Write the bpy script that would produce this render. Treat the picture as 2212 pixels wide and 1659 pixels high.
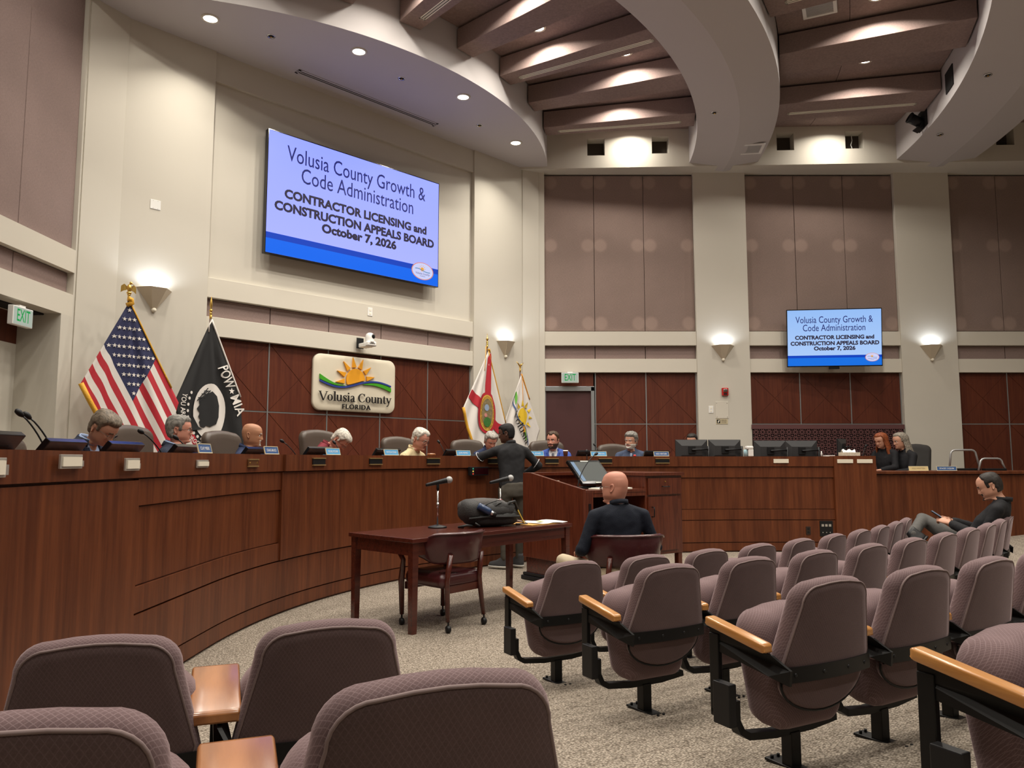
import bpy, bmesh, math, random
from math import sin, cos, pi, radians as RAD, degrees, atan2, hypot, sqrt
from mathutils import Vector, Matrix, noise as MN
random.seed(7)
for _o in list(bpy.data.objects): bpy.data.objects.remove(_o)
S = bpy.context.scene
COL = S.collection

# ---------------------------------------------------------------- camera, world, exposure, lights
cam_d = bpy.data.cameras.new('camera'); cam = bpy.data.objects.new('camera', cam_d); COL.objects.link(cam)
cam_d.sensor_fit = 'HORIZONTAL'; cam_d.sensor_width = 36.0; cam_d.lens = 26.97
cam_d.clip_start = 0.02; cam_d.clip_end = 200
cam.location = (0, 0, 1.40); cam.rotation_euler = (RAD(90 + 5.60), 0, 0)
S.camera = cam
W = bpy.data.worlds.new('world'); S.world = W; W.use_nodes = True
W.node_tree.nodes['Background'].inputs[0].default_value = (0.9, 0.86, 0.8, 1)
W.node_tree.nodes['Background'].inputs[1].default_value = 0.0
S.view_settings.view_transform = 'Standard'; S.view_settings.look = 'None'
S.view_settings.exposure = 0.0; S.view_settings.gamma = 1.0; S.view_settings.use_curve_mapping = False

O2 = Vector((-5.35, 14.93))            # centre of the ceiling rings and of the seat rows
D2 = Vector((3.75, 5.85))              # centre of the dais curve
Z_SOFFIT, Z_DECK, Z_BEAM = 7.12, 7.84, 7.49
def polar(R, deg, z=0.0, c=O2): return Vector((c.x + R*cos(RAD(deg)), c.y + R*sin(RAD(deg)), z))

LAMP_SOFFIT = [(5.62, a) for a in (-75.4, -55.4, -35.5, -15.4)]
LAMP_DECK = [(7.0, -34.9), (7.88, -24.8), (7.0, -54.8), (7.88, -64.8), (7.5, -44.9), (7.5, -15.3), (7.4, -75.0), (7.7, -5.9), (7.7, -84.1)]
LAMP_OUTER = [(11.5, a) for a in (-15.5, -24.6, -35.2, -45.0, -54.8, -64.6, -74.4, -5.6, -84.4)]
LAMP_BACK = [(15.6, a) for a in (-20, -29, -38, -47, -56, -65, -74, -82)] + [(18.6, a) for a in (-30, -42, -54, -66)]
def down_light(loc, watts, size, spread, col):
    d = bpy.data.lights.new('downlight_lamp', 'AREA'); d.shape = 'DISK'; d.size = size
    d.energy = watts; d.spread = RAD(spread); d.color = col
    o = bpy.data.objects.new('downlight_lamp', d); COL.objects.link(o); o.location = loc
    return o
E_SOFFIT, E_DECK, E_OUTER, E_BACK = 24, 60, 70, 66
WARM = (1.0, 0.93, 0.82)
for R, a in LAMP_SOFFIT: down_light(polar(R, a, Z_SOFFIT - .012), E_SOFFIT, .17, 115, WARM)
for R, a in LAMP_DECK: down_light(polar(R, a, Z_DECK - .03), E_DECK*(.45 if a > -7 or a < -83 else 1), .17, 150, WARM)
for R, a in LAMP_OUTER: down_light(polar(R, a, Z_DECK - .03), E_OUTER*(.45 if a > -7 or a < -83 else 1.08), .17, 150, WARM)
for R, a in LAMP_BACK: down_light(polar(R, a, Z_DECK - .03), E_BACK, .17, 150, WARM)
# ---------------------------------------------------------------- object helpers
def put(o, parent=None):
    COL.objects.link(o)
    if parent is not None: o.parent = parent
    return o
def tag(o, label=None, cat=None, group=None, kind=None):
    if label: o['label'] = label
    if cat: o['category'] = cat
    if group: o['group'] = group
    if kind: o['kind'] = kind
    return o
def empty(name, loc=(0,0,0), rz=0.0, label=None, cat=None, group=None, kind=None):
    o = bpy.data.objects.new(name, None); o.empty_display_size = .1
    o.location = loc; o.rotation_euler = (0, 0, rz)
    put(o); return tag(o, label, cat, group, kind)
def kids(o): return [c for c in COL.objects if c.parent == o]
def copy_tree(o, parent=None):
    c = o.copy(); COL.objects.link(c)
    if parent is not None: c.parent = parent
    for ch in list(o.children): copy_tree(ch, c)
    return c

class MB:
    """collects shapes, then links them as ONE mesh object"""
    def __init__(self): self.v=[]; self.f=[]; self.m=[]; self.s=[]; self.uv={}
    def add(self, vs, fs, m=0, smooth=False, M=None):
        b=len(self.v)
        self.v += [tuple(M@Vector(p)) if M is not None else tuple(p) for p in vs]
        for f in fs: self.f.append([i+b for i in f]); self.m.append(m); self.s.append(smooth)
        return self
    def box(self, c, s, m=0, M=None, R=None):
        x,y,z=s[0]/2,s[1]/2,s[2]/2
        vs=[Vector((i*x,j*y,k*z)) for k in(-1,1) for j in(-1,1) for i in(-1,1)]
        if R is not None: vs=[R@p for p in vs]
        vs=[p+Vector(c) for p in vs]
        return self.add(vs,[(0,2,3,1),(4,5,7,6),(0,1,5,4),(2,6,7,3),(0,4,6,2),(1,3,7,5)],m,False,M)
    def bb(self,x0,x1,y0,y1,z0,z1,m=0,M=None):
        return self.box(((x0+x1)/2,(y0+y1)/2,(z0+z1)/2),(x1-x0,y1-y0,z1-z0),m,M)
    def prism(self, poly, d0, d1, m=0, M=None, smooth=False):
        """poly in (x,z), extruded along y d0..d1"""
        n=len(poly); vs=[(p[0],d0,p[1]) for p in poly]+[(p[0],d1,p[1]) for p in poly]
        fs=[list(range(n)),list(range(2*n-1,n-1,-1))]
        self.add(vs,fs,m,False,M); b=len(self.v)-2*n
        for i in range(n):
            j=(i+1)%n; self.f.append([b+i,b+i+n,b+j+n,b+j]); self.m.append(m); self.s.append(smooth)
        return self
    def grid(self, rows, m=0, smooth=True, close_u=False, close_v=False, M=None):
        nu=len(rows); nv=len(rows[0]); vs=[p for r in rows for p in r]; fs=[]
        for i in range(nu if close_u else nu-1):
            for j in range(nv if close_v else nv-1):
                a=i*nv+j; b=i*nv+(j+1)%nv; c=((i+1)%nu)*nv+(j+1)%nv; d=((i+1)%nu)*nv+j
                fs.append((a,b,c,d))
        return self.add(vs,fs,m,smooth,M)
    def tube(self, path, r, seg=8, m=0, caps=True, M=None, smooth=True):
        P=[Vector(p) for p in path]; n=len(P)
        rs=r if isinstance(r,(list,tuple)) else [r]*n
        rows=[]; up=None
        for i in range(n):
            t=(P[min(i+1,n-1)]-P[max(i-1,0)]); t=t.normalized() if t.length>1e-9 else Vector((0,0,1))
            if up is None:
                up=Vector((0,0,1)) if abs(t.z)<.9 else Vector((1,0,0))
            a=t.cross(up)
            a=a.normalized() if a.length>1e-6 else t.orthogonal().normalized()
            b=a.cross(t).normalized(); up=b
            rows.append([P[i]+(a*cos(2*pi*k/seg)+b*sin(2*pi*k/seg))*rs[i] for k in range(seg)])
        b0=len(self.v); self.grid(rows,m,smooth,False,True,M)
        if caps:
            self.f.append(list(range(b0,b0+seg))[::-1]); self.m.append(m); self.s.append(False)
            e=b0+(n-1)*seg; self.f.append(list(range(e,e+seg))); self.m.append(m); self.s.append(False)
        return self
    def lathe(self, prof, seg=20, m=0, M=None, smooth=True, a0=0, a1=2*pi):
        """prof: list of (r,z)"""
        full=abs(a1-a0-2*pi)<1e-6
        k=seg if full else seg+1
        rows=[[(r*cos(a0+(a1-a0)*i/seg),r*sin(a0+(a1-a0)*i/seg),z) for i in range(k)] for r,z in prof]
        return self.grid(rows,m,smooth,False,full,M)
    def ball(self, c, r, seg=14, rings=9, m=0, M=None, R=None):
        rx,ry,rz=(r,r,r) if not isinstance(r,(tuple,list)) else r
        rows=[]
        for i in range(rings+1):
            t=-pi/2+pi*i/rings; row=[]
            for k in range(seg):
                p=Vector((rx*cos(t)*cos(2*pi*k/seg),ry*cos(t)*sin(2*pi*k/seg),rz*sin(t)))
                if R is not None: p=R@p
                row.append(p+Vector(c))
            rows.append(row)
        return self.grid(rows,m,True,False,True,M)
    def build(self, name, mats, parent=None, bevel=0.0, seg=2, fix=True, loc=None, merge=True, angle=40, M=None):
        me=bpy.data.meshes.new(name); me.from_pydata(self.v,[],self.f)
        mats=mats if isinstance(mats,(list,tuple)) else [mats]
        for mm in mats: me.materials.append(mm)
        me.polygons.foreach_set('material_index',self.m); me.polygons.foreach_set('use_smooth',self.s)
        if merge or fix:
            bm=bmesh.new(); bm.from_mesh(me)
            if merge: bmesh.ops.remove_doubles(bm,verts=bm.verts,dist=1e-5)
            if fix: bmesh.ops.recalc_face_normals(bm,faces=bm.faces)
            bm.to_mesh(me); bm.free()
        me.update()
        o=bpy.data.objects.new(name,me); put(o,parent)
        if loc is not None: o.location=loc
        if M is not None: o.matrix_local=M
        if bevel>0:
            b=o.modifiers.new('bevel','BEVEL'); b.width=bevel; b.segments=seg; b.limit_method='ANGLE'; b.angle_limit=RAD(angle); b.harden_normals=False
        return o
def frame(o, xdir, out):
    """local x along the wall, local y into the wall, z up"""
    return Matrix(((xdir[0],out[0],0,o[0]),(xdir[1],out[1],0,o[1]),(0,0,1,0 if len(o)<3 else o[2]),(0,0,0,1)))
def look(loc, rz=0, rx=0, ry=0):
    return Matrix.Translation(Vector(loc))@Matrix.Rotation(rz,4,'Z')@Matrix.Rotation(ry,4,'Y')@Matrix.Rotation(rx,4,'X')

def text(s, size, M, mat, parent, ext=0.0, align='CENTER', name='lettering', sx=1.0, off=0.0, spacing=1.0, fit=None, post=None):
    """text in the local xz plane of M, facing -y"""
    c=bpy.data.curves.new('t','FONT'); c.body=s; c.size=size; c.extrude=ext; c.align_x=align; c.align_y='CENTER'
    c.space_line=1.0; c.offset=off; c.resolution_u=3; c.space_character=spacing
    t=bpy.data.objects.new('t',c); COL.objects.link(t)
    dg=bpy.context.evaluated_depsgraph_get(); dg.update()
    me=bpy.data.meshes.new_from_object(t.evaluated_get(dg))
    bpy.data.objects.remove(t); bpy.data.curves.remove(c)
    if fit:
        xs=[v.co.x for v in me.vertices]; sx=fit/(max(xs)-min(xs))
    me.transform(Matrix.Rotation(pi/2,4,'X')@Matrix.Diagonal((sx,1,1,1)))
    if post:
        for v in me.vertices: v.co=post(v.co)
    me.materials.clear(); me.materials.append(mat); me.name=name
    o=bpy.data.objects.new(name,me); put(o,parent); o.matrix_local=M
    return o

# ---------------------------------------------------------------- materials
MAT={}
def _m(name):
    m=bpy.data.materials.new(name); m.use_nodes=True; MAT[name]=m
    return m, m.node_tree.nodes, m.node_tree.links, m.node_tree.nodes['Principled BSDF']
def srgb(r,g,b):
    f=lambda c:(c/255/12.92 if c/255<=.04045 else ((c/255+.055)/1.055)**2.4)
    return (f(r),f(g),f(b))
def N(ns,t,**k):
    n=ns.new(t)
    for a,b in k.items():
        if a in('inputs',):
            for i,v in b.items(): n.inputs[i].default_value=v
        else: setattr(n,a,b)
    return n
def plain(name, col, rough=.5, metal=0.0, spec=.5, var=0.0, vscale=6.0, bump=0.0, bscale=60.0, coat=0.0):
    """colour with soft procedural mottling and a fine relief"""
    m,ns,ln,p=_m(name)
    p.inputs['Roughness'].default_value=rough; p.inputs['Metallic'].default_value=metal
    p.inputs['Specular IOR Level'].default_value=spec; p.inputs['Coat Weight'].default_value=coat
    p.inputs['Base Color'].default_value=(*col,1)
    tc=N(ns,'ShaderNodeTexCoord')
    v=var if var>0 else .04
    nz=N(ns,'ShaderNodeTexNoise',inputs={'Scale':vscale,'Detail':3.0}); ln.new(tc.outputs['Object'],nz.inputs['Vector'])
    mr=N(ns,'ShaderNodeMapRange',inputs={'To Min':1-v,'To Max':1+v}); ln.new(nz.outputs[0],mr.inputs[0])
    mx=N(ns,'ShaderNodeMix',data_type='RGBA',blend_type='MULTIPLY'); mx.inputs[0].default_value=1
    mx.inputs[6].default_value=(*col,1); ln.new(mr.outputs[0],mx.inputs[7]); ln.new(mx.outputs[2],p.inputs['Base Color'])
    if bump>0:
        nb=N(ns,'ShaderNodeTexNoise',inputs={'Scale':bscale,'Detail':2.0}); ln.new(tc.outputs['Object'],nb.inputs['Vector'])
        bp=N(ns,'ShaderNodeBump',inputs={'Strength':bump,'Distance':.01}); ln.new(nb.outputs[0],bp.inputs['Height']); ln.new(bp.outputs[0],p.inputs['Normal'])
    return m
def glow(name, col, strength=1.0):
    m,ns,ln,p=_m(name); p.inputs['Base Color'].default_value=(0,0,0,1); p.inputs['Specular IOR Level'].default_value=.2
    p.inputs['Emission Color'].default_value=(*col,1); p.inputs['Emission Strength'].default_value=strength
    return m
def wood(name, c1, c2, rough=.32, axis='Z', scale=1.0, coat=.25, streak=30.0, cath=1.0, coords='Object'):
    """stained veneer: long streaks along the grain and cathedral rings"""
    m,ns,ln,p=_m(name); p.inputs['Roughness'].default_value=rough; p.inputs['Coat Weight'].default_value=coat; p.inputs['Coat Roughness'].default_value=.2; p.inputs['Specular IOR Level'].default_value=.35
    tc=N(ns,'ShaderNodeTexCoord'); mp=N(ns,'ShaderNodeMapping')
    src=tc.outputs['UV' if coords=='UV' else 'Object']; ln.new(src,mp.inputs['Vector'])
    s=[scale]*3
    i='XYZ'.index(axis); s[i]*=.06
    mp.inputs['Scale'].default_value=s
    n1=N(ns,'ShaderNodeTexNoise',inputs={'Scale':streak,'Detail':6.0,'Roughness':.62}); ln.new(mp.outputs[0],n1.inputs['Vector'])
    n2=N(ns,'ShaderNodeTexNoise',inputs={'Scale':3.2,'Detail':2.0}); ln.new(mp.outputs[0],n2.inputs['Vector'])
    w=N(ns,'ShaderNodeMath',operation='MULTIPLY',inputs={1:26.0}); ln.new(n2.outputs[0],w.inputs[0])
    sn=N(ns,'ShaderNodeMath',operation='SINE'); ln.new(w.outputs[0],sn.inputs[0])
    a=N(ns,'ShaderNodeMath',operation='MULTIPLY_ADD',inputs={1:.12*cath,2:0.0}); ln.new(sn.outputs[0],a.inputs[0])
    ad=N(ns,'ShaderNodeMath',operation='ADD'); ln.new(n1.outputs[0],ad.inputs[0]); ln.new(a.outputs[0],ad.inputs[1])
    cr=N(ns,'ShaderNodeValToRGB'); cr.color_ramp.elements[0].position=.28; cr.color_ramp.elements[1].position=.75
    cr.color_ramp.elements[0].color=(*c1,1); cr.color_ramp.elements[1].color=(*c2,1)
    ln.new(ad.outputs[0],cr.inputs[0]); ln.new(cr.outputs[0],p.inputs['Base Color'])
    bp=N(ns,'ShaderNodeBump',inputs={'Strength':.06,'Distance':.01}); ln.new(n1.outputs[0],bp.inputs['Height']); ln.new(bp.outputs[0],p.inputs['Normal'])
    return m
def weave(name, c1, c2, scale=260.0, rough=.9, spots=None, sheen=0.0):
    """acoustic cloth: fine two-way thread, optional rows of pale glue stains"""
    m,ns,ln,p=_m(name); p.inputs['Roughness'].default_value=rough; p.inputs['Specular IOR Level'].default_value=.15
    p.inputs['Sheen Weight'].default_value=sheen
    tc=N(ns,'ShaderNodeTexCoord')
    vals=[]
    for sc in ((1,1,.12),(.12,.12,1)):
        mp=N(ns,'ShaderNodeMapping'); mp.inputs['Scale'].default_value=sc; ln.new(tc.outputs['Object'],mp.inputs['Vector'])
        nz=N(ns,'ShaderNodeTexNoise',inputs={'Scale':scale,'Detail':2.0}); ln.new(mp.outputs[0],nz.inputs['Vector']); vals.append(nz.outputs[0])
    ad=N(ns,'ShaderNodeMath',operation='ADD'); ln.new(vals[0],ad.inputs[0]); ln.new(vals[1],ad.inputs[1])
    mr=N(ns,'ShaderNodeMapRange',inputs={'From Min':.7,'From Max':1.3}); ln.new(ad.outputs[0],mr.inputs[0])
    big=N(ns,'ShaderNodeTexNoise',inputs={'Scale':.9,'Detail':3.0}); ln.new(tc.outputs['Object'],big.inputs['Vector'])
    mx=N(ns,'ShaderNodeMix',data_type='RGBA'); mx.inputs[6].default_value=(*c1,1); mx.inputs[7].default_value=(*c2,1); ln.new(mr.outputs[0],mx.inputs[0])
    br=N(ns,'ShaderNodeMapRange',inputs={'From Min':.3,'From Max':.7,'To Min':.9,'To Max':1.1}); ln.new(big.outputs[0],br.inputs[0])
    m2=N(ns,'ShaderNodeMix',data_type='RGBA',blend_type='MULTIPLY'); m2.inputs[0].default_value=1
    ln.new(mx.outputs[2],m2.inputs[6]); ln.new(br.outputs[0],m2.inputs[7])
    out=m2.outputs[2]
    if spots:
        # object origin sits at the panel's lower middle; stains in rows at given heights, two columns near the edges
        sx=N(ns,'ShaderNodeSeparateXYZ'); ln.new(tc.outputs['Object'],sx.inputs[0])
        ab=N(ns,'ShaderNodeMath',operation='ABSOLUTE'); ln.new(sx.outputs[0],ab.inputs[0])
        dx=N(ns,'ShaderNodeMath',operation='SUBTRACT',inputs={1:spots['x']}); ln.new(ab.outputs[0],dx.inputs[0])
        dx2=N(ns,'ShaderNodeMath',operation='POWER',inputs={1:2.0}); 
        dxa=N(ns,'ShaderNodeMath',operation='ABSOLUTE'); ln.new(dx.outputs[0],dxa.inputs[0]); ln.new(dxa.outputs[0],dx2.inputs[0])
        acc=None
        for z in spots['z']:
            dz=N(ns,'ShaderNodeMath',operation='SUBTRACT',inputs={1:z}); ln.new(sx.outputs[2],dz.inputs[0])
            da=N(ns,'ShaderNodeMath',operation='ABSOLUTE'); ln.new(dz.outputs[0],da.inputs[0])
            d2=N(ns,'ShaderNodeMath',operation='POWER',inputs={1:2.0}); ln.new(da.outputs[0],d2.inputs[0])
            sm=N(ns,'ShaderNodeMath',operation='ADD'); ln.new(dx2.outputs[0],sm.inputs[0]); ln.new(d2.outputs[0],sm.inputs[1])
            sq=N(ns,'ShaderNodeMath',operation='SQRT'); ln.new(sm.outputs[0],sq.inputs[0])
            k=N(ns,'ShaderNodeMapRange',interpolation_type='SMOOTHSTEP',inputs={'From Min':.09,'From Max':.16,'To Min':1.0,'To Max':0.0}); ln.new(sq.outputs[0],k.inputs[0])
            if acc is None: acc=k.outputs[0]
            else:
                mm=N(ns,'ShaderNodeMath',operation='MAXIMUM'); ln.new(acc,mm.inputs[0]); ln.new(k.outputs[0],mm.inputs[1]); acc=mm.outputs[0]
        sc=N(ns,'ShaderNodeMath',operation='MULTIPLY',inputs={1:spots['amt']}); ln.new(acc,sc.inputs[0])
        m3=N(ns,'ShaderNodeMix',data_type='RGBA'); ln.new(sc.outputs[0],m3.inputs[0]); ln.new(out,m3.inputs[6]); m3.inputs[7].default_value=(*spots['col'],1)
        out=m3.outputs[2]
    ln.new(out,p.inputs['Base Color'])
    bp=N(ns,'ShaderNodeBump',inputs={'Strength':.15,'Distance':.004}); ln.new(ad.outputs[0],bp.inputs['Height']); ln.new(bp.outputs[0],p.inputs['Normal'])
    return m
def hatch(name, c_base, c_line, scale=42.0, rough=.85, width=.12):
    """seat cloth woven with a small raised diamond"""
    m,ns,ln,p=_m(name); p.inputs['Roughness'].default_value=rough; p.inputs['Specular IOR Level'].default_value=.2
    p.inputs['Sheen Weight'].default_value=.35; p.inputs['Sheen Roughness'].default_value=.4
    p.inputs['Sheen Tint'].default_value=(.9,.72,.74,1)
    tc=N(ns,'ShaderNodeTexCoord'); sx=N(ns,'ShaderNodeSeparateXYZ'); ln.new(tc.outputs['Object'],sx.inputs[0])
    yz=N(ns,'ShaderNodeMath',operation='ADD'); ln.new(sx.outputs[1],yz.inputs[0]); ln.new(sx.outputs[2],yz.inputs[1])
    ls=[]
    for sg in (1,-1):
        k=N(ns,'ShaderNodeMath',operation='MULTIPLY',inputs={1:1.25*sg}); ln.new(sx.outputs[0],k.inputs[0])
        a=N(ns,'ShaderNodeMath',operation='ADD'); ln.new(k.outputs[0],a.inputs[0]); ln.new(yz.outputs[0],a.inputs[1])
        s=N(ns,'ShaderNodeMath',operation='MULTIPLY',inputs={1:scale}); ln.new(a.outputs[0],s.inputs[0])
        fr=N(ns,'ShaderNodeMath',operation='FRACT'); ln.new(s.outputs[0],fr.inputs[0])
        lt=N(ns,'ShaderNodeMath',operation='LESS_THAN',inputs={1:width}); ln.new(fr.outputs[0],lt.inputs[0]); ls.append(lt.outputs[0])
    mxl=N(ns,'ShaderNodeMath',operation='MAXIMUM'); ln.new(ls[0],mxl.inputs[0]); ln.new(ls[1],mxl.inputs[1])
    nz=N(ns,'ShaderNodeTexNoise',inputs={'Scale':300.0,'Detail':2.0}); ln.new(tc.outputs['Object'],nz.inputs['Vector'])
    big=N(ns,'ShaderNodeTexNoise',inputs={'Scale':5.0,'Detail':3.0}); ln.new(tc.outputs['Object'],big.inputs['Vector'])
    ad=N(ns,'ShaderNodeMath',operation='ADD'); ln.new(nz.outputs[0],ad.inputs[0]); ln.new(big.outputs[0],ad.inputs[1])
    br=N(ns,'ShaderNodeMapRange',inputs={'From Min':.6,'From Max':1.4,'To Min':.8,'To Max':1.2}); ln.new(ad.outputs[0],br.inputs[0])
    mx=N(ns,'ShaderNodeMix',data_type='RGBA'); mx.inputs[6].default_value=(*c_base,1); mx.inputs[7].default_value=(*c_line,1); ln.new(mxl.outputs[0],mx.inputs[0])
    m2=N(ns,'ShaderNodeMix',data_type='RGBA',blend_type='MULTIPLY'); m2.inputs[0].default_value=1; ln.new(mx.outputs[2],m2.inputs[6]); ln.new(br.outputs[0],m2.inputs[7])
    ln.new(m2.outputs[2],p.inputs['Base Color'])
    bp=N(ns,'ShaderNodeBump',inputs={'Strength':.25,'Distance':.002}); ln.new(mxl.outputs[0],bp.inputs['Height']); ln.new(bp.outputs[0],p.inputs['Normal'])
    return m
def carpet(name):
    m,ns,ln,p=_m(name); p.inputs['Roughness'].default_value=.95; p.inputs['Specular IOR Level'].default_value=.1
    tc=N(ns,'ShaderNodeTexCoord'); mp=N(ns,'ShaderNodeMapping'); ln.new(tc.outputs['Object'],mp.inputs['Vector'])
    mp.inputs['Rotation'].default_value=(0,0,RAD(22)); mp.inputs['Scale'].default_value=(1,1.7,1)
    vo=N(ns,'ShaderNodeTexVoronoi',inputs={'Scale':85.0,'Randomness':.8}); ln.new(mp.outputs[0],vo.inputs['Vector'])
    nz=N(ns,'ShaderNodeTexNoise',inputs={'Scale':75.0,'Detail':3.0}); ln.new(tc.outputs['Object'],nz.inputs['Vector'])
    cr=N(ns,'ShaderNodeValToRGB'); e=cr.color_ramp.elements
    e[0].position=0.05; e[0].color=(.60,.525,.435,1); e[1].position=.66; e[1].color=(.15,.122,.095,1)
    ln.new(vo.outputs['Distance'],cr.inputs[0])
    hs=N(ns,'ShaderNodeMapRange',inputs={'From Min':.3,'From Max':.7,'To Min':.62,'To Max':1.3}); ln.new(nz.outputs[0],hs.inputs[0])
    m2=N(ns,'ShaderNodeMix',data_type='RGBA',blend_type='MULTIPLY'); m2.inputs[0].default_value=1
    ln.new(cr.outputs[0],m2.inputs[6]); ln.new(hs.outputs[0],m2.inputs[7]); ln.new(m2.outputs[2],p.inputs['Base Color'])
    bp=N(ns,'ShaderNodeBump',invert=True,inputs={'Strength':.8,'Distance':.006}); ln.new(vo.outputs['Distance'],bp.inputs['Height']); ln.new(bp.outputs[0],p.inputs['Normal'])
    return m

PAINT=plain('cream_wall_paint',(.56,.525,.455),.75,spec=.25,var=.02,vscale=1.2)
PAINT2=plain('cream_trim_paint',(.60,.56,.48),.7,spec=.25,var=.02,vscale=1.2)
CEILP=plain('pale_ceiling_paint',(.49,.46,.455),.8,spec=.2,var=.015,vscale=1.5)
FAB=weave('mauve_acoustic_cloth',(.215,.155,.140),(.29,.215,.195))
FABS=weave('stained_mauve_acoustic_cloth',(.215,.155,.135),(.29,.215,.185),spots=dict(x=.37,z=[.16,1.72,3.0],amt=.5,col=(.40,.295,.25)))
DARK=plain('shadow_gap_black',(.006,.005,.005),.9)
WOODP=wood('cherry_wall_veneer',(.070,.014,.007),(.125,.031,.013),.42,coat=.04,cath=.5)
WOODD=wood('cherry_dais_veneer',(.075,.018,.006),(.150,.042,.014),.40,coat=.06,cath=.8,coords='Object')
WOODL=wood('striped_mahogany_veneer',(.055,.011,.006),(.15,.036,.016),.3,coat=.3,streak=55,cath=0.3)
WOODT=wood('dark_mahogany_table_wood',(.05,.010,.007),(.095,.020,.012),.22,axis='X',coat=.6,cath=.3)
OAK=wood('honey_oak',(.36,.145,.035),(.52,.25,.075),.3,axis='Y',coat=.5,streak=40)
WALNUT=wood('figured_walnut',(.22,.075,.022),(.42,.175,.062),.28,axis='Y',coat=.6,streak=16,cath=2.0)
ALU=plain('satin_aluminium',(.42,.44,.45),.35,.8)
SEATM=hatch('mauve_diamond_seat_cloth',(.135,.088,.090),(.200,.140,.145),scale=70,width=.15)
SEATB=hatch('mauve_plain_seat_back_cloth',(.100,.066,.065),(.122,.083,.083),scale=70,width=.15)
SEAM=plain('mauve_seam_piping',(.20,.145,.14),.8)
BLK=plain('black_powder_coat',(.006,.006,.006),.42,var=.1,spec=.25)
BLKP=plain('black_plastic',(.009,.009,.010),.45,spec=.3)
BLKG=plain('glossy_black_plastic',(.006,.006,.007),.12)
CHROME=plain('chrome',(.62,.62,.62),.18,1.0)
BRASS=plain('polished_brass',(.72,.45,.13),.25,1.0)
GOLD=plain('gilded_metal',(.80,.52,.14),.3,1.0)
LEATH=plain('taupe_leather',(.070,.050,.038),.42,var=.1,vscale=3,bump=.15,bscale=180)
BURG=plain('burgundy_leather',(.055,.010,.012),.3,var=.2,vscale=5,bump=.1,bscale=120,coat=.25)
WHITE=plain('white_plastic',(.78,.77,.74),.4)
CARD=plain('ivory_card',(.80,.75,.62),.6)
LAMPON=glow('lit_lamp_lens',(1,.93,.80),9.0)
CARPET=carpet('beige_loop_carpet')
# ---------------------------------------------------------------- floor
_FZ=[(0,0),(10.9,0),(11.37,.0),(12.31,.093),(13.34,.172),(14.37,.285),(15.5,.36),(30,.5)]
def floor_z(R):
    for (r0,z0),(r1,z1) in zip(_FZ,_FZ[1:]):
        if R<=r1: return z0+(z1-z0)*(R-r0)/(r1-r0)
    return .5
def fz(x,y): return floor_z(hypot(x-O2.x,y-O2.y))
mb=MB(); rows=[]
Rs=[0,4,8,10.9,11.37,11.8,12.31,12.8,13.34,13.8,14.37,15,15.5,17,20,24]
for R in Rs: rows.append([tuple(polar(max(R,.01),a))[:2]+(floor_z(R),) for a in range(-100,12,4)])
mb.grid(rows,0,True)
floor=mb.build('floor',CARPET,fix=False,merge=False); tag(floor,'beige loop-pile carpet floor rising gently under the seats','floor',kind='structure')
del floor['category']; 

# ---------------------------------------------------------------- walls
FR=frame((0,14.8),(1,0),(0,1))                     # far wall
FL=frame((.34,14.8),(-.70711,-.70711),(-.70711,.70711))  # wall behind the dais
FX=frame((-5.22,9.58),(0,-1),(-1,0))               # wall at the far left
def struct(o, label): o['label']=label; o['kind']='structure'; return o
def fbox(F,x0,x1,d0,d1,z0,z1,name,mat,parent,bevel=0.0):
    return MB().bb(x0,x1,d0,d1,z0,z1,M=F).build(name,mat,parent,bevel=bevel)
def cloth_panel(F,x0,x1,d0,d1,z0,z1,mat,parent,g=.004):
    """origin at the panel's lower middle so that the stains sit where they sit"""
    c=(x0+x1)/2; M=F@Matrix.Translation((c,d0,z0)); w=(x1-x0)/2-g
    return MB().bb(-w,w,0,d1-d0,g,z1-z0-g).build('fabric_panel',mat,parent,bevel=.006,M=M)
def x_panel(F,x0,x1,z0,z1,d0,d1,parent,mat=None,cross=True):
    """square veneer panel scored corner to corner: four wedges with open joints"""
    g=.0035; e=.011; mb=MB()
    x0+=e;x1-=e;z0+=e;z1-=e; cx,cz=(x0+x1)/2,(z0+z1)/2
    if cross:
        P=[(x0,z0),(x1,z0),(x1,z1),(x0,z1)]
        for i in range(4):
            a,b=P[i],P[(i+1)%4]; mx,mz=(a[0]+b[0]+cx)/3,(a[1]+b[1]+cz)/3
            tri=[]
            for q in (a,b,(cx,cz)):
                v=Vector((q[0]-mx,q[1]-mz)); tri.append((q[0],q[1]))
            # shrink away from the two diagonals only
            n=Vector((mx-cx,mz-cz)).normalized()*g*1.6
            t=Vector((b[0]-a[0],b[1]-a[1])).normalized()*g*1.6
            tri=[(a[0]+t.x,a[1]+t.y),(b[0]-t.x,b[1]-t.y),(cx+n.x,cz+n.y)]
            mb.prism(tri,d0,d1,M=F)
        mb.bb(x0,x1,d0+.006,d1,z0,z1,M=F)
    else: mb.bb(x0,x1,d0,d1,z0,z1,M=F)
    return mb.build('wood_panel',mat or WOODP,parent)

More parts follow.
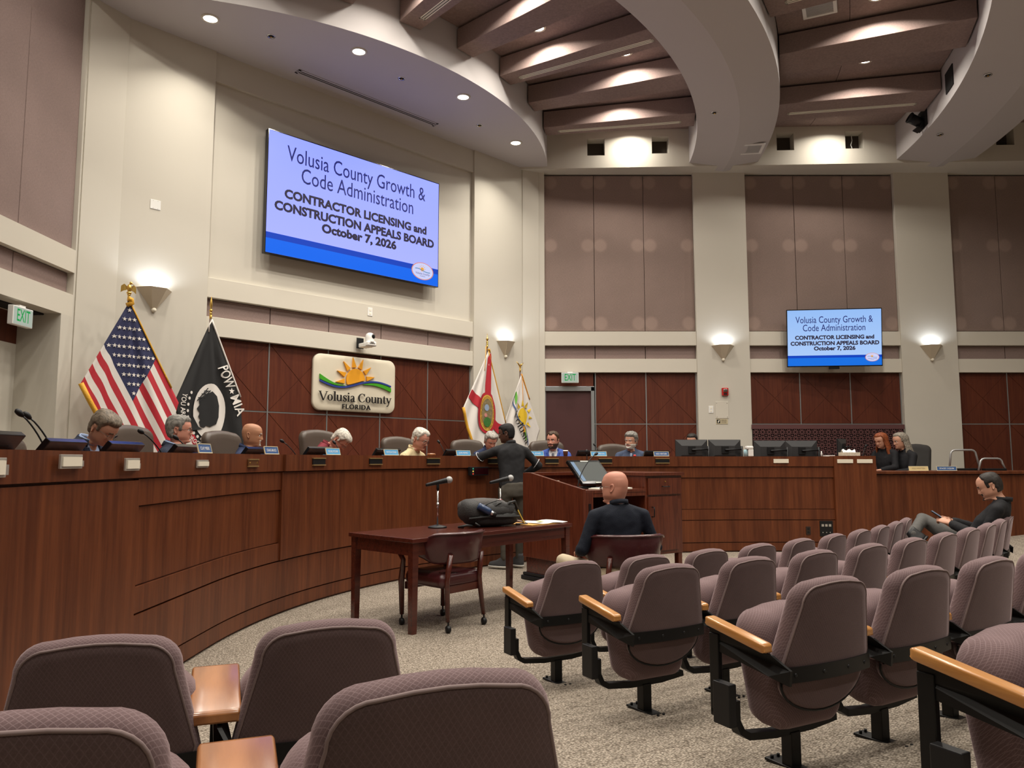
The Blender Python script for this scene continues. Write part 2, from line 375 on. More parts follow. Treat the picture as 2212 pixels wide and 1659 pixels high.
def bay_lower(F,x0,x1,n,parent,d=.0,skip=(),zs=(0.0,1.08,2.08,3.08)):
    """trim, cloth strip, trim, veneer panels with metal reveals"""
    w=(x1-x0)/n
    fbox(F,x0,x1,.02+d,.2,3.08,3.345,'lower_trim',PAINT2,parent,.004)
    fbox(F,x0,x1,.02+d,.2,3.61,3.885,'upper_trim',PAINT2,parent,.004)
    for i in range(n):
        cloth_panel(F,x0+i*w,x0+(i+1)*w,.10,.2,3.345,3.61,FAB,parent,.006)
        for k in range(3):
            if (i,k) in skip: continue
            x_panel(F,x0+i*w,x0+(i+1)*w,zs[k],zs[k+1],.10,.19,parent)
    for i in range(0,n+1):
        if i==0 or i==n:
            xx=x0+.012 if i==0 else x1-.012
            fbox(F,xx-.01,xx+.01,.09,.2,0,3.08,'mullion',ALU,parent)
        else: fbox(F,x0+i*w-.009,x0+i*w+.009,.095,.2,0,3.08,'mullion',ALU,parent)
    fbox(F,x0,x1,.105,.2,2.071,2.089,'mullion',ALU,parent)

# far wall -------------------------------------------------------
wr=struct(MB().bb(-.2,17,.2,.4,0,8.2,M=FR).build('wall_right',DARK),'far wall of cream pilasters, mauve cloth and veneer panels')
fbox(FR,-.02,.64,0,.2,0,7.3,'pilaster',PAINT,wr)
for a,b in ((3.60,4.63),(7.585,8.68),(11.62,12.7),(15.6,17)): fbox(FR,a,b,0,.2,0,7.3,'pilaster',PAINT,wr,.004)
BAYS=((.64,3.60),(4.63,7.585),(8.68,11.62),(12.7,15.6))
for bi,(a,b) in enumerate(BAYS):
    w=(b-a)/3
    for i in range(3): cloth_panel(FR,a+i*w,a+(i+1)*w,.08,.2,3.90,7.05,FABS,wr)
    fbox(FR,a,b,.06,.2,7.075,7.3,'head_trim',PAINT,wr)
    bay_lower(FR,a,b,3,wr,skip=((0,0),(0,1),(0,2)) if bi==0 else ())
# door in the first bay
door=struct(MB().bb(.645,1.535,.10,.15,0,2.72,M=FR).build('door_1',plain('maroon_door_paint',(.062,.020,.020),.45)),'plain maroon door under the exit sign in the far wall')
fbox(FR,1.535,1.60,.05,.2,0,2.80,'door_frame',ALU,door,.003); fbox(FR,.645,1.60,.05,.2,2.72,2.81,'door_frame',ALU,door,.003)
MB().tube([FR@Vector((1.44,.10,1.12)),FR@Vector((1.44,.04,1.12))],.03,12).build('door_knob',ALU,door)
x_panel(FR,.645,1.60,2.81,3.08,.10,.19,wr,cross=False)
# upper wall over the far wall, leaning in towards the right, with square niches
UA=Vector((.30,14.60)); UB=Vector((12.5,14.06)); ud=(UB-UA).normalized()
FU=frame((UA.x,UA.y),(ud.x,ud.y),(-ud.y,ud.x))
zu0,zu1=7.125,7.9; L=(UB-UA).length
niches=[(1.18,7.33,1.52,7.67),(2.44,7.35,2.77,7.69),(4.85,7.37,5.18,7.72),(6.16,7.38,6.51,7.73),(9.0,7.4,9.34,7.74)]
up=MB(); x=-.3
for (a,z0,b,z1) in niches:
    up.bb(x,a,0,.28,zu0,zu1,M=FU); up.bb(a,b,0,.28,zu0,z0,M=FU); up.bb(a,b,0,.28,z1,zu1,M=FU); x=b
up.bb(x,L,0,.28,zu0,zu1,M=FU)
uw=up.build('upper_wall',PAINT,wr)
MB().bb(-.3,L,.0,.9,7.08,zu0,M=FU).build('upper_wall_soffit',PAINT,wr)
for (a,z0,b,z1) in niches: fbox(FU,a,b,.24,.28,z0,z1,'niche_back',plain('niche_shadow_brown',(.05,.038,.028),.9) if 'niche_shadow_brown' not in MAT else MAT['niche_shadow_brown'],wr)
MB().tube([FU@Vector(p) for p in ((6.36,.2,7.73),(6.35,.15,7.6),(6.31,.12,7.5),(6.33,.1,7.40))],.008,6).build('hanging_cable',WHITE,wr)

# wall behind the dais --------------------------------------------
wl=struct(MB().bb(-.3,8.2,.2,.4,0,8.2,M=FL).build('wall_left',DARK),'cream wall behind the dais carrying the big screen')
fbox(FL,-.02,1.46,0,.2,0,7.3,'pilaster',PAINT,wl,.003); fbox(FL,6.36,7.86,0,.2,0,7.3,'pilaster',PAINT,wl,.003)
fbox(FL,1.46,6.36,.03,.2,6.70,7.3,'header',PAINT,wl,.004)
fbox(FL,1.46,6.36,.09,.2,3.885,6.70,'recessed_panel',PAINT,wl)
bay_lower(FL,1.46,6.36,5,wl)
# wall at the far left -----------------------------------------------
wx=struct(MB().bb(-.4,.80,.2,.4,0,8.2,M=FX).bb(.80,3.4,.62,.8,0,3.2,M=FX).bb(.80,1.02,.2,.4,3.06,8.2,M=FX).bb(1.02,14,.2,.4,3.06,8.2,M=FX).bb(3.4,14,.2,.4,0,3.1,M=FX).build('wall_far_left',DARK),'mauve and cream wall at the far left beside the exit')
fbox(FX,-.02,.60,0,.2,0,7.3,'pilaster',PAINT,wx)
fbox(FX,.60,.82,.0,.62,0,3.08,'alcove_side',PAINT,wx); fbox(FX,.60,3.6,0,.62,3.08,3.345,'alcove_head',PAINT2,wx)
fbox(FX,3.40,3.6,.0,.62,0,3.08,'alcove_side',PAINT,wx)
fbox(FX,.60,3.6,0,.2,3.61,3.885,'upper_trim',PAINT2,wx)
for i in range(3):
    w=1.0
    cloth_panel(FX,.60+i*w,.60+(i+1)*w,.08,.2,3.345,3.61,FAB,wx,.006); cloth_panel(FX,.60+i*w,.60+(i+1)*w,.05,.2,3.9,7.6,FAB,wx)
fbox(FX,3.6,4.65,0,.2,0,7.3,'pilaster',PAINT,wx)
fbox(FX,4.65,14,.05,.2,0,3.08,'wood_panel',WOODP,wx); fbox(FX,4.65,14,.08,.2,3.08,7.6,'fabric_panel',FAB,wx)
d2=struct(MB().bb(1.62,2.6,.52,.57,0,2.62,M=FX).build('door_2',MAT['maroon_door_paint']),'door under the exit sign at the far left')
fbox(FX,1.50,1.62,.44,.6,0,2.72,'door_frame',PAINT2,d2,.004); fbox(FX,1.50,2.72,.44,.6,2.62,2.72,'door_frame',PAINT2,d2,.004); fbox(FX,2.60,2.72,.44,.6,0,2.72,'door_frame',PAINT2,d2,.004)
fbox(FX,.82,3.4,.50,.6,2.72,3.08,'transom_panel',WOODP,wx); fbox(FX,.82,1.50,.50,.62,0,2.72,'alcove_back',PAINT,wx)
# corner chamfers
for P,Q,nm in (((-4.98,9.48),(-5.22,9.02),'a'),((.52,14.8),(.20,14.66),'b')):
    a,b=Vector(P),Vector(Q); dd=(b-a).normalized(); nn=Vector((-dd.y,dd.x)); 
    if nn.dot(Vector((4,6))-a)<0: nn=-nn
    mb=MB(); pts=[a+nn*.015,b+nn*.015,b-nn*.15,a-nn*.15]
    mb.add([(p.x,p.y,0) for p in pts]+[(p.x,p.y,7.3) for p in pts],[(0,1,2,3),(4,5,6,7),(0,1,5,4),(1,2,6,5),(2,3,7,6),(3,0,4,7)]).build('corner_facet',PAINT,wl)
# the walls behind the photographer, plain
wb=struct(MB().bb(-6,18,-6.2,-6,0,8.2).build('wall_back',PAINT),'plain wall at the back of the room')
ws=struct(MB().bb(16.6,16.8,-6,15.2,0,8.2).build('wall_side',PAINT),'plain side wall of the room')

# ---------------------------------------------------------------- ceiling
ceil=struct(MB().bb(-9,18,-6.2,18,7.90,8.1).build('ceiling',DARK),'fabric ceiling between curved cream soffits and radial beams')
def arc_solid(prof,a0,a1,name,mat,parent,step=1.5,smooth=True):
    n=max(2,int(abs(a1-a0)/step)); rows=[]
    for i in range(n+1):
        a=a0+(a1-a0)*i/n; rows.append([polar(r,a,z) for r,z in prof])
    mb=MB(); k=len(prof)
    for j in range(k):                      # each facet its own strip so that its edges stay sharp
        mb.grid([[r[j],r[(j+1)%k]] for r in rows],0,smooth)
    mb.add([tuple(p) for p in rows[0]],[list(range(k))]); mb.add([tuple(p) for p in rows[-1]],[list(range(k))])
    return mb.build(name,mat,parent,merge=False,fix=False)
arc_solid([(.2,Z_SOFFIT),(6.05,Z_SOFFIT),(6.05,7.9),(.2,7.9)],-96,4,'curved_soffit',CEILP,ceil)
arc_solid([(8.82,7.15),(9.52,7.06),(10.14,7.15),(10.14,7.9),(8.82,7.9)],-96,-1.5,'ring_beam',CEILP,ceil)
arc_solid([(12.78,7.15),(13.62,7.06),(14.25,7.15),(14.25,7.9),(12.78,7.9)],-96,-2.0,'ring_beam',CEILP,ceil)
BA=[-45+4.9+9.8*i for i in range(-5,4)]
def beam(a,R0,R1,vent):
    h0,h1=1.62,1.85
    def edge(R,s,z): 
        t=(R-6)/(12.8-6); return polar(R,a+s*(h0+(h1-h0)*min(t*1.6,1)),z)
    mb=MB()
    lo=[edge(R0+.01,-1,Z_BEAM),edge(R1-.01,-1,Z_BEAM),edge(R1-.01,1,Z_BEAM),edge(R0+.01,1,Z_BEAM)]
    hi=[Vector((p.x,p.y,7.80)) for p in lo]
    mb.add(lo+hi,[(0,1,2,3),(4,5,6,7),(0,1,5,4),(1,2,6,5),(2,3,7,6),(3,0,4,7)])
    b=mb.build('ceiling_beam',FAB,ceil,bevel=.008)
    if vent:
        va=a+.35; w=.045; q=[]; base=polar(R0+.25,va,Z_BEAM-.003); end=polar(R1-.25,va,Z_BEAM-.003); t=(end-base).normalized(); s=Vector((-t.y,t.x,0))
        m2=MB()
        for o1,o2,mi in ((-1,-.62,0),(-.30,-.06,0),(.06,.30,0),(.62,1,0)):
            pts=[base+s*w*o1,end+s*w*o1,end+s*w*o2,base+s*w*o2]
            m2.add([tuple(p) for p in pts]+[(p.x,p.y,p.z+.01) for p in pts],[(0,1,2,3),(4,5,6,7),(0,1,5,4),(1,2,6,5),(2,3,7,6),(3,0,4,7)],0)
        for e in (base,end-t*.03):
            pts=[e-s*w,e+s*w,e+s*w+t*.03,e-s*w+t*.03]
            m2.add([tuple(p) for p in pts]+[(p.x,p.y,p.z+.01) for p in pts],[(0,1,2,3),(4,5,6,7),(0,1,5,4),(1,2,6,5),(2,3,7,6),(3,0,4,7)],0)
        pts=[base-s*w*.9,end-s*w*.9,end+s*w*.9,base+s*w*.9]
        m2.add([(p.x,p.y,p.z+.0025) for p in pts],[(0,1,2,3)],1)
        m2.build('slot_diffuser',[CARD,DARK],b,fix=False)
for i,a in enumerate(BA):
    beam(a,6.06,8.81,i in (8,6,4,2)); beam(a,10.15,12.77,i in (8,6,4,2))
# fabric sheets of the deck between the beams
for i in range(len(BA)+1):
    a0=-94 if i==0 else BA[i-1]; a1=2 if i==len(BA) else BA[i]
    for R0,R1 in ((6.06,8.81),(10.15,11.15),(11.15,12.77)):
        n=4; rows=[[polar(R0+.004,a0+(a1-a0)*k/n,Z_DECK) for k in range(n+1)],[polar(R1-.004,a0+(a1-a0)*k/n,Z_DECK) for k in range(n+1)]]
        top=[[Vector((p.x,p.y,p.z+.03)) for p in r] for r in rows]
        mb=MB(); mb.grid(rows,0,False); mb.grid(top,0,False)
        mb.grid([rows[0],top[0]],0,False); mb.grid([rows[1],top[1]],0,False)
        mb.build('fabric_panel',FAB,ceil)
arc_solid([(14.27,Z_DECK),(26,Z_DECK),(26,7.9),(14.27,7.9)],-110,12,'rear_deck',FAB,ceil,step=6)

# ---------------------------------------------------------------- ceiling fittings
def ceil_light(p,label,group,ring=PAINT2):
    t=empty('downlight',p,0,label,'light',group)
    MB().lathe([(.088,-.012),(.105,-.014),(.118,-.006),(.118,.02),(.088,.02)],28).build('trim_ring',ring,t)
    MB().lathe([(.001,-.004),(.088,-.004)],28).build('lens',LAMPON,t,fix=False)
    return t
sl=['downlight in the curved soffit nearest the left corner','downlight in the curved soffit above the left edge of the big screen','downlight in the curved soffit above the right edge of the big screen','downlight in the curved soffit nearest the far corner']
for (R,a),l in zip(LAMP_SOFFIT,sl): ceil_light(polar(R,a,Z_SOFFIT),l,'downlights in the curved soffit')
for i,(R,a) in enumerate(LAMP_DECK): ceil_light(polar(R,a,Z_DECK-.004),['round downlight half hidden by a fabric beam, nearer the top edge','round downlight half hidden by a fabric beam, nearer the middle ring'][i] if i<2 else 'round downlight between the inner fabric beams, out of sight','downlights between the inner beams')
for i,(R,a) in enumerate(LAMP_OUTER): ceil_light(polar(R,a,Z_DECK-.004),['bright round downlight between two outer fabric beams','round downlight cut by the top edge of the picture'][i] if i<2 else 'round downlight between the outer fabric beams, out of sight','downlights between the outer beams')
for i,(R,a) in enumerate(LAMP_BACK): ceil_light(polar(R,a,Z_DECK-.004),'round downlight over the rear of the room, out of sight','downlights over the rear seats')
def sprinkler(p,label):
    t=empty('sprinkler_head',p,0,label,'sprinkler','recessed sprinklers in the ceiling soffits')
    MB().lathe([(.038,-.002),(.052,-.008),(.058,0),(.058,.004),(.038,.004)],20).build('escutcheon',CHROME,t)
    MB().lathe([(.001,-.001),(.04,-.001)],16).build('recess',DARK,t,fix=False)
    MB().tube([(0,0,0),(0,0,-.018)],.010,8).box((0,0,-.02),(.034,.008,.003)).build('deflector',BRASS,t)
for (R,a,z),l in zip(((5.43,-67.5,Z_SOFFIT),(5.33,-46.3,Z_SOFFIT),(5.28,-24.9,Z_SOFFIT),(9.12,-17.4,7.11),(13.08,-17.7,7.11),(13.05,-8.2,7.11)),
    ('sprinkler head beside the soffit downlight nearest the left corner','sprinkler head in the soffit over the middle of the big screen','sprinkler head in the soffit next to the far corner downlight','sprinkler head under the middle ceiling ring','sprinkler head under the right ceiling ring, nearer','sprinkler head under the right ceiling ring, beside the stage light')):
    sprinkler(polar(R,a,z-.001),l)
# long slot in the soffit
A=Vector((-3.18,10.84,Z_SOFFIT-.002)); B=Vector((-1.305,12.69,Z_SOFFIT-.002)); t=(B-A).normalized(); s=Vector((-t.y,t.x,0))
sd=empty('slot_diffuser',(A+B)/2,0,'long slot diffuser in the curved soffit above the big screen','air vent')
c=(A+B)/2; hl=(B-A).length/2
m1=MB(); m2=MB()
for a0,a1,b0,b1 in ((-hl,hl,-.07,-.035),(-hl,hl,.035,.07),(-hl,hl,-.008,.008),(-hl,-hl+.04,-.07,.07),(hl-.04,hl,-.07,.07)):
    m1.box(((a0+a1)/2,(b0+b1)/2,-.003),(a1-a0,b1-b0,.006))
m2.box((0,0,-.0005),(2*hl-.02,.12,.001))
M=Matrix.Rotation(atan2(t.y,t.x),4,'Z')
m1.build('vent_frame',CEILP,sd,M=M); m2.build('vent_slot',DARK,sd,M=M)
def grille(p,rz,label,tilt=0.0):
    g=empty('ceiling_grille',p,rz,label,'air vent')
    Mt=Matrix.Rotation(tilt,4,'Y')
    mb=MB()
    for x0,x1,y0,y1 in ((-.23,.23,-.23,-.18),(-.23,.23,.18,.23),(-.23,-.18,-.18,.18),(.18,.23,-.18,.18)): mb.bb(x0,x1,y0,y1,-.02,.0)
    mb.build('grille_frame',WHITE,g,M=Mt,bevel=.004)
    mb=MB()
    for k in range(13): mb.box((0,-.17+.34*k/12,-.008),(.36,.02,.004))
    mb.build('grille_slats',plain('grille_grey',(.42,.41,.40),.6) if 'grille_grey' not in MAT else MAT['grille_grey'],g,M=Mt)
grille(polar(9.83,-7.4,7.105),RAD(-7.4),'square return grille on the underside of the middle ring')
grille(polar(10.75,-25.0,Z_DECK-.004),RAD(-25),'square grille in the fabric ceiling at the top edge')
# ---------------------------------------------------------------- the dais
R_D=6.0; S_STR=4.35; S_ARC=R_D*pi/2
def dpos(s, off=0.0):
    """point on the dais front; off > 0 towards the audience"""
    if s<S_STR: return Vector((D2.x-R_D+off, 1.5+s, 0)), Vector((1,0,0))
    if s<S_STR+S_ARC:
        a=pi-(s-S_STR)/R_D; n=Vector((-cos(a),-sin(a),0)); return Vector((D2.x+R_D*cos(a),D2.y+R_D*sin(a),0))+n*off, n
    return Vector((D2.x+(s-S_STR-S_ARC), D2.y+R_D-off, 0)), Vector((0,-1,0))
def s_ang(deg): return S_STR+(180-deg)*pi/180*R_D
def swept(s0,s1,z0,z1,o0,o1,mb=None,step=.12):
    mb=mb or MB(); n=max(1,int((s1-s0)/step)); prof=[(o1,z0),(o1,z1),(o0,z1),(o0,z0)]
    rows=[]
    for i in range(n+1):
        s=s0+(s1-s0)*i/n; r=[]
        for o,z in prof:
            p,_=dpos(s,o); r.append((p.x,p.y,z))
        rows.append(r)
    for j in range(4): mb.grid([[r[j],r[(j+1)%4]] for r in rows],0,j in(0,2))
    mb.add(rows[0],[(0,1,2,3)]); mb.add(rows[-1],[(0,1,2,3)])
    return mb
def sw(name,s0,s1,z0,z1,o0,o1,parent,mat=WOODD): return swept(s0,s1,z0,z1,o0,o1).build(name,mat,parent,merge=False,fix=True)
dais=empty('dais',(D2.x-R_D,D2.y,0),0,'long curved council dais of red-brown wood with panelled front','dais')
DI=Matrix.Translation((D2.x-R_D,D2.y,0)).inverted()
s1a=3.15; s1b=s_ang(168.1); s2b=s_ang(101.9); s3b=S_STR+S_ARC+(4.93-3.75); s4b=S_STR+S_ARC+(5.57-3.75)
_old=len(COL.objects)
g=.006
parts=[]
parts.append(sw('carcass',0,s4b-.02,0,1.40,-.10,-.022,dais))
parts.append(sw('base_rail',s1a,s3b,0.02,.145-g,-.05,.0,dais)); parts.append(sw('lower_rail',s1a,s3b,.145+g,.48-g,-.05,.006,dais))
for a,b in ((s1a,s1b),(s2b,s3b)):
    parts.append(sw('bottom_rail',a,b,.48+g,.645-g,-.05,.006,dais)); parts.append(sw('recessed_panel',a,b,.645+.002,1.12-g,-.05,-.012,dais)); parts.append(sw('top_rail',a,b,1.12+.002,1.288-g,-.05,.004,dais))
parts.append(sw('front_panel',s1b,s2b,.48+g,1.288-g,-.05,.018,dais))
parts.append(sw('front_panel',0,s1a,0.02,1.275,-.05,.012,dais))
parts.append(sw('top_band',0,s1b,1.288+.002,1.443,-.30,.022,dais)); parts.append(sw('top_band',s1b+.002,s2b-.002,1.288+.002,1.443,-.30,.045,dais)); parts.append(sw('top_band',s2b,s3b,1.288+.002,1.443,-.30,.022,dais))
parts.append(sw('end_pillar',s3b+.002,s4b,0.0,1.45,-.45,.05,dais))
parts.append(sw('work_surface',0,s4b-.02,1.17,1.205,-.95,-.30,dais)); parts.append(sw('kick_panel',0,s4b-.02,.46,1.17,-.92,-.90,dais))
for o in parts: o.data.transform(DI)
# raised platform for the members
plat=swept(0,s4b-.03,0,.45,-2.65,-.10).build('platform',CARPET,dais,merge=False); plat.data.transform(DI)

# lower staff desk at the right ------------------------------------------------
desk=empty('staff_desk',(7.5,12.3,0),0,'lower dark wood staff desk running off to the right of the dais','desk')
mb=MB().bb(-1.90,3.2,0,.04,.0,1.155); mb.build('front_panel',WOODD,desk)
MB().bb(-1.90,3.2,-.05,.75,1.165,1.215).build('worktop',WOODD,desk,bevel=.008)
MB().bb(-1.90,3.2,.70,.74,.3,1.165).build('back_panel',WOODD,desk)
MB().bb(-1.90,3.2,.78,2.35,0,.30).build('platform',CARPET,desk)

# ---- things along the dais ------------------------------------------------------
def dplace(s,off,z=0.0):
    """origin and heading of something standing on the dais; local +y points at the audience"""
    p,n=dpos(s,off); return Vector((p.x,p.y,z)), atan2(n.y,n.x)-pi/2
IVORY=plain('ivory_sign_plate',(.76,.70,.58),.5); SILV=plain('silver_frame',(.60,.58,.54),.3,.7); BRONZE=plain('bronze_plate',(.17,.075,.03),.4,.5); BRTRIM=plain('gold_anodised_trim',(.62,.44,.2),.35,.8)
def front_plate(s,off,z,w,h,kind,label):
    p,rz=dplace(s,off,z)
    t=empty('front_plate',p,rz,label,'nameplate holder','blank plates on the dais front')
    if kind=='card':
        MB().bb(-w/2,w/2,.0,.012,-h/2,h/2).build('holder',SILV,t,bevel=.002)
        MB().bb(-w/2+.012,w/2-.008,.012,.020,-h/2+.012,h/2-.012).build('card',IVORY,t)
    elif kind=='flag':
        MB().bb(-w/2,w/2,.022,.034,-h/2,h/2).build('holder',SILV,t,bevel=.002)
        MB().bb(-w/2+.012,w/2-.012,.034,.040,-h/2+.012,h/2-.012).build('card',IVORY,t)
        MB().bb(-w/2-.035,-w/2+.03,.002,.022,-h/2+.01,h/2-.03).build('bracket',SILV,t)
    elif kind=='bronze':
        MB().bb(-w/2,w/2,0,.012,-h/2,h/2).build('plate',BRONZE,t,bevel=.002)
        mb=MB()
        for x in(-w*.36,w*.36): mb.tube([(x,.010,0),(x,.016,0)],.008,8)
        mb.build('screws',BRASS,t)
        MB().bb(-w/2,w/2,.002,.018,-h/2-.006,-h/2+.004).bb(-w/2,w/2,.002,.018,h/2-.004,h/2+.006).build('rail',BRTRIM,t)
    elif kind=='black':
        MB().bb(-w/2,w/2,0,.012,-h/2,h/2).build('plate',BLKP,t)
        MB().bb(-w/2,w/2,0,.020,-h/2-.008,-h/2+.003).bb(-w/2,w/2,0,.020,h/2-.003,h/2+.008).build('rail',BRTRIM,t)
    elif kind=='white':
        MB().bb(-w/2,w/2,0,.012,-h/2,h/2).build('plate',IVORY,t,bevel=.002)
    return t

BW=.03
for s_,off,z,w,h,kind,l in ((1.765,.025,1.364,.16,.085,'flag','ivory plate on the dais front cut by the left picture edge'),(2.34,.025,1.388,.19,.07,'flag','largest ivory plate on the dais front, left of the panel edge'),(2.96,.025,1.37,.165,.072,'flag','squarish ivory plate on the dais front with a bracket showing'),
    (4.03,.024,1.367,.20,.055,'card','small flat ivory plate on the dais front below the second monitor gap'),(5.01,.024,1.369,.19,.055,'bronze','bare bronze plate with two screws on the dais front')):
    front_plate(s_,off,z,w,h,kind,l)
for i,(s_,l) in enumerate(((6.2,'black plate on the dais front below the nameplate of the man in maroon'),(7.24,'black plate on the dais front, left of the man in the yellow shirt'),(8.28,'black plate on the dais front below the man in the yellow shirt'),(9.37,'black plate on the dais front half hidden by the standing man'),(10.38,'black plate on the dais front below the man in the blue suit'),(11.3,'black plate on the dais front behind the lectern microphone'),(12.26,'black plate on the dais front left of the row of monitors'))):
    front_plate(s_,.047,1.376,.225,.062,'black',l)
front_plate(14.15,.024,1.372,.23,.06,'white','blank white plate on the dais front below the staff monitors')
front_plate(15.12,.052,1.370,.24,.058,'white','left blank white plate on the dais end pillar')
front_plate(15.42,.052,1.370,.235,.058,'white','right blank white plate on the dais end pillar')
# ---------------------------------------------------------------- auditorium seats
def rrect(w0,w1,z0,z1,r,rb=None,arch=0.0,n=7):
    """rounded outline in (x,z), counter-clockwise: w0 bottom width, w1 top width"""
    rb=r if rb is None else rb; P=[]
    def corner(cx,cz,rr,a0,a1):
        for i in range(n+1):
            a=a0+(a1-a0)*i/n; P.append((cx+rr*cos(a),cz+rr*sin(a)))
    corner(w0/2-rb,z0+rb,rb,-pi/2,0); corner(w1/2-r,z1-r,r,0,pi/2)
    for i in range(1,4): 
        t=i/4; x=(w1/2-r)*(1-2*t); P.append((x,z1+arch*(1-(x/(w1/2-r))**2)))
    corner(-w1/2+r,z1-r,r,pi/2,pi); corner(-w0/2+rb,z0+rb,rb,pi,1.5*pi)
    return P
def inset(P,d):
    n=len(P); Q=[]
    for i in range(n):
        a=Vector(P[i-1]); b=Vector(P[(i+1)%n]); t=(b-a)
        if t.length<1e-9: Q.append(P[i]); continue
        t.normalize(); Q.append((P[i][0]-t.y*d,P[i][1]+t.x*d))
    return Q
def densify(P,mx=.035):
    Q=[]
    for i,p in enumerate(P):
        q=P[(i+1)%len(P)]; L=hypot(q[0]-p[0],q[1]-p[1]); n=max(1,int(L/mx+.999))
        for k in range(n): Q.append((p[0]+(q[0]-p[0])*k/n,p[1]+(q[1]-p[1])*k/n))
    return Q
def pillow(P, layers, bend=0.0, lean=0.0, z0=0.0, mb=None, m=0, capm=None, tops=None):
    """outline P swept through layers (y, inset); bend = forward curl of the edges; lean = y shift per z"""
    mb=mb or MB(); rows=[]; P=densify(P)
    f=lambda x,y,z:(x,y+bend*x*x-lean*(z-z0),z)
    for y,d in layers:
        rows.append([f(x,y,z) for x,z in (inset(P,d) if d else P)])
    mb.grid(rows,m,True,False,True)
    for k,(rw,(y,d)) in enumerate(((rows[0],layers[0]),(rows[-1],layers[-1]))):
        n=len(rw); zs=[p[2] for p in rw]; cz=(min(zs)+max(zs))/2
        # concentric rings so that bend and puff stay smooth
        src=inset(P,d) if d else P
        prev=rw; ring=[rw]
        for s in (.86,.7,.54,.38,.22,.08):
            ring.append([f(x*s,y+(.0 if k==0 else .010)*(1-s)**2,cz+(z-cz)*s) for x,z in src])
        mb.grid(ring,m if capm is None or k==1 else capm,True,False,True)
        b=len(mb.v)-n; mb.f.append(list(range(b,b+n))); mb.m.append(m if capm is None or k==1 else capm); mb.s.append(True)
    return mb
def piping(P,y,r,bend,lean,z0):
    f=lambda x,z:(x,y+bend*x*x-lean*(z-z0),z)
    pts=[f(x,z) for x,z in P]+[f(*P[0])]
    return MB().tube(pts,r,5,caps=False)
BEND=.40; LEAN=.18
def make_seat():
    t=empty('auditorium_seat',(0,0,0))
    yb=-.235                                     # rear face of the back at the band
    OUT=rrect(.505,.395,.405,.772,.085,.03,.010)
    IN=inset(OUT,.020)
    bk=pillow(OUT,[(yb+.004,.024),(yb+.012,.012),(yb+.028,.003),(yb+.046,.0),(yb+.062,.004),(yb+.078,.016),(yb+.086,.034)],BEND,LEAN,.42).build('backrest',SEATM,t,fix=True)
    PN=rrect(.470,.360,.424,.756,.072,.05,.010)
    pillow(PN,[(yb-.004,.006),(yb-.001,.001),(yb+.01,.0)],BEND,LEAN,.42).build('back_panel',SEATB,bk)
    piping(PN,yb-.001,.0038,BEND,LEAN,.42).build('piping',SEAM,bk)
    AP=[( .225*cos(a), .40+ (.125*sin(a) if sin(a)<0 else 0)) for a in [pi+pi*i/16 for i in range(17)]]
    ap=pillow(AP,[(yb+.004,.006),(yb+.010,.0),(yb+.030,.0)],BEND,LEAN,.42).build('lower_back',SEATB,t)
    pts=[(x,yb+.012+BEND*x*x-LEAN*(z-.42),z-.004) for x,z in AP]
    MB().tube(pts,.0055,5).build('edge_trim',BLK,ap)
    # tipped-up seat pan
    PAN=rrect(.40,.46,.185,.632,.10,.085,.018)
    sp=pillow(PAN,[(-.135,.05),(-.125,.028),(-.105,.008),(-.08,.0),(-.02,.0),(.015,.010),(.035,.035),(.045,.07)],.10,-.10,.42).build('seat_pan',SEATM,t)
    piping(inset(PAN,.004),-.022,.003,.10,-.10,.42).build('piping',plain('dark_seam',(.06,.04,.04),.9) if 'dark_seam' not in MAT else MAT['dark_seam'],sp)
    # black strap wrapped round the back
    n=14; rows=[]
    for i in range(n+1):
        x=-.243+.486*i/n; y=yb-.010+BEND*x*x
        rows.append([(x,y,.402),(x,y-.008,.402),(x,y-.008,.458),(x,y,.458)])
    mb=MB()
    for j in range(4): mb.grid([[r[j],r[(j+1)%4]] for r in rows],0,True)
    bd=mb.build('band',BLK,t,merge=False)
    m2=MB()
    for x in (-.19,-.05,.09,.20):
        y=yb-.018+BEND*x*x; m2.ball((x,y,.43),(.008,.004,.008),8,5)
    m2.build('bolts',BLKP,bd)['kind']='stuff'
    # lower frame: beam that sweeps up at the left end, pedestal, foot plate
    fr=MB(); path=[(-.292,-.02,.30),(-.292,-.02,.225),(-.278,-.03,.185),(-.245,-.035,.165),(-.10,-.035,.150),(.10,-.035,.150),(.25,-.035,.165)]
    P=[Vector(p) for p in path]; rws=[]
    for i,p in enumerate(P):
        tt=(P[min(i+1,len(P)-1)]-P[max(i-1,0)]).normalized(); nn=Vector((-tt.z,0,tt.x))
        rws.append([p+Vector((0,sy*.022,0))+nn*sz*.014 for sy,sz in((-1,-1),(1,-1),(1,1),(-1,1))])
    for j in range(4): fr.grid([[r[j],r[(j+1)%4]] for r in rws],0,False)
    fr.add(rws[0],[(0,1,2,3)]); fr.add(rws[-1],[(0,1,2,3)])
    fr.build('support_beam',BLK,t)
    MB().bb(-.027,.027,-.062,-.008,.010,.145).build('pedestal',BLK,t,bevel=.003)
    fp=MB().bb(-.036,.036,-.195,.075,0,.012).build('foot_plate',BLK,t,bevel=.003)
    m3=MB()
    for y in (.05,-.165):
        for x in (-.018,.018): m3.tube([(x,y,.010),(x,y,.024)],.007,6)
    m3.build('bolts',BLK,fp)['kind']='stuff'
    arm(t,-1)
    return t
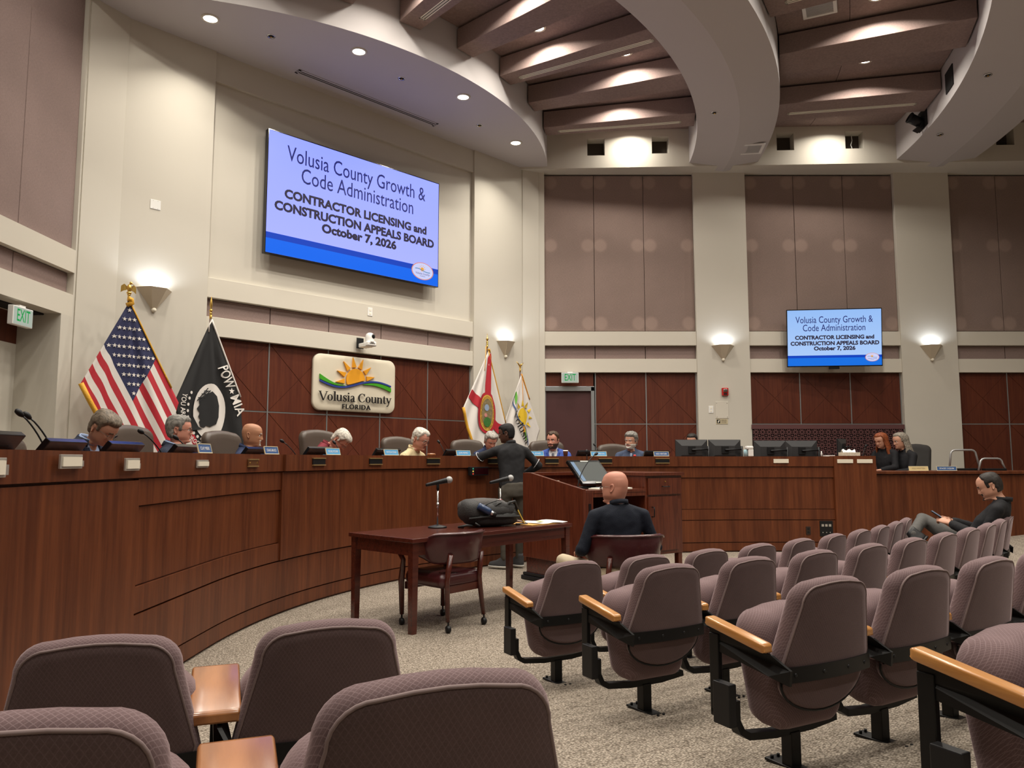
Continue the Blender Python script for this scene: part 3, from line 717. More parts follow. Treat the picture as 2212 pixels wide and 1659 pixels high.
def arm(t,side,wide=False):
    x=side*.292; w=.026; nm='armrest'
    if wide: w=.068
    # wooden top, falling a little to the rear
    Q=rrect(2*w,2*w,0,.034,.008,.004,0,3)
    y0,y1=-.205,.105; z0,z1=.512,.566
    rows=[]
    for k,(tt,dd) in enumerate(((0,.008),(.02,.002),(.05,0),(.95,0),(.98,.002),(1,.008))):
        y=y0+(y1-y0)*tt; z=z0+(z1-z0)*tt; rows.append([(x+px,y,z+pz) for px,pz in (inset(Q,dd) if dd else Q)])
    mb=MB(); mb.grid(rows,0,True,False,True); mb.add(rows[0],[list(range(len(Q)))]); mb.add(rows[-1],[list(range(len(Q)))])
    a=mb.build(nm,WALNUT if wide else OAK,t,fix=True)
    # steel side: plate under the wood that runs back to the band, and the front upright
    hb=MB(); pl=[(.095,.560),(.095,.515),(.055,.47),(-.20,.43),(-.262,.402),(-.268,.458),(-.21,.506)]
    vs=[]; 
    for y,z in pl: 
        xx=x if y>-.19 else side*(.246+(.292-.246)*(y+.262)/.072 if y>-.262 else .246)
        vs.append((xx,y,z))
    hb.add([(v[0]-.006,v[1],v[2]) for v in vs]+[(v[0]+.006,v[1],v[2]) for v in vs],[list(range(7)),list(range(13,6,-1))]+[(i,(i+1)%7,(i+1)%7+7,i+7) for i in range(7)])
    hb.build('arm_bracket',BLK,t)
    MB().bb(x-.011,x+.011,.045,.095,.225,.535).bb(x-.011,x+.011,-.04,.095,.215,.245).build('upright',BLK,t,bevel=.003)
    return a
SEATROWS=[(11.65,-60.46,0.0,10),(12.59,-60.74,.093,10),(13.62,-61.1,.172,5),(14.65,-61.9,.285,2)]
RN=['front row','second row','third row','fourth row']; CN=['aisle seat at the left end','second seat from the left aisle','third seat from the left aisle','fourth seat from the left aisle','fifth seat from the left aisle','sixth seat from the left aisle','seventh seat from the left aisle','eighth seat from the left aisle','ninth seat from the left aisle','tenth seat at the far end']
proto=make_seat(); seats={}
def end_box(t,side=-1):
    x=side*.318
    MB().bb(x-.019,x+.019,-.045,.045,.205,.365).build('end_box',BLKP,t,bevel=.004)
def place_seat(o,R,th,label,group):
    p=polar(R-.265,th); f=(O2-p.to_2d()).normalized(); z=floor_z(R-.28)
    o.location=(p.x,p.y,z); o.rotation_euler=(0,0,atan2(f.y,f.x)-pi/2); tag(o,label,'seat',group); return o
first=True
for ri,(R,t0,z,n) in enumerate(SEATROWS):
    for k in range(n):
        if first: o=proto; first=False
        else: o=copy_tree(proto)
        th=t0+degrees(.58/R)*k
        place_seat(o,R,th,'mauve tip-up auditorium seat, %s, %s'%(RN[ri],CN[k]),'mauve auditorium seats, right block')
        seats[(ri,k)]=o
for ri in range(4): end_box(seats[(ri,0)])
for key in ((0,9),(1,9),(2,4)): arm(seats[key],1)
LB=[(13.62,-69.18,'aisle seat beside a wide walnut armrest'),(13.62,-71.6,'large one at the left edge of the picture'),(14.65,-69.04,'nearest row, big seat at the bottom middle of the picture'),(14.65,-71.35,'nearest row, seat in the bottom left corner of the picture')]
for i,(R,th,l) in enumerate(LB):
    o=copy_tree(proto); place_seat(o,R,th,'mauve tip-up auditorium seat, '+l,'mauve auditorium seats, left block'); seats[('L',i)]=o
    for c in list(o.children):
        if c.name.split('.')[0] in('armrest','arm_bracket','upright'): bpy.data.objects.remove(c)
    if i in (0,2): arm(o,-1,True)
# ---------------------------------------------------------------- long table, chairs, lectern
def local(o): return o
tb=empty('conference_table',(-.415,7.33,0),RAD(48),'dark mahogany conference table in front of the dais','table')
MB().bb(-1.05,1.05,-.43,.43,.725,.76).build('tabletop',WOODT,tb,bevel=.004)
for x in (-1.0,1.0):
    for y in(-.38,.38): MB().lathe([(.034,0),(.036,.03),(.044,.70),(.044,.726)],4,M=Matrix.Translation((x,y,0))@Matrix.Rotation(pi/4,4,'Z'),smooth=False).build('leg',WOODT,tb)
for a in ((-.97,.97,-.40,-.37),(-.97,.97,.37,.40),(-1.02,-.99,-.36,.36),(.99,1.02,-.36,.36)): MB().bb(*a,.62,.725).build('apron',WOODT,tb)
TBM=Matrix.Translation((-.415,7.33,0))@Matrix.Rotation(RAD(48),4,'Z')

def armchair(loc,rz,label):
    t=empty('leather_armchair',loc,rz,label,'armchair','burgundy leather armchairs')
    pillow(rrect(.50,.46,-.25,.25,.07,.05),[(.0,.03),(.012,.008),(.03,.0),(.075,.0),(.10,.012),(.118,.045),(.124,.09)]).build('seat',BURG,t,M=Matrix(((1,0,0,0),(0,0,1,0),(0,1,0,.345),(0,0,0,1))))
    # wrap-round back that sweeps down into the arms
    n=28; rows=[]; rail=[]
    for i in range(n+1):
        a=RAD(-100+200*i/n); c=abs(i-n/2)/(n/2); f=max(0,(c-.52)/.48)
        x=.295*sin(a); y=-.27*cos(a)-.02+ (.10*max(0,c-.8)/.2 if c>.8 else 0)
        zt=.80-.012*c**2-.135*(f*f*(3-2*f)); zb=.545+.075*(f*f*(3-2*f)); nn=Vector((sin(a),-cos(a)*.95,0)).normalized()
        lean=.055
        r=[]
        for k,(o_,z) in enumerate(((-.018,zb),(.012,zb-.006),(.030,zb+.02),(.034,(zt+zb)/2),(.030+lean*.3,zt-.02),(.014+lean*.4,zt),(-.010+lean*.3,zt-.004),(-.020,zt-.03))):
            r.append(Vector((x,y,z))+nn*(o_+lean*(z-zb)))
        rows.append(r); rail.append(Vector((x,y,zt))+nn*(.034+lean*.6))
    mb=MB(); mb.grid(rows,0,True,False,True); mb.add(rows[0],[list(range(8))]); mb.add(rows[-1],[list(range(8))])
    bk=mb.build('backrest',BURG,t)
    MB().tube([p+Vector((0,0,-.012)) for p in rail[5:-5]],.006,6).build('piping',BURG,bk)
    for s in (-1,1):
        a0=Vector((s*.285,.10,.645)); ar=MB().tube([(s*.287,.03,.63),(s*.292,.12,.635),(s*.290,.22,.632),(s*.285,.255,.618)],[.028,.030,.030,.020],10).build('armrest',BURG,t)
        nl=MB()
        for k in range(10): nl.ball((s*.318,.03+.02*k,.622),.0045,6,4)
        nl.build('nail_heads',BRASS,ar)['kind']='stuff'
        MB().tube([(s*.285,.235,.62),(s*.268,.20,.55),(s*.262,.215,.47),(s*.255,.235,.38),(s*.245,.235,.09)],[.024,.022,.026,.028,.020],8).build('leg',WOODT,t)
        MB().tube([(s*.185,-.285,.62),(s*.195,-.25,.40),(s*.215,-.285,.085)],[.022,.024,.019],8).build('leg',WOODT,t)
        for yy,xx in ((.235,.245),(-.29,.215)):
            c=MB().lathe([(.001,-.018),(.024,-.018),(.030,-.010),(.030,.010),(.024,.018),(.001,.018)],14,M=Matrix.Translation((s*xx,yy,.031))@Matrix.Rotation(pi/2,4,'Y')@Matrix.Rotation(.4,4,'X')).build('caster',BLKP,t)
            MB().lathe([(.001,.0),(.030,.0),(.034,.012),(.034,.02)],14,M=Matrix.Translation((s*xx+.004,yy,.034))@Matrix.Rotation(pi/2,4,'Y'),a0=0,a1=pi).build('brass_hood',BRASS,c)
            MB().tube([(s*xx,yy,.03),(s*xx,yy,.095)],.008,6).build('stem',BLKP,c)
    for a in ((-.22,.22,.20,.23),(-.2,.2,-.25,-.22)): MB().bb(*a,.30,.36).build('seat_rail',WOODT,t)
    return t
armchair((-.60,6.72,0),RAD(50),'empty burgundy leather armchair on casters pushed under the table')
armchair((.90,6.52,0),RAD(12),'burgundy leather armchair under the seated bald man')

# lectern: local x along its rear edge, -y towards the speaker
lec=empty('lectern',(.13,9.20,0),RAD(36),'striped mahogany presentation lectern with side panel, drawer and cupboard','lectern')
def lp(name,mb,mat=WOODL,par=None,bv=.002): return mb.build(name,mat,par or lec,bevel=bv)
SP=[(0,.262),(0,1.24),(-.15,1.24),(-1.08,1.075),(-1.08,.262)]
mb=MB(); mb.add([(0,y,z) for y,z in SP]+[(.04,y,z) for y,z in SP],[list(range(5)),list(range(9,4,-1))]+[(i,(i+1)%5,(i+1)%5+5,i+5) for i in range(5)]); lp('side_panel',mb)
lp('rear_panel',MB().bb(.04,1.0,-.04,0,.20,1.24)); lp('top_edge',MB().bb(.04,1.0,-.09,.01,1.205,1.242))
lp('stile',MB().bb(.04,.145,-1.08,-1.02,.262,1.045)); lp('worktop',MB().bb(.042,.958,-1.075,-.06,1.03,1.062)); lp('apron',MB().bb(.145,.958,-1.07,-1.04,.985,1.03))
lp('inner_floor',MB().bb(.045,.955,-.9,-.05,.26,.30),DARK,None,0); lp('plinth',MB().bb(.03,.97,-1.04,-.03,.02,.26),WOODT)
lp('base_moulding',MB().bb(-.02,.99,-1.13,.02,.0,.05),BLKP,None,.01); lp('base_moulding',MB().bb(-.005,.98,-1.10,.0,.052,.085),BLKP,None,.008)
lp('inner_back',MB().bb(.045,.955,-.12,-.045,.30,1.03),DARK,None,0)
# cupboard at the right
lp('cupboard',MB().bb(.96,1.58,-1.06,-.0,.30,1.205)); lp('cupboard_top',MB().bb(.945,1.60,-1.09,.01,1.208,1.245))
dr=lp('drawer',MB().bb(.995,1.555,-1.08,-1.062,.99,1.18)); lp('handle',MB().tube([(1.22,-1.082,1.085),(1.23,-1.105,1.08),(1.33,-1.105,1.08),(1.34,-1.082,1.085)],.006,6),BLKP,dr,0); lp('lock',MB().tube([(1.275,-1.08,1.14),(1.275,-1.088,1.14)],.008,8),BRASS,dr,0)
dd=lp('door',MB().bb(.995,1.49,-1.08,-1.062,.345,.965)); lp('handle',MB().tube([(1.05,-1.08,.85),(1.05,-1.115,.85),(1.05,-1.12,.80),(1.05,-1.115,.74),(1.05,-1.08,.74)],.007,6),BLKP,dd,0)
for x in (1.0,1.545):
    for y in(-1.02,-.08): lp('leg',MB().bb(x-.032,x+.032,y-.032,y+.032,0,.30),WOODL)
so=lp('socket',MB().bb(.075,.11,-1.086,-1.08,.82,.92),BLKG,None,.004)
LM=Matrix.Translation((.13,9.20,0))@Matrix.Rotation(RAD(36),4,'Z')
def on_lec(x,y,z): return LM@Vector((x,y,z))
# touch monitor on the lectern
p=on_lec(.30,-.70,1.065)
tm=empty('touch_monitor',p,RAD(36),'tilted touch monitor lying on the lectern top','monitor')
Mx=Matrix.Translation((.27,.0,.04))@Matrix.Rotation(RAD(-46),4,'X')
MB().bb(-.25,.25,-.02,.02,0,.39).build('casing',BLKG,tm,bevel=.006,M=Mx)
MB().bb(-.222,.222,-.0225,-.0205,.045,.355).build('display',glow('idle_display',srgb(118,120,112),.55),tm,M=Mx)
MB().bb(-.222,-.17,-.0235,-.0226,.045,.355).build('bright_strip',glow('idle_display_edge',srgb(160,190,220),.6),tm,M=Mx)
MB().bb(-.04,.04,-.0235,-.020,.012,.022).build('badge',CARD,tm,M=Mx); MB().bb(-.06,.06,-.024,-.0206,.36,.372).build('sticker',CARD,tm,M=Mx)
MB().bb(.1,.44,.02,.28,-.003,.015).build('base',BLKP,tm,bevel=.004); MB().bb(.2,.34,.12,.2,.01,.16).build('stand',BLKP,tm)
def gooseneck(base,tip,label,r=.0055,cap='black',group='gooseneck microphones',bow=.5):
    t=empty('gooseneck_microphone',base,0,label,'microphone',group)
    d=Vector(tip)-Vector(base); n=14; pts=[]
    for i in range(n+1):
        u=i/n; pts.append(Vector((d.x*u**1.7,d.y*u**1.7,d.z*(1-(1-u)**1.15))))
    MB().lathe([(.001,0),(.024,0),(.024,.008),(.012,.016),(.001,.018)],14).build('base',BLKP,t)
    MB().tube(pts,[r*1.15]*4+[r]*(n-3),7).build('neck',BLKP,t)
    e=pts[-1]; dr_=(pts[-1]-pts[-2]).normalized()
    MB().tube([e-dr_*.005,e+dr_*.012,e+dr_*.03,e+dr_*.045,e+dr_*.052],[.008,.016,.0175,.014,.004],10).build('capsule',BLKP,t)
    return t
gooseneck(on_lec(.235,-.72,1.064),on_lec(.52,-.70,1.45),'tall gooseneck microphone in front of the lectern monitor')
gooseneck(on_lec(.80,-.25,1.064),on_lec(.82,-.22,1.47),'gooseneck microphone at the right end of the lectern worktop')
gp=empty('brass_plaque',on_lec(1.08,-.07,1.2465),RAD(36),'small gold plaque standing on the lectern rear edge','plaque')
MB().bb(-.07,.07,-.004,.004,0,.085).build('plate',GOLD,gp,M=Matrix.Rotation(RAD(-14),4,'X')); MB().bb(-.06,.06,-.005,.04,0,.006).build('foot',GOLD,gp)
pp=empty('paper_sheets',on_lec(.55,-.95,1.064),RAD(36),'white papers at the front edge of the lectern','paper')
MB().bb(-.25,.22,-.10,.12,0,.012).build('sheet',CARD,pp); MB().bb(-.2,.25,-.08,.14,.0125,.016).build('sheet',WHITE,pp,M=Matrix.Rotation(.06,4,'Z'))
p3_=empty('folded_paper',on_lec(.13,-.33,1.064),RAD(40),'folded paper leaning inside the lectern side panel','paper')
MB().bb(-.04,.12,-.05,.05,0,.012).bb(-.04,.12,-.05,-.045,.012,.09).build('sheet',CARD,p3_)

# things on the table
def tp(x,y,z=.761): return TBM@Vector((x,y,z))
def W2T(x,y): 
    v=TBM.inverted()@Vector((x,y,0)); return v.x,v.y
def desk_mic(x,y,label,rz):
    t=empty('microphone_stand',(x,y,.761),rz,label,'microphone','microphones on the table')
    MB().lathe([(.001,0),(.088,0),(.090,.006),(.082,.013),(.045,.021),(.018,.027),(.001,.028)],28).build('base',BLKP,t)
    p_=MB().tube([(0,0,.026),(0,0,.36)],.0085,12).build('pole',CHROME,t); MB().tube([(0,0,.185),(0,0,.235)],.014,12).build('clutch',CHROME,p_)
    MB().tube([(0,0,.35),(0,0,.40)],.014,10).box((0,0,.405),(.022,.03,.035)).build('clip',BLKP,t)
    a=Vector((-.115,0,.395)); b=Vector((.085,0,.44)); d=(b-a)
    m_=MB().tube([a,a+d*.08,a+d*.55,a+d*.9,b],[.012,.016,.021,.025,.026],14).build('handheld_microphone',BLKP,t)
    MB().ball(b+d.normalized()*.022,.033,16,10).build('grille',plain('mic_grille_grey',(.42,.42,.42),.5,.6,bump=.5,bscale=400) if 'mic_grille_grey' not in MAT else MAT['mic_grille_grey'],m_)
desk_mic(-.70,7.30,'microphone on a chrome stand at the left of the table',RAD(8))
desk_mic(-.12,8.02,'microphone on a stand behind the backpack',RAD(8))
bpk=empty('backpack',(-.23,7.50,.761),RAD(26),'dark grey backpack lying on the table','backpack')
GREYF=plain('charcoal_nylon',(.030,.029,.029),.75,bump=.35,bscale=90,var=.15); GREYF2=plain('grey_nylon_lid',(.062,.056,.054),.8,bump=.3,bscale=70,var=.1); NYL=plain('black_nylon',(.010,.010,.010),.6,bump=.3,bscale=60)
def lump(mb,c,r,p=2.4,seg=24,rings=14,fl=-1,jit=.006,sc=9):
    rows=[]
    for i in range(rings+1):
        t=-pi/2+pi*i/rings; row=[]
        for k in range(seg):
            a=2*pi*k/seg; f=lambda v:(abs(v)**(2/p))*(1 if v>=0 else -1)
            v=Vector((r[0]*f(cos(t))*f(cos(a)),r[1]*f(cos(t))*f(sin(a)),r[2]*f(sin(t))))
            if fl>-1 and v.z<0: v.z*=fl
            w=v+Vector(c); nz=MN.noise(w*sc); w+=v.normalized()*nz*jit*1.5 if v.length>0 else Vector()
            row.append(w)
        rows.append(row)
    return mb.grid(rows,0,True,False,True)
lump(MB(),(.02,0,.075),(.265,.17,.075),3.2).build('main_compartment',NYL,bpk)
lump(MB(),(-.01,.0,.145),(.275,.165,.085),2.6,jit=.012).build('front_pocket',GREYF,bpk)
lump(MB(),(-.045,.03,.185),(.25,.145,.078),2.6,jit=.012).build('lid',GREYF2,bpk)
lump(MB(),(-.20,-.01,.15),(.095,.155,.108),2.5).build('padded_end',GREYF,bpk)
lump(MB(),(.10,-.10,.165),(.13,.055,.065),2.5,jit=.016,sc=14).build('side_pocket',GREYF,bpk)
lump(MB(),(.17,.02,.10),(.11,.155,.085),2.8,jit=.012).build('top_pocket',NYL,bpk)
MB().tube([(-.27,-.165,.085),(-.1,-.18,.10),(.1,-.18,.095),(.26,-.15,.09),(.285,0,.09)],.011,7).build('zip',NYL,bpk)
MB().tube([(.12,-.11,.16),(.16,-.14,.225),(.22,-.13,.235),(.27,-.09,.16),(.275,-.06,.11)],.014,7).build('grab_handle',NYL,bpk)
MB().tube([(-.02,-.14,.17),(.04,-.15,.22),(.10,-.12,.225)],.007,6).tube([(-.12,-.13,.19),(-.05,-.14,.225),(.03,-.13,.245)],.006,6).build('mesh_pocket_edge',NYL,bpk)
MB().tube([(-.24,-.165,.02),(-.30,-.19,.03),(-.37,-.16,.012),(-.31,-.13,.01)],.012,6).tube([(-.2,-.17,.03),(-.22,-.205,.045),(-.18,-.21,.02)],.010,6).build('strap',NYL,bpk)
MB().tube([(.27,-.10,.15),(.30,-.09,.10),(.32,-.11,.05),(.33,-.12,.02)],.006,6).build('yellow_lanyard',plain('yellow_webbing',(.55,.33,.03),.6),bpk)
MB().lathe([(.012,0),(.016,.004),(.016,-.004),(.012,0)],14,M=Matrix.Translation((.325,-.115,.035))@Matrix.Rotation(1.2,4,'X')).build('brass_ring',BRASS,bpk)
MB().box((.10,-.06,.252),(.03,.02,.004)).build('red_badge',plain('red_badge',(.5,.03,.03),.5),bpk); MB().box((.078,-.062,.253),(.014,.02,.004)).build('white_badge',WHITE,bpk)
bt=empty('drink_bottle',(0,0,0),0,'navy metal drink bottle tucked in the backpack pocket','bottle')
bt.matrix_world=Matrix.Translation((-.23,7.50,.761))@Matrix.Rotation(RAD(26),4,'Z')@Matrix.Translation((-.17,-.165,.20))@Matrix.Rotation(RAD(-14),4,'Z')@Matrix.Rotation(RAD(118),4,'Y')
MB().lathe([(.001,-.01),(.032,-.008),(.034,0),(.034,.10),(.030,.118),(.022,.128)],18).build('body',plain('navy_enamel',(.012,.035,.10),.35,coat=.4),bt)
MB().lathe([(.022,.128),(.024,.136),(.024,.150)],16).build('collar',CHROME,bt); MB().lathe([(.024,.150),(.025,.155),(.025,.185),(.001,.19)],16).build('cap',BLKP,bt)
fo=empty('manila_folder',(.245,7.80,.761),RAD(40),'tan folder with loose white pages at the right end of the table','folder')
MB().bb(-.26,.20,-.17,.16,0,.006).build('cover',plain('manila_card',(.55,.30,.07),.6),fo,M=Matrix.Rotation(.12,4,'Z'))
rows=[[(x,y,.012+.012*sin(3*x*9+y*7)*.4+ (.03 if (i in(0,) ) else 0)*max(0,(j-3)/4)) for j,y in enumerate([-.16+.32*q/6 for q in range(7)])] for i,x in enumerate([-.12+.40*q/6 for q in range(7)])]
o=MB().grid(rows).build('page',WHITE,fo); sm_=o.modifiers.new('thick','SOLIDIFY'); sm_.thickness=.004
MB().bb(-.02,.05,-.06,-.01,.022,.0235).build('sticky_note',plain('yellow_note',(.85,.75,.2),.7),fo)
ph_=empty('black_pen_case',(.085,7.62,.761),RAD(20),'black pouch beside the folder','pouch'); MB().bb(-.05,.07,-.02,.02,0,.016).build('body',NYL,ph_,bevel=.006)

# ---------------------------------------------------------------- on the dais
def wedge(s,label,w=.44,off=-.20,ztop=1.535,h=.27,tilt=52,twist=0):
    p,rz=dplace(s,off,1.2); t=empty('desk_monitor',(p.x,p.y,1.207),rz+twist,label,'monitor','low tilted monitors along the dais')
    M=Matrix.Translation((0,.05,ztop-1.207))@Matrix.Rotation(RAD(-(90-tilt)),4,'X')
    MB().bb(-w/2,w/2,-.035,0,-h,0).build('casing',BLKG,t,bevel=.004,M=M)
    mb=MB()
    for k in range(3): mb.bb(-w*.3,-w*.05,.0002,.001,-.07-.02*k,-.062-.02*k).bb(w*.1,w*.35,.0002,.001,-.07-.02*k,-.062-.02*k)
    mb.build('vents',BLKP,t,M=M)['kind']='stuff'
    MB().bb(-w/2+.03,w/2-.03,-.036,-.0352,-h+.03,-.03).build('display',BLKG,t,M=M)
    MB().bb(-.10,.10,-.30,-.12,0,.015).bb(-.04,.04,-.22,-.18,.01,.14).build('stand',BLKP,t)
MW=[(2.12,'low tilted monitor on the dais cut by the left picture edge'),(2.68,'low tilted monitor on the dais below the pair of microphones'),(3.33,'low tilted monitor in front of the man with rimless glasses'),(4.24,'low tilted monitor in front of the man in the navy suit'),(5.49,'low tilted monitor in front of the bald man with goatee'),(6.56,'low tilted monitor beside the man in maroon'),(7.73,'low tilted monitor left of the man in the yellow shirt'),(8.93,'low tilted monitor right of the man in the yellow shirt'),(10.10,'low tilted monitor behind the standing man'),(11.18,'low tilted monitor right of the man in the blue suit'),(12.28,'low tilted monitor right of the man in the checked shirt')]
for s_,l in MW: wedge(s_,l,.42 if s_>3 else .36,ztop=1.515 if s_<2.5 else 1.492 if s_<6 else 1.512)
NAVYP=plain('navy_name_plate',(.035,.095,.25),.4); SKYP=plain('sky_blue_name_plate',(.10,.36,.66),.4); LETT=plain('white_lettering',(.85,.85,.82),.5); CREAMR=plain('cream_plate_edge',(.75,.65,.42),.4)
def nameplate(s,txt,mat,label,w=.24,off=-.055,z=1.4445,rz_=None,p=None,letter=None):
    if p is None: p,rz=dplace(s,off,z)
    else: rz=rz_
    t=empty('nameplate',p,rz,label,'nameplate','name plates')
    # local +y faces the audience
    M=Matrix.Rotation(RAD(14),4,'X')
    MB().bb(-w/2,w/2,-.006,0,.004,.072).build('plate',mat,t,M=M); MB().bb(-w/2-.003,w/2+.003,-.008,.004,0,.006).bb(-w/2-.003,w/2+.003,-.007,.002,.070,.074).bb(-w/2-.004,-w/2,-.007,.002,0,.074).bb(w/2,w/2+.004,-.007,.002,0,.074).build('edge',CREAMR,t,M=M)
    MB().bb(-w/2,w/2,-.05,-.006,0,.004).build('foot',mat,t)
    text(txt,.033,M@Matrix.Translation((0,.0015,.037))@Matrix.Rotation(pi,4,'Z'),letter or LETT,t,name='lettering',sx=min(1.15,w*.82/(len(txt)*.0215)))
nameplate(4.30,'CLAY MEEK',NAVYP,'navy nameplate reading CLAY MEEK')
nameplate(5.53,'CRAIG BRUCE',NAVYP,'navy nameplate reading CRAIG BRUCE')
nameplate(6.63,'MICHAEL MCGUIRK',SKYP,'sky blue nameplate beside the man in maroon')
nameplate(7.66,'MITCH COLE',SKYP,'sky blue nameplate beside the man in the yellow shirt')
nameplate(8.93,'JOHN MEIVELT',SKYP,'sky blue nameplate left of the standing man')
nameplate(10.20,'R. JONES',SKYP,'sky blue nameplate reading JONES right of the standing man')
nameplate(11.26,'CHRISTOPHER RYAN',SKYP,'sky blue nameplate reading CHRISTOPHER RYAN',.26)
nameplate(12.30,'NICK VENTURA',NAVYP,'navy nameplate by the man in the checked shirt')
nameplate(0,'KELLI WHITTEN',plain('gold_name_plate',(.62,.48,.24),.4),'gold nameplate on the lower staff desk',.30,p=(6.50,12.33,1.2165),rz_=pi,letter=plain('dark_lettering',(.20,.14,.06),.5))
nameplate(0,'STACEY OQUIN',NAVYP,'navy nameplate reading STACEY OQUIN on the lower staff desk',.31,p=(6.95,12.33,1.2165),rz_=pi)
for s_,off,dz,ds,bow,l in ((3.02,-.42,.44,-.15,1,'left one of the crossing pair of microphones at the left end of the dais'),(3.10,-.42,.43,-.16,1,'right one of the crossing pair of microphones at the left end of the dais'),(4.55,-.42,.39,-.24,1,'gooseneck microphone in front of the man in the navy suit'),(5.02,-.45,.36,-.14,1,'gooseneck microphone right of the man in the navy suit'),(6.62,-.42,.37,-.18,1,'gooseneck microphone in front of the chair next to the man in maroon'),(7.28,-.42,.37,-.03,1,'gooseneck microphone in front of the face of the man in maroon'),(8.98,-.42,.41,-.05,1,'gooseneck microphone right of the man in the yellow shirt'),(11.52,-.42,.40,-.06,1,'gooseneck microphone between the blue suit and the checked shirt')):
    p,rz=dplace(s_,off,1.206); q,_=dplace(s_+ds,off-.12,1.206+dz); gooseneck((p.x,p.y,1.206),(q.x,q.y,1.206+dz),l,r=.005)
# timer box on the dais front
p,rz=dplace(9.07,.046,1.245); tmr=empty('timer_display',p,rz,'black speaker timer with green, yellow and red lamps on the dais front','timer')
MB().bb(-.16,.16,0,.05,-.055,.055).build('casing',BLKP,tmr,bevel=.004); MB().bb(-.15,.085,.0505,.052,-.04,.04).build('window',plain('dark_red_window',(.02,.002,.004),.15),tmr)
for z,c,nm in ((.033,(60,150,120),'green'),(0,(225,190,90),'yellow'),(-.033,(220,70,50),'red')): MB().ball((.115,.05,z),(.011,.006,.011),10,6).build('indicator_lamp',glow(nm+'_indicator',srgb(*c),.9),tmr)
gb=empty('gavel_block',dplace(8.42,-.12,1.4445)[0],0,'brown wooden gavel block on the dais beside the yellow shirt','gavel block'); MB().lathe([(.001,0),(.05,0),(.055,.006),(.055,.02),(.045,.03),(.001,.032)],24).build('block',WALNUT,gb)
rb=empty('red_button_box',dplace(11.88,-.10,1.4445)[0],0,'small red button on the dais before the checked shirt','button'); MB().lathe([(.001,0),(.022,0),(.022,.012),(.016,.022),(.001,.025)],16).build('cap',plain('red_plastic',(.6,.03,.02),.4),rb)
cup=empty('coffee_cup',dplace(10.72,-.10,1.4445)[0],0,'paper coffee cup with white lid before the blue suit','cup'); MB().lathe([(.001,0),(.028,0),(.037,.07)],18).build('cup',plain('brown_paper_cup',(.12,.045,.03),.6),cup); MB().lathe([(.037,.07),(.039,.072),(.039,.08),(.033,.086),(.001,.086)],18).build('lid',WHITE,cup)
# members' leather chairs
def exec_chair(x,y,rz,top,label,w=.56,mat=None,mesh=False):
    t=empty('office_chair',(x,y,.452),rz,label,'office chair','high-backed leather chairs behind the dais')
    h=top-.452
    pillow(rrect(w*.88,w,.50,h,.10,.08,.02),[(-.30,.05),(-.295,.02),(-.27,.0),(-.225,.0),(-.20,.015),(-.19,.045)],.35,.10,.5).build('backrest',mat or LEATH,t)
    pillow(rrect(.50,.50,-.25,.25,.08),[(.0,.03),(.02,0),(.07,0),(.09,.03)]).build('seat',mat or LEATH,t,M=Matrix(((1,0,0,0),(0,0,1,0),(0,1,0,.40),(0,0,0,1))))
    MB().tube([(0,0,.08),(0,0,.41)],.03,10).build('gas_post',BLKP,t)
    for k in range(5):
        a=2*pi*k/5; MB().tube([(0,0,.10),(.27*cos(a),.27*sin(a),.065)],[.028,.018],6).build('foot_spoke',BLKP,t); MB().ball((.27*cos(a),.27*sin(a),.032),.030,8,6).build('caster',BLKP,t)
    for s in(-1,1): MB().tube([(s*.27,-.20,.50),(s*.29,-.18,.63),(s*.29,.10,.64)],.024,8).build('armrest',BLKP,t)
    return t
def chair_at(s,off,top,label,turn=0,w=.56):
    p,n=dpos(s,off); exec_chair(p.x+n.x*.30,p.y+n.y*.30,atan2(n.y,n.x)-pi/2+turn,top,label,w)
for s_,off,top,tu,l,w in ((4.15,-1.45,1.56,.2,'leather chair back peeking out left of the man with rimless glasses',.5),(5.42,-1.45,1.70,0,'broad leather chair between the rimless glasses and the navy suit',.60),(6.43,-1.35,1.69,0,'leather chair behind the bald man with goatee',.56),(7.72,-1.35,1.755,0,'tall leather chair behind the man in maroon',.60),(8.82,-1.3,1.70,0,'leather chair behind the man in the yellow shirt',.56),(9.88,-1.35,1.685,0,'leather chair left of the standing man',.58),(11.05,-1.3,1.685,0,'leather chair behind the man in the blue suit',.62),(12.05,-1.3,1.64,0,'leather chair behind the man in the checked shirt',.56)):
    chair_at(s_,off,top,l,tu,w)

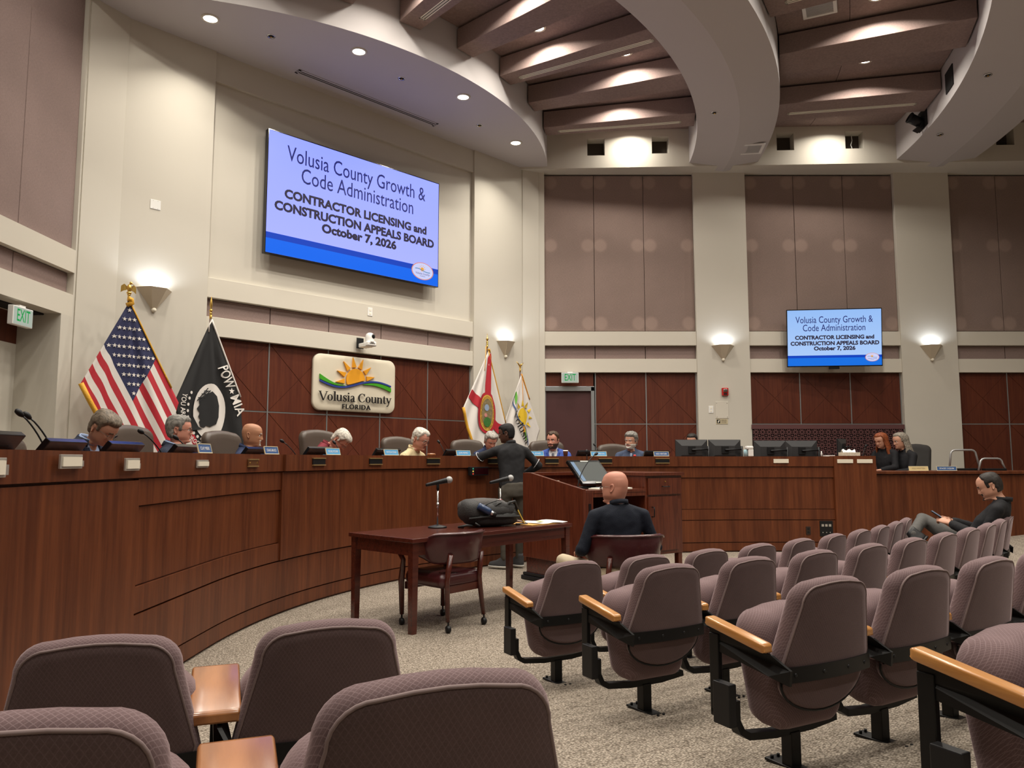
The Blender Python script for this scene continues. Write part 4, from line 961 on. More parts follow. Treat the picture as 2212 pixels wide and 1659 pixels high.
# staff monitors on arms
def staff_mon(x,y,rz,w,h,ztop,label):
    t=empty('staff_monitor',(x,y,1.206),rz,label,'monitor','staff monitors seen from behind')
    zc=ztop-1.206-h/2
    MB().bb(-w/2,w/2,.0,.018,zc-h/2,zc+h/2).build('casing',BLKP,t,bevel=.003)
    mb=MB(); a=.34
    mb.add([(-w/2+.004,-.001,zc+h/2-.004),(w/2-.004,-.001,zc+h/2-.004),(w/2-.10,-.03,zc+h/2-.10),(-w/2+.10,-.03,zc+h/2-.10),(-w/2+.10,-.03,zc-h/2+.08),(w/2-.10,-.03,zc-h/2+.08),(-w/2+.004,-.001,zc-h/2+.004),(w/2-.004,-.001,zc-h/2+.004)],
      [(0,1,2,3),(3,2,5,4),(4,5,7,6),(0,3,4,6),(1,7,5,2)])
    mb.build('rear_shell',BLKG if False else plain('monitor_shell_grey',(.03,.03,.032),.4) if 'monitor_shell_grey' not in MAT else MAT['monitor_shell_grey'],t)
    MB().bb(-.055,.055,-.05,-.03,zc-.06,zc+.06).build('mount_plate',BLKP,t,bevel=.003)
    MB().bb(-w/2+.012,w/2-.012,.0185,.0195,zc-h/2+.012,zc+h/2-.012).build('display',glow('staff_display',srgb(90,110,150),.5) if 'staff_display' not in MAT else MAT['staff_display'],t)
    MB().tube([(0,-.05,zc),(0,-.07,zc),(w*.48,-.07,zc+.01)],.014,8).build('arm',BLKP,t)
    MB().tube([(w*.5,-.06,.0),(w*.5,-.06,zc+.06)],.018,8).build('post',BLKP,t) if rz==0 else MB().tube([(0,-.04,0),(0,-.04,zc)],.018,8).build('post',BLKP,t)
    return t
for x,l in ((2.895,'staff monitor directly in front of the dark-haired head'),(3.43,'staff monitor beside the sanitizer dispenser'),(4.16,'staff monitor right of the sanitizer dispenser'),(4.665,'staff monitor left of the small bottle')):
    staff_mon(x,12.42,0,.52,.33,1.715 if x<3.6 else 1.70,l)
staff_mon(5.36,12.5,RAD(48),.40,.27,1.73,'angled staff monitor behind the tissue box')
stk=empty('sticker_set',(0,0,0)); bpy.data.objects.remove(stk)
sd_=empty('sanitizer_dispenser',(3.69,12.05,1.4515),0,'white hand sanitizer dispenser on the dais','dispenser')
sd_.location=(3.69,12.0,1.4445)
MB().bb(-.02,.06,-.05,.05,0,.11).build('body',WHITE,sd_,bevel=.008); MB().bb(-.045,.06,-.055,.055,.11,.16).build('hood',WHITE,sd_,bevel=.015); MB().lathe([(.001,0),(.03,0),(.03,.09),(.02,.105)],16,M=Matrix.Translation((-.055,-.01,0))).build('bottle',plain('pale_blue_gel',(.35,.55,.62),.15),sd_)
sb=empty('small_bottle',(4.83,12.02,1.4445),0,'tiny clear bottle on the dais','bottle'); MB().lathe([(.001,0),(.014,0),(.014,.045),(.008,.055)],14).build('body',plain('clear_gel',(.6,.6,.58),.1),sb); MB().lathe([(.009,.055),(.009,.078),(.001,.08)],12).build('cap',WHITE,sb)
nb=empty('notepad',(4.88,12.03,1.4445),0,'white notepad on the dais left of the tissue box','notepad'); MB().bb(.0,.14,-.06,.06,0,.018).build('pages',WHITE,nb)
tbx=empty('tissue_box',(5.26,12.05,1.4515),0,'patterned tissue box on the dais end pillar','tissue box')
tp_=plain('patterned_tissue_carton',(.62,.56,.44),.6,var=.45,vscale=45); MB().bb(-.13,.16,-.06,.06,0,.055).build('carton',tp_,tbx,bevel=.002)
rows=[[(-.10+.20*u/8,-.04+.08*v/4,.055+.055*sin(pi*v/4)*(.75+.25*sin(u*1.7))) for v in range(5)] for u in range(9)]; MB().grid(rows).build('tissue',WHITE,tbx)
gooseneck((5.62,12.42,1.207),(5.74,12.5,1.60),'gooseneck microphone left of the red-haired woman')
# carts and mesh chair at the right
def dolly(x,y,w,h,label,z0):
    t=empty('folded_cart',(x,y,z0),0,label,'hand cart','folded hand carts')
    r=.075; P=[(-w/2-.035,0,0),(-w/2,0,h-r)]+[(-w/2+r-r*cos(a),0,h-r+r*sin(a)) for a in (pi/6,pi/3,pi/2)]+[(w/2-r+r*sin(a),0,h-r+r*cos(a)) for a in (0,pi/6,pi/3,pi/2)]+[(w/2+.055,0,0)]
    MB().tube(P,.016,10).build('handle',plain('grey_tube',(.38,.38,.38),.35,.5) if 'grey_tube' not in MAT else MAT['grey_tube'],t)
    MB().bb(-w/2+.05,w/2+.03,-.06,.06,.0,.035).build('deck',BLKP,t,bevel=.005)
dolly(7.47,12.75,.42,.335,'taller grey handle of a folded cart on the staff desk',1.2165)
dolly(7.80,12.55,.36,.195,'lower grey handle of a folded cart on the staff desk',1.2165)
exec_chair(7.25,13.85,RAD(150),1.66,'black mesh-backed chair right of the grey-haired woman',.5,mat=plain('black_mesh',(.02,.017,.015),.6,bump=.5,bscale=300))
# floor-level outlets on the dais front
def small(name,loc,rz,label,cat): return empty(name,loc,rz,label,cat)
o=small('power_outlet',(4.51,11.842,.32),pi,'dark duplex outlet low on the dais front','outlet'); MB().bb(-.035,.035,0,.01,-.06,.06).build('plate',plain('dark_brown_plate',(.025,.012,.008),.4),o,bevel=.003); MB().bb(-.015,.015,.010,.014,.012,.04).bb(-.015,.015,.010,.014,-.04,-.012).build('socket',BLKP,o)['kind']='stuff'
o=small('audio_panel',(4.785,11.842,.35),pi,'black audio connector panel low on the dais front','connector panel'); MB().bb(-.10,.10,0,.010,-.115,.115).build('plate',BLKP,o,bevel=.002)
for x in(-.055,0,.055):
    MB().bb(x-.018,x+.018,.010,.014,.03,.066).build('connector',SILV,o); MB().ball((x,.011,-.06),.008,8,5).build('jack',SILV,o)
# ---------------------------------------------------------------- things on the walls
FLR=frame((.34-.70711*7.86,14.8-.70711*7.86),(.70711,.70711),(-.70711,.70711))   # right-handed frame of the wall behind the dais, u = 7.86 - s
FXR=frame((-5.22,0),(0,1),(-1,0))
def on(F,u,d,z): return F@Matrix.Translation((u,-d,z))
def wthing(name,F,u,d,z,label,cat,group=None):
    o=bpy.data.objects.new(name,None); o.empty_display_size=.1; put(o); o.matrix_world=on(F,u,d,z); return tag(o,label,cat,group)
def poly(mb,P,d0=0.0,d1=.004,m=0): return mb.prism(P,-d1,-d0,m)
def ell(cx,cz,rx,rz,n=28,a0=0,a1=360): return [(cx+rx*cos(RAD(a0+(a1-a0)*i/n)),cz+rz*sin(RAD(a0+(a1-a0)*i/n))) for i in range(n+(0 if abs(a1-a0)>=360 else 1))]
def ribbon(mb,top,bot,d0,d1,m=0):
    """closed solid between two curves of equal length"""
    for i in range(len(top)-1): mb.prism([bot[i],bot[i+1],top[i+1],top[i]],-d1,-d0,m)
    return mb

# serif lettering drawn with contrasted strokes
def _cr(P,n=5):
    out=[]
    for i in range(len(P)-1):
        p0=P[max(i-1,0)];p1=P[i];p2=P[i+1];p3=P[min(i+2,len(P)-1)]
        for k in range(n):
            t=k/n; out.append(tuple(.5*((2*p1[j])+(-p0[j]+p2[j])*t+(2*p0[j]-5*p1[j]+4*p2[j]-p3[j])*t*t+(-p0[j]+3*p1[j]-3*p2[j]+p3[j])*t**3) for j in range(3)))
    return out+[P[-1]]
TH,TN=.115,.045
GL={'V':(.70,[[(.04,.72,TH),(.36,0,TH)],[(.67,.72,TN),(.36,0,TN)],[(-.06,.705,.035),(.18,.705,.035)],[(.55,.705,.035),(.76,.705,.035)]]),
'o':(.55,'O'),'l':(.27,[[(.13,.02,TH),(.13,.76,TH)],[(.0,.02,.035),(.26,.02,.035)],[(.0,.74,.035),(.13,.75,.035)]]),
'u':(.58,[[(.11,.50,TH),(.11,.16,TH),(.18,.04,.07),(.28,.03,.06),(.40,.12,.05)],[(.43,.50,TH),(.43,.02,TH)],[(0,.49,.035),(.12,.49,.035)],[(.32,.49,.035),(.44,.49,.035)],[(.43,.02,.035),(.55,.03,.035)]]),
's':(.42,[[(.33,.38,.05),(.27,.475,.05),(.18,.48,.05),(.10,.42,.08),(.11,.33,.11),(.22,.25,.12),(.32,.17,.11),(.32,.08,.08),(.24,.02,.05),(.14,.02,.05),(.06,.12,.05)],[(.34,.47,.03),(.34,.36,.03)],[(.045,.03,.03),(.045,.14,.03)]]),
'i':(.27,[[(.13,.02,TH),(.13,.50,TH)],[(0,.02,.035),(.26,.02,.035)],[(0,.49,.035),(.13,.49,.035)],[(.12,.60,.05),(.12,.63,.11),(.12,.69,.11),(.12,.72,.05)]]),
'a':(.50,[[(.09,.38,.07),(.13,.46,.05),(.22,.48,.05),(.32,.42,.09),(.34,.30,TH),(.34,.08,TH),(.40,.02,.06),(.48,.06,.03)],[(.34,.29,.04),(.18,.24,.06),(.09,.14,.10),(.12,.05,.08),(.22,.03,.05),(.33,.12,.04)]]),
'C':(.72,[[(.62,.55,.05),(.54,.66,.05),(.40,.70,.05),(.22,.63,.08),(.11,.48,.115),(.10,.32,.125),(.18,.13,.10),(.34,.03,.05),(.50,.04,.045),(.63,.16,.04)],[(.635,.71,.035),(.635,.50,.035)]]),
'n':(.58,[[(.11,.02,TH),(.11,.50,TH)],[(.15,.36,.04),(.24,.45,.05),(.34,.46,.07),(.42,.36,TH),(.43,.02,TH)],[(0,.02,.035),(.23,.02,.035)],[(0,.49,.035),(.11,.49,.035)],[(.32,.02,.035),(.55,.02,.035)]]),
't':(.34,[[(.15,.64,.05),(.14,.50,.10),(.14,.14,TH),(.18,.04,.08),(.25,.02,.05),(.32,.07,.03)],[(.0,.48,.04),(.30,.48,.04)]]),
'y':(.52,[[(.08,.49,TH),(.27,.06,TH)],[(.46,.49,TN),(.27,.04,TN),(.18,-.14,.06),(.07,-.20,.08)],[(-.02,.485,.035),(.20,.485,.035)],[(.36,.485,.035),(.54,.485,.035)]]),' ':(.24,[])}
def serif(s,width,M,mat,parent,d=.012,post=None,name='lettering'):
    mb=MB(); x=0
    for ch in s:
        adv,st=GL[ch]
        if st=='O':
            n=24
            for i in range(n):
                q=[]
                for k in (i,i+1):
                    a=2*pi*k/n; w=TN+(TH-TN)*abs(cos(a))**1.3
                    q.append(((x+.26+(.20+w/2-.02)*cos(a),.25+(.255)*sin(a)),(x+.26+(.20-w/2-.02)*cos(a),.25+(.255-TN)*sin(a))))
                mb.prism([q[0][0],q[1][0],q[1][1],q[0][1]],-d,0)
        else:
            for P in st:
                C=_cr(P) if len(P)>2 else P; L=[];R=[]
                for i in range(len(C)):
                    a=C[max(i-1,0)]; b=C[min(i+1,len(C)-1)]; tx,tz=b[0]-a[0],b[1]-a[1]; l=hypot(tx,tz) or 1
                    nx,nz=-tz/l,tx/l; w=C[i][2]/2
                    if len(P)==2 and abs(tz)>.3*abs(tx) and ch in 'Vy': nx,nz=-1,0
                    L.append((x+C[i][0]+nx*w,C[i][1]+nz*w)); R.append((x+C[i][0]-nx*w,C[i][1]-nz*w))
                for i in range(len(C)-1): mb.prism([L[i],R[i],R[i+1],L[i+1]],-d,0)
        x+=adv
    k=width/x
    mb.v=[((p[0]-x/2)*k,p[1],p[2]*k) for p in mb.v]
    if post: mb.v=[tuple(post(Vector(p))) for p in mb.v]
    return mb.build(name,mat,parent,M=M,merge=False)

NAVYT=glow('slide_navy_text',srgb(35,40,110),1.0); BLKT=glow('slide_dark_text',srgb(48,42,62),1.0)
def slide_mat(name,top,bot):
    m,ns,ln,p=_m(name); p.inputs['Base Color'].default_value=(0,0,0,1); p.inputs['Roughness'].default_value=.35; p.inputs['Specular IOR Level'].default_value=.2
    tc=N(ns,'ShaderNodeTexCoord'); sx=N(ns,'ShaderNodeSeparateXYZ'); ln.new(tc.outputs['Generated'],sx.inputs[0])
    mx=N(ns,'ShaderNodeMix',data_type='RGBA'); mx.inputs[6].default_value=(*bot,1); mx.inputs[7].default_value=(*top,1); ln.new(sx.outputs[2],mx.inputs[0])
    ln.new(mx.outputs[2],p.inputs['Emission Color']); p.inputs['Emission Strength'].default_value=1.0
    return m
def slide(t,w,h,cols,k,thin):
    """the projected page: k scales everything from the 3.19 m wide screen"""
    bg,dk,br=cols
    MB().bb(-w/2,w/2,-.002,0,-h/2,h/2).build('slide',bg,t)
    MB().bb(-w/2,w/2,-.0035,-.002,-.70*k,-.612*k).build('dark_blue_stripe',dk,t); MB().bb(-w/2,w/2,-.0035,-.002,-h/2,-.70*k).build('bright_blue_stripe',br,t)
    T=lambda x,z:Matrix.Translation((x*k,-.006,z*k))
    for s_,x,z,sz,fit,mt,of in (('Volusia County Growth &',.0,.63,.335,2.60,NAVYT,.001),('Code Administration',-.005,.345,.335,2.10,NAVYT,.001),('CONTRACTOR LICENSING and',.005,.01,.185,2.66,BLKT,.009),('CONSTRUCTION APPEALS BOARD',.01,-.195,.185,2.98,BLKT,.009),('October 7, 2026',.005,-.375,.185,1.40,BLKT,.009)):
        text(s_,sz*k,T(x,z),mt,t,fit=fit*k,off=of*k)
    # round county badge
    c=(1.26*k,-.70*k); rx,rz=.235*k,.150*k
    mb=MB(); mb.prism(ell(c[0],c[1],rx,rz),-.0052,-.0036); b=mb.build('badge_rim',glow('badge_orange',srgb(225,140,100),1.0) if 'badge_orange' not in MAT else MAT['badge_orange'],t)
    MB().prism(ell(c[0],c[1],rx*.93,rz*.92),-.0062,-.0052).build('badge_field',glow('badge_field',srgb(205,210,250),1.0) if 'badge_field' not in MAT else MAT['badge_field'],t)
    g=lambda n,c_: MAT[n] if n in MAT else glow(n,srgb(*c_),1.0)
    mb=MB(); mb.prism(ell(c[0]-.01*k,c[1]+.03*k,.038*k,.034*k,16),-.0072,-.0063)
    for a in (10,40,70,100,130,160):
        d=Vector((cos(RAD(a)),sin(RAD(a)))); p=Vector((c[0]-.01*k,c[1]+.03*k)); q=Vector((-d.y,d.x)); 
        mb.prism([tuple(p+d*.05*k-q*.006*k),tuple(p+d*.05*k+q*.006*k),tuple(p+d*.085*k)],-.0072,-.0063)
    mb.build('badge_sun',g('badge_sun',(240,170,60)),t)
    xs=[-.16+.32*i/16 for i in range(17)]; f=lambda x: .012-.022*sin(x*14)
    ribbon(MB(),[(c[0]+x*k,c[1]+(f(x)+.006)*k) for x in xs],[(c[0]+x*k,c[1]+(f(x)-.006)*k) for x in xs],.0063,.0074).build('badge_wave',g('badge_wave',(70,130,170)),t)
    text('Volusia County',.052*k,Matrix.Translation((c[0],-.0078,c[1]-.045*k)),NAVYT,t,fit=.30*k); text('FLORIDA',.028*k,Matrix.Translation((c[0],-.0078,c[1]-.088*k)),NAVYT,t,fit=.11*k)
scr=wthing('display_screen',FLR,3.865,.10,5.28,'big wall screen showing the meeting slide above the county sign','screen')
MB().bb(-1.605,1.605,.0,.09,-.925,.925).build('casing',BLKG,scr,bevel=.004)
MB().bb(-1.605,1.605,-.004,.0,-.925,-.915).bb(-1.605,-1.597,-.004,0,-.925,.925).bb(1.597,1.605,-.004,0,-.925,.925).bb(-1.605,1.605,-.004,0,.915,.925).build('bezel',BLKG,scr)
slide(scr,3.192,1.826,(slide_mat('slide_lavender',srgb(156,170,252)[:2]+(1.35,),srgb(178,186,255)[:2]+(1.4,)),glow('slide_dark_blue',srgb(12,66,190),1.0),glow('slide_bright_blue',srgb(4,104,240),1.0)),1.0,True)
tv=wthing('wall_television',FR,6.155,.28,3.71,'smaller television on the far wall showing the meeting slide','television')
tv.matrix_world=on(FR,6.155,.30,3.71)@Matrix.Rotation(RAD(-7),4,'Z')@Matrix.Rotation(RAD(5),4,'X')
MB().bb(-.872,.872,.0,.05,-.552,.552).build('casing',BLKG,tv,bevel=.004); MB().bb(-.872,.872,-.006,0,-.552,-.532).bb(-.872,-.86,-.006,0,-.552,.552).bb(.86,.872,-.006,0,-.552,.552).bb(-.872,.872,-.006,0,.54,.552).build('bezel',BLKG,tv)
slide(tv,1.72,1.072,(slide_mat('slide_sky',srgb(150,190,246),srgb(176,206,250)),MAT['slide_dark_blue'],glow('slide_tv_blue',srgb(20,112,226),1.0)),.545,True)
MB().bb(-.05,.05,.05,.29,-.12,.12).build('wall_bracket',BLKP,tv); MB().bb(-.09,.09,.0,.06,-.60,-.55).build('sensor_box',BLKP,tv)

# county sign
sg=wthing('county_sign',FLR,3.94,-.10,2.577,'cream county sign with orange sun and waves on the veneer wall','sign')
CREAM=plain('cream_sign_board',(.68,.62,.49),.5); SUNO=plain('sun_orange',(.80,.35,.015),.45); WBLUE=plain('wave_blue',(.018,.045,.26),.45); WGRN=plain('wave_green',(.05,.33,.012),.45); INK=plain('black_sign_letters',(.012,.010,.010),.4)
pillow(rrect(1.52,1.52,-.435,.435,.13,.13),[(-.055,.012),(-.048,.003),(-.035,.0),(-.002,.0)]).build('board',CREAM,sg)
sx_=-.02; sz_=.058
xs=[-.66+1.32*i/40 for i in range(41)]
wv=lambda x: .018-.078*sin((x+.66)/1.32*pi*1.93)*(.95 if x<.1 else .8)-.028*(x+.66)/1.32
S_=ell(sx_,sz_,.172,.185,36); S_=[(x,max(z,wv(x)+.032)) for x,z in S_]
MB().prism(S_,-.085,-.058).build('sun',SUNO,sg,merge=True)
mb=MB()
for a in (187,159,129,99,69,39,12):
    d=Vector((cos(RAD(a)),sin(RAD(a)))); q=Vector((-d.y,d.x)); p=Vector((sx_,sz_)); mb2=MB()
    mb2.prism([tuple(p+d*.205-q*.040),tuple(p+d*.21+q*.036),tuple(p+d*.365)],-.085,-.058); mb2.build('sun_ray',SUNO,sg)
ribbon(MB(),[(x,wv(x)+.013) for x in xs],[(x,wv(x)-.013) for x in xs],.058,.08).build('blue_wave',WBLUE,sg)
xl=[-.66+.46*i/14 for i in range(15)]; ribbon(MB(),[(x,wv(x)+.024+.075*(1-i/14)**1.2) for i,x in enumerate(xl)],[(x,wv(x)+.022) for x in xl],.058,.08).build('green_wave',WGRN,sg)
xr=[.12+.54*i/16 for i in range(17)]; ribbon(MB(),[(x,wv(x)-.024) for x in xr],[(x,wv(x)-.026-.066*(i/16)**.7) for i,x in enumerate(xr)],.058,.08).build('green_wave',WGRN,sg)
serif('Volusia County',1.33,Matrix.Translation((.0,-.075,-.285)),INK,sg,d=.012)
text('FLORIDA',.105,Matrix.Translation((0,-.078,-.365)),INK,sg,ext=.008,fit=.52,off=.001,spacing=1.15)
# camera over the sign
pc=wthing('ptz_camera',FLR,3.99,.02,3.19,'white dome camera on a bracket above the county sign','camera')
MB().bb(-.10,.03,-.005,.0,-.05,.12).build('back_plate',BLKP,pc)
MB().bb(-.07,.08,-.20,-.005,-.04,.03).build('base',WHITE,pc,bevel=.015)
pillow(rrect(.17,.17,-.03,.05,.03,.02),[(-.28,.02),(-.27,.0),(-.15,.0),(-.14,.02)]).build('foot',WHITE,pc,M=Matrix.Translation((.02,.02,.0)))
hd=MB().lathe([(.001,.19),(.03,.186),(.055,.17),(.068,.14),(.072,.10),(.072,.05),(.08,.03),(.001,.03)],22,M=Matrix.Translation((.02,-.19,0))).build('head',WHITE,pc)
MB().lathe([(.001,.0),(.032,.0),(.036,-.008),(.036,-.02)],18,M=Matrix.Translation((.045,-.262,.125))@Matrix.Rotation(pi/2,4,'X')@Matrix.Rotation(.25,4,'Y')).build('lens',BLKG,hd); MB().bb(-.03,.07,-.262,-.255,.008,.018).build('label_strip',BLKP,pc)
# sconces: half pyramids that wash the wall with cool light
E_SCONCE=11
def sconce(F,u,z,label):
    t=wthing('wall_sconce',F,u,0,z,label,'wall lamp','wall sconces')
    n=[( -.225,0,.135),(-.10,-.17,.135),(.10,-.17,.135),(.225,0,.135)]; lo=[(-.02,0,-.135),(-.02,-.03,-.135),(.02,-.03,-.135),(.02,0,-.135)]
    mb=MB()
    for a,b in ((0,1),(1,2),(2,3)): mb.add([lo[a],lo[b],n[b],n[a]],[(0,1,2,3)])
    o=mb.build('shade',plain('bronze_beige_metal',(.58,.50,.38),.5) if 'bronze_beige_metal' not in MAT else MAT['bronze_beige_metal'],t,merge=True,fix=False); s=o.modifiers.new('t','SOLIDIFY'); s.thickness=.008
    MB().ball((0,-.02,-.142),.032,14,9).build('finial',CARD,t)
    MB().lathe([(.001,.05),(.045,.05),(.045,.09),(.001,.10)],14,M=Matrix.Translation((0,-.07,0))).build('bulb',glow('cool_bulb',(.85,.92,1.0),14.0) if 'cool_bulb' not in MAT else MAT['cool_bulb'],t)
    d=bpy.data.lights.new('sconce_lamp','SPOT'); d.energy=E_SCONCE; d.color=(.80,.88,1.0); d.shadow_soft_size=.03; d.spot_size=RAD(165); d.spot_blend=.5
    l=bpy.data.objects.new('sconce_lamp',d); put(l); l.matrix_world=on(F,u,.10,z+.118)@Matrix.Rotation(pi,4,'X')
sconce(FLR,7.86-7.06,3.465,'wall sconce beside the national flag'); sconce(FLR,7.86-.665,3.465,'wall sconce above the white state flag'); sconce(FR,4.105,3.465,'wall sconce on the pillar above the fire alarm'); sconce(FR,8.165,3.465,'wall sconce on the pillar at the far right')
# exit signs
EXW=glow('exit_sign_white',srgb(190,200,185),.75); EXG=glow('exit_green',srgb(10,150,70),1.0)
def exit_sign(F,u,d,z,label,w=.33,h=.20):
    t=wthing('exit_sign',F,u,d,z,label,'exit sign','exit signs')
    MB().bb(-w/2,w/2,-.03,.03,-h/2,h/2).build('housing',WHITE,t,bevel=.006); MB().bb(-w/2+.01,w/2-.01,-.032,-.030,-h/2+.01,h/2-.01).build('face',EXW,t)
    text('EXIT',.185,Matrix.Translation((0,-.034,0)),EXG,t,fit=.215,off=.002); MB().bb(-.05,.05,-.02,.04,h/2,h/2+.02).build('canopy',WHITE,t)
exit_sign(FR,1.12,.06,2.965,'exit sign over the maroon door in the far wall')
exit_sign(FXR,7.99,.03,2.895,'exit sign at the far left edge of the picture')
rd=wthing('round_detector',FR,1.07,-.02,3.18,'white round detector above the far exit sign','detector'); MB().lathe([(.001,-.03),(.045,-.028),(.058,-.018),(.062,0)],24,M=Matrix.Rotation(-pi/2,4,'X')@Matrix.Diagonal((1,1,-1,1))).build('cover',WHITE,rd)
sb_=wthing('fire_alarm_strobe',FR,4.12,.0,2.70,'red fire alarm strobe on the far pillar','fire alarm'); MB().bb(-.062,.062,-.045,0,-.075,.075).build('body',plain('alarm_red',(.45,.015,.012),.35),sb_,bevel=.008); MB().bb(-.04,.04,-.065,-.045,-.01,.05).build('lens',CHROME,sb_,bevel=.008); MB().bb(-.035,.035,-.048,-.044,-.06,-.03).build('grille',BLKP,sb_)
ap_=wthing('access_panel',FR,4.055,.0,2.35,'cream square access panel on the far pillar below the alarm','access panel'); MB().bb(-.126,.126,-.008,0,-.165,.165).build('cover',PAINT2,ap_,bevel=.003)
mb=MB()
for x in (-.1,.1):
    for z in(-.135,.135): mb.ball((x,-.009,z),.008,8,5)
mb.build('screws',SILV,ap_)['kind']='stuff'
ol=wthing('wall_outlet',FR,3.845,.0,2.355,'white outlet plate on the far pillar left of the panel','outlet'); MB().bb(-.045,.045,-.008,0,-.068,.068).build('plate',WHITE,ol,bevel=.003); MB().bb(-.018,.018,-.011,-.008,.012,.045).bb(-.018,.018,-.011,-.008,-.045,-.012).build('socket',CARD,ol)['kind']='stuff'
ad=wthing('hearing_loop_sign',FR,4.05,.0,2.125,'small brass assistive listening sign on the far pillar','sign'); MB().bb(-.112,.112,-.006,0,-.05,.05).build('plate',plain('pale_brass_plate',(.52,.45,.30),.4),ad); MB().bb(-.10,-.035,-.0075,-.006,-.034,.036).build('symbol',INK,ad)
mb=MB(); mb.prism([(-.085,-.02),(-.07,.02),(-.05,.026),(-.045,.01),(-.06,-.005),(-.065,-.025)],-.009,-.0075); mb.build('ear_mark',CARD,ad)
for i,z in enumerate((.028,.010,-.008,-.026)): text(('ASSISTIVE','LISTENING','SYSTEM','AVAILABLE')[i],.016,Matrix.Translation((.035,-.0075,z)),INK,ad,fit=.105-.01*(i==2))
o2=wthing('wall_outlet',FLR,7.86-3.70,-.0,3.78,'white outlet on the cream wall under the big screen','outlet'); o2.matrix_world=on(FLR,7.86-3.70,-.02,3.765); MB().bb(-.045,.045,-.008,0,-.068,.068).build('plate',WHITE,o2,bevel=.003); MB().bb(-.018,.018,-.011,-.008,.012,.045).bb(-.018,.018,-.011,-.008,-.045,-.012).build('socket',CARD,o2)['kind']='stuff'
bp=wthing('blank_wall_plate',FLR,7.86-7.095,.0,4.722,'white blank square plate high on the wall left of the big screen','wall plate'); MB().bb(-.066,.066,-.008,0,-.062,.062).build('plate',WHITE,bp,bevel=.003)
mb=MB()
for x in (-.03,.03):
    for z in(-.05,.05): mb.ball((x,-.009,z),.004,6,4)
mb.build('screws',SILV,bp)['kind']='stuff'
bp2=wthing('light_switch',FLR,.22,.0,1.74,'white switch plate low on the corner behind the crossing microphones','switch'); MB().bb(-.045,.045,-.03,0,-.10,.10).build('plate',WHITE,bp2,bevel=.004); MB().bb(-.012,.012,-.036,-.03,-.02,.02).build('toggle',CARD,bp2)
# pierced screen in front of the second bay
ls=wthing('pierced_screen',FR,6.085,.02,1.25,'maroon pierced metal screen behind the staff desk','screen panel')
MAR=plain('maroon_metal',(.105,.040,.040),.5)
MB().bb(-1.47,1.47,-.012,.012,.73,.815).build('top_rail',MAR,ls); MB().bb(-1.47,1.47,-.012,.012,-.75,.10).build('lower_sheet',MAR,ls); MB().bb(-1.46,1.46,.010,.014,.10,.73).build('dark_backing',plain('dark_maroon_cloth',(.022,.010,.010),.9),ls)
mb=MB(); c=.126
for i in range(23):
    for j in range(5):
        cx=-1.39+c*i; cz=.163+c*j
        for k in range(8):
            a=2*pi*(k+.5)/8; d=Vector((cos(a),sin(a))); q=Vector((-d.y,d.x)); p=Vector((cx,cz))
            mb.prism([tuple(p+d*.018-q*.007),tuple(p+d*.018+q*.007),tuple(p+d*.050+q*.013),tuple(p+d*.066),tuple(p+d*.050-q*.013)],-.008,.008)
        mb.prism(ell(cx+c/2,cz+c/2,.018,.018,6),-.008,.008)
lt=mb.build('lattice',MAR,ls,merge=False,fix=False); lt['kind']='stuff'
# stage light in the niche of the right ring
pA=polar(12.74,-8.3,7.33); st=empty('stage_light',pA,RAD(-8.3),'black stage spotlight on the side of the right ceiling ring','spotlight')
Mt=Matrix.Rotation(RAD(28),4,'Y')@Matrix.Rotation(RAD(6),4,'Z')
MB().tube([(.06,0,0),(-.20,0,0)],[.085,.085],18,M=Mt).build('body',BLKP,st); MB().lathe([(.088,-.0),(.098,.01),(.098,.03),(.088,.04)],18,M=Mt@Matrix.Translation((-.20,0,0))@Matrix.Rotation(-pi/2,4,'Y')).build('hood_ring',BLKP,st); MB().lathe([(.001,.012),(.05,.009),(.085,.0)],18,M=Mt@Matrix.Translation((-.205,0,0))@Matrix.Rotation(-pi/2,4,'Y')).build('lens',CHROME,st); MB().bb(-.05,.05,-.1,.1,-.14,-.12,M=Mt).bb(-.02,.02,-.105,-.095,-.13,.0,M=Mt).bb(-.02,.02,.095,.105,-.13,.0,M=Mt).build('yoke',BLKP,st)
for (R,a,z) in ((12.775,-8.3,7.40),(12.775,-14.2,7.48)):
    MB().bb(-.012,.004,-.19,.19,-.17,.17,M=Matrix.Translation(polar(R,a,z))@Matrix.Rotation(RAD(a),4,'Z')).build('ring_niche',DARK,ceil)

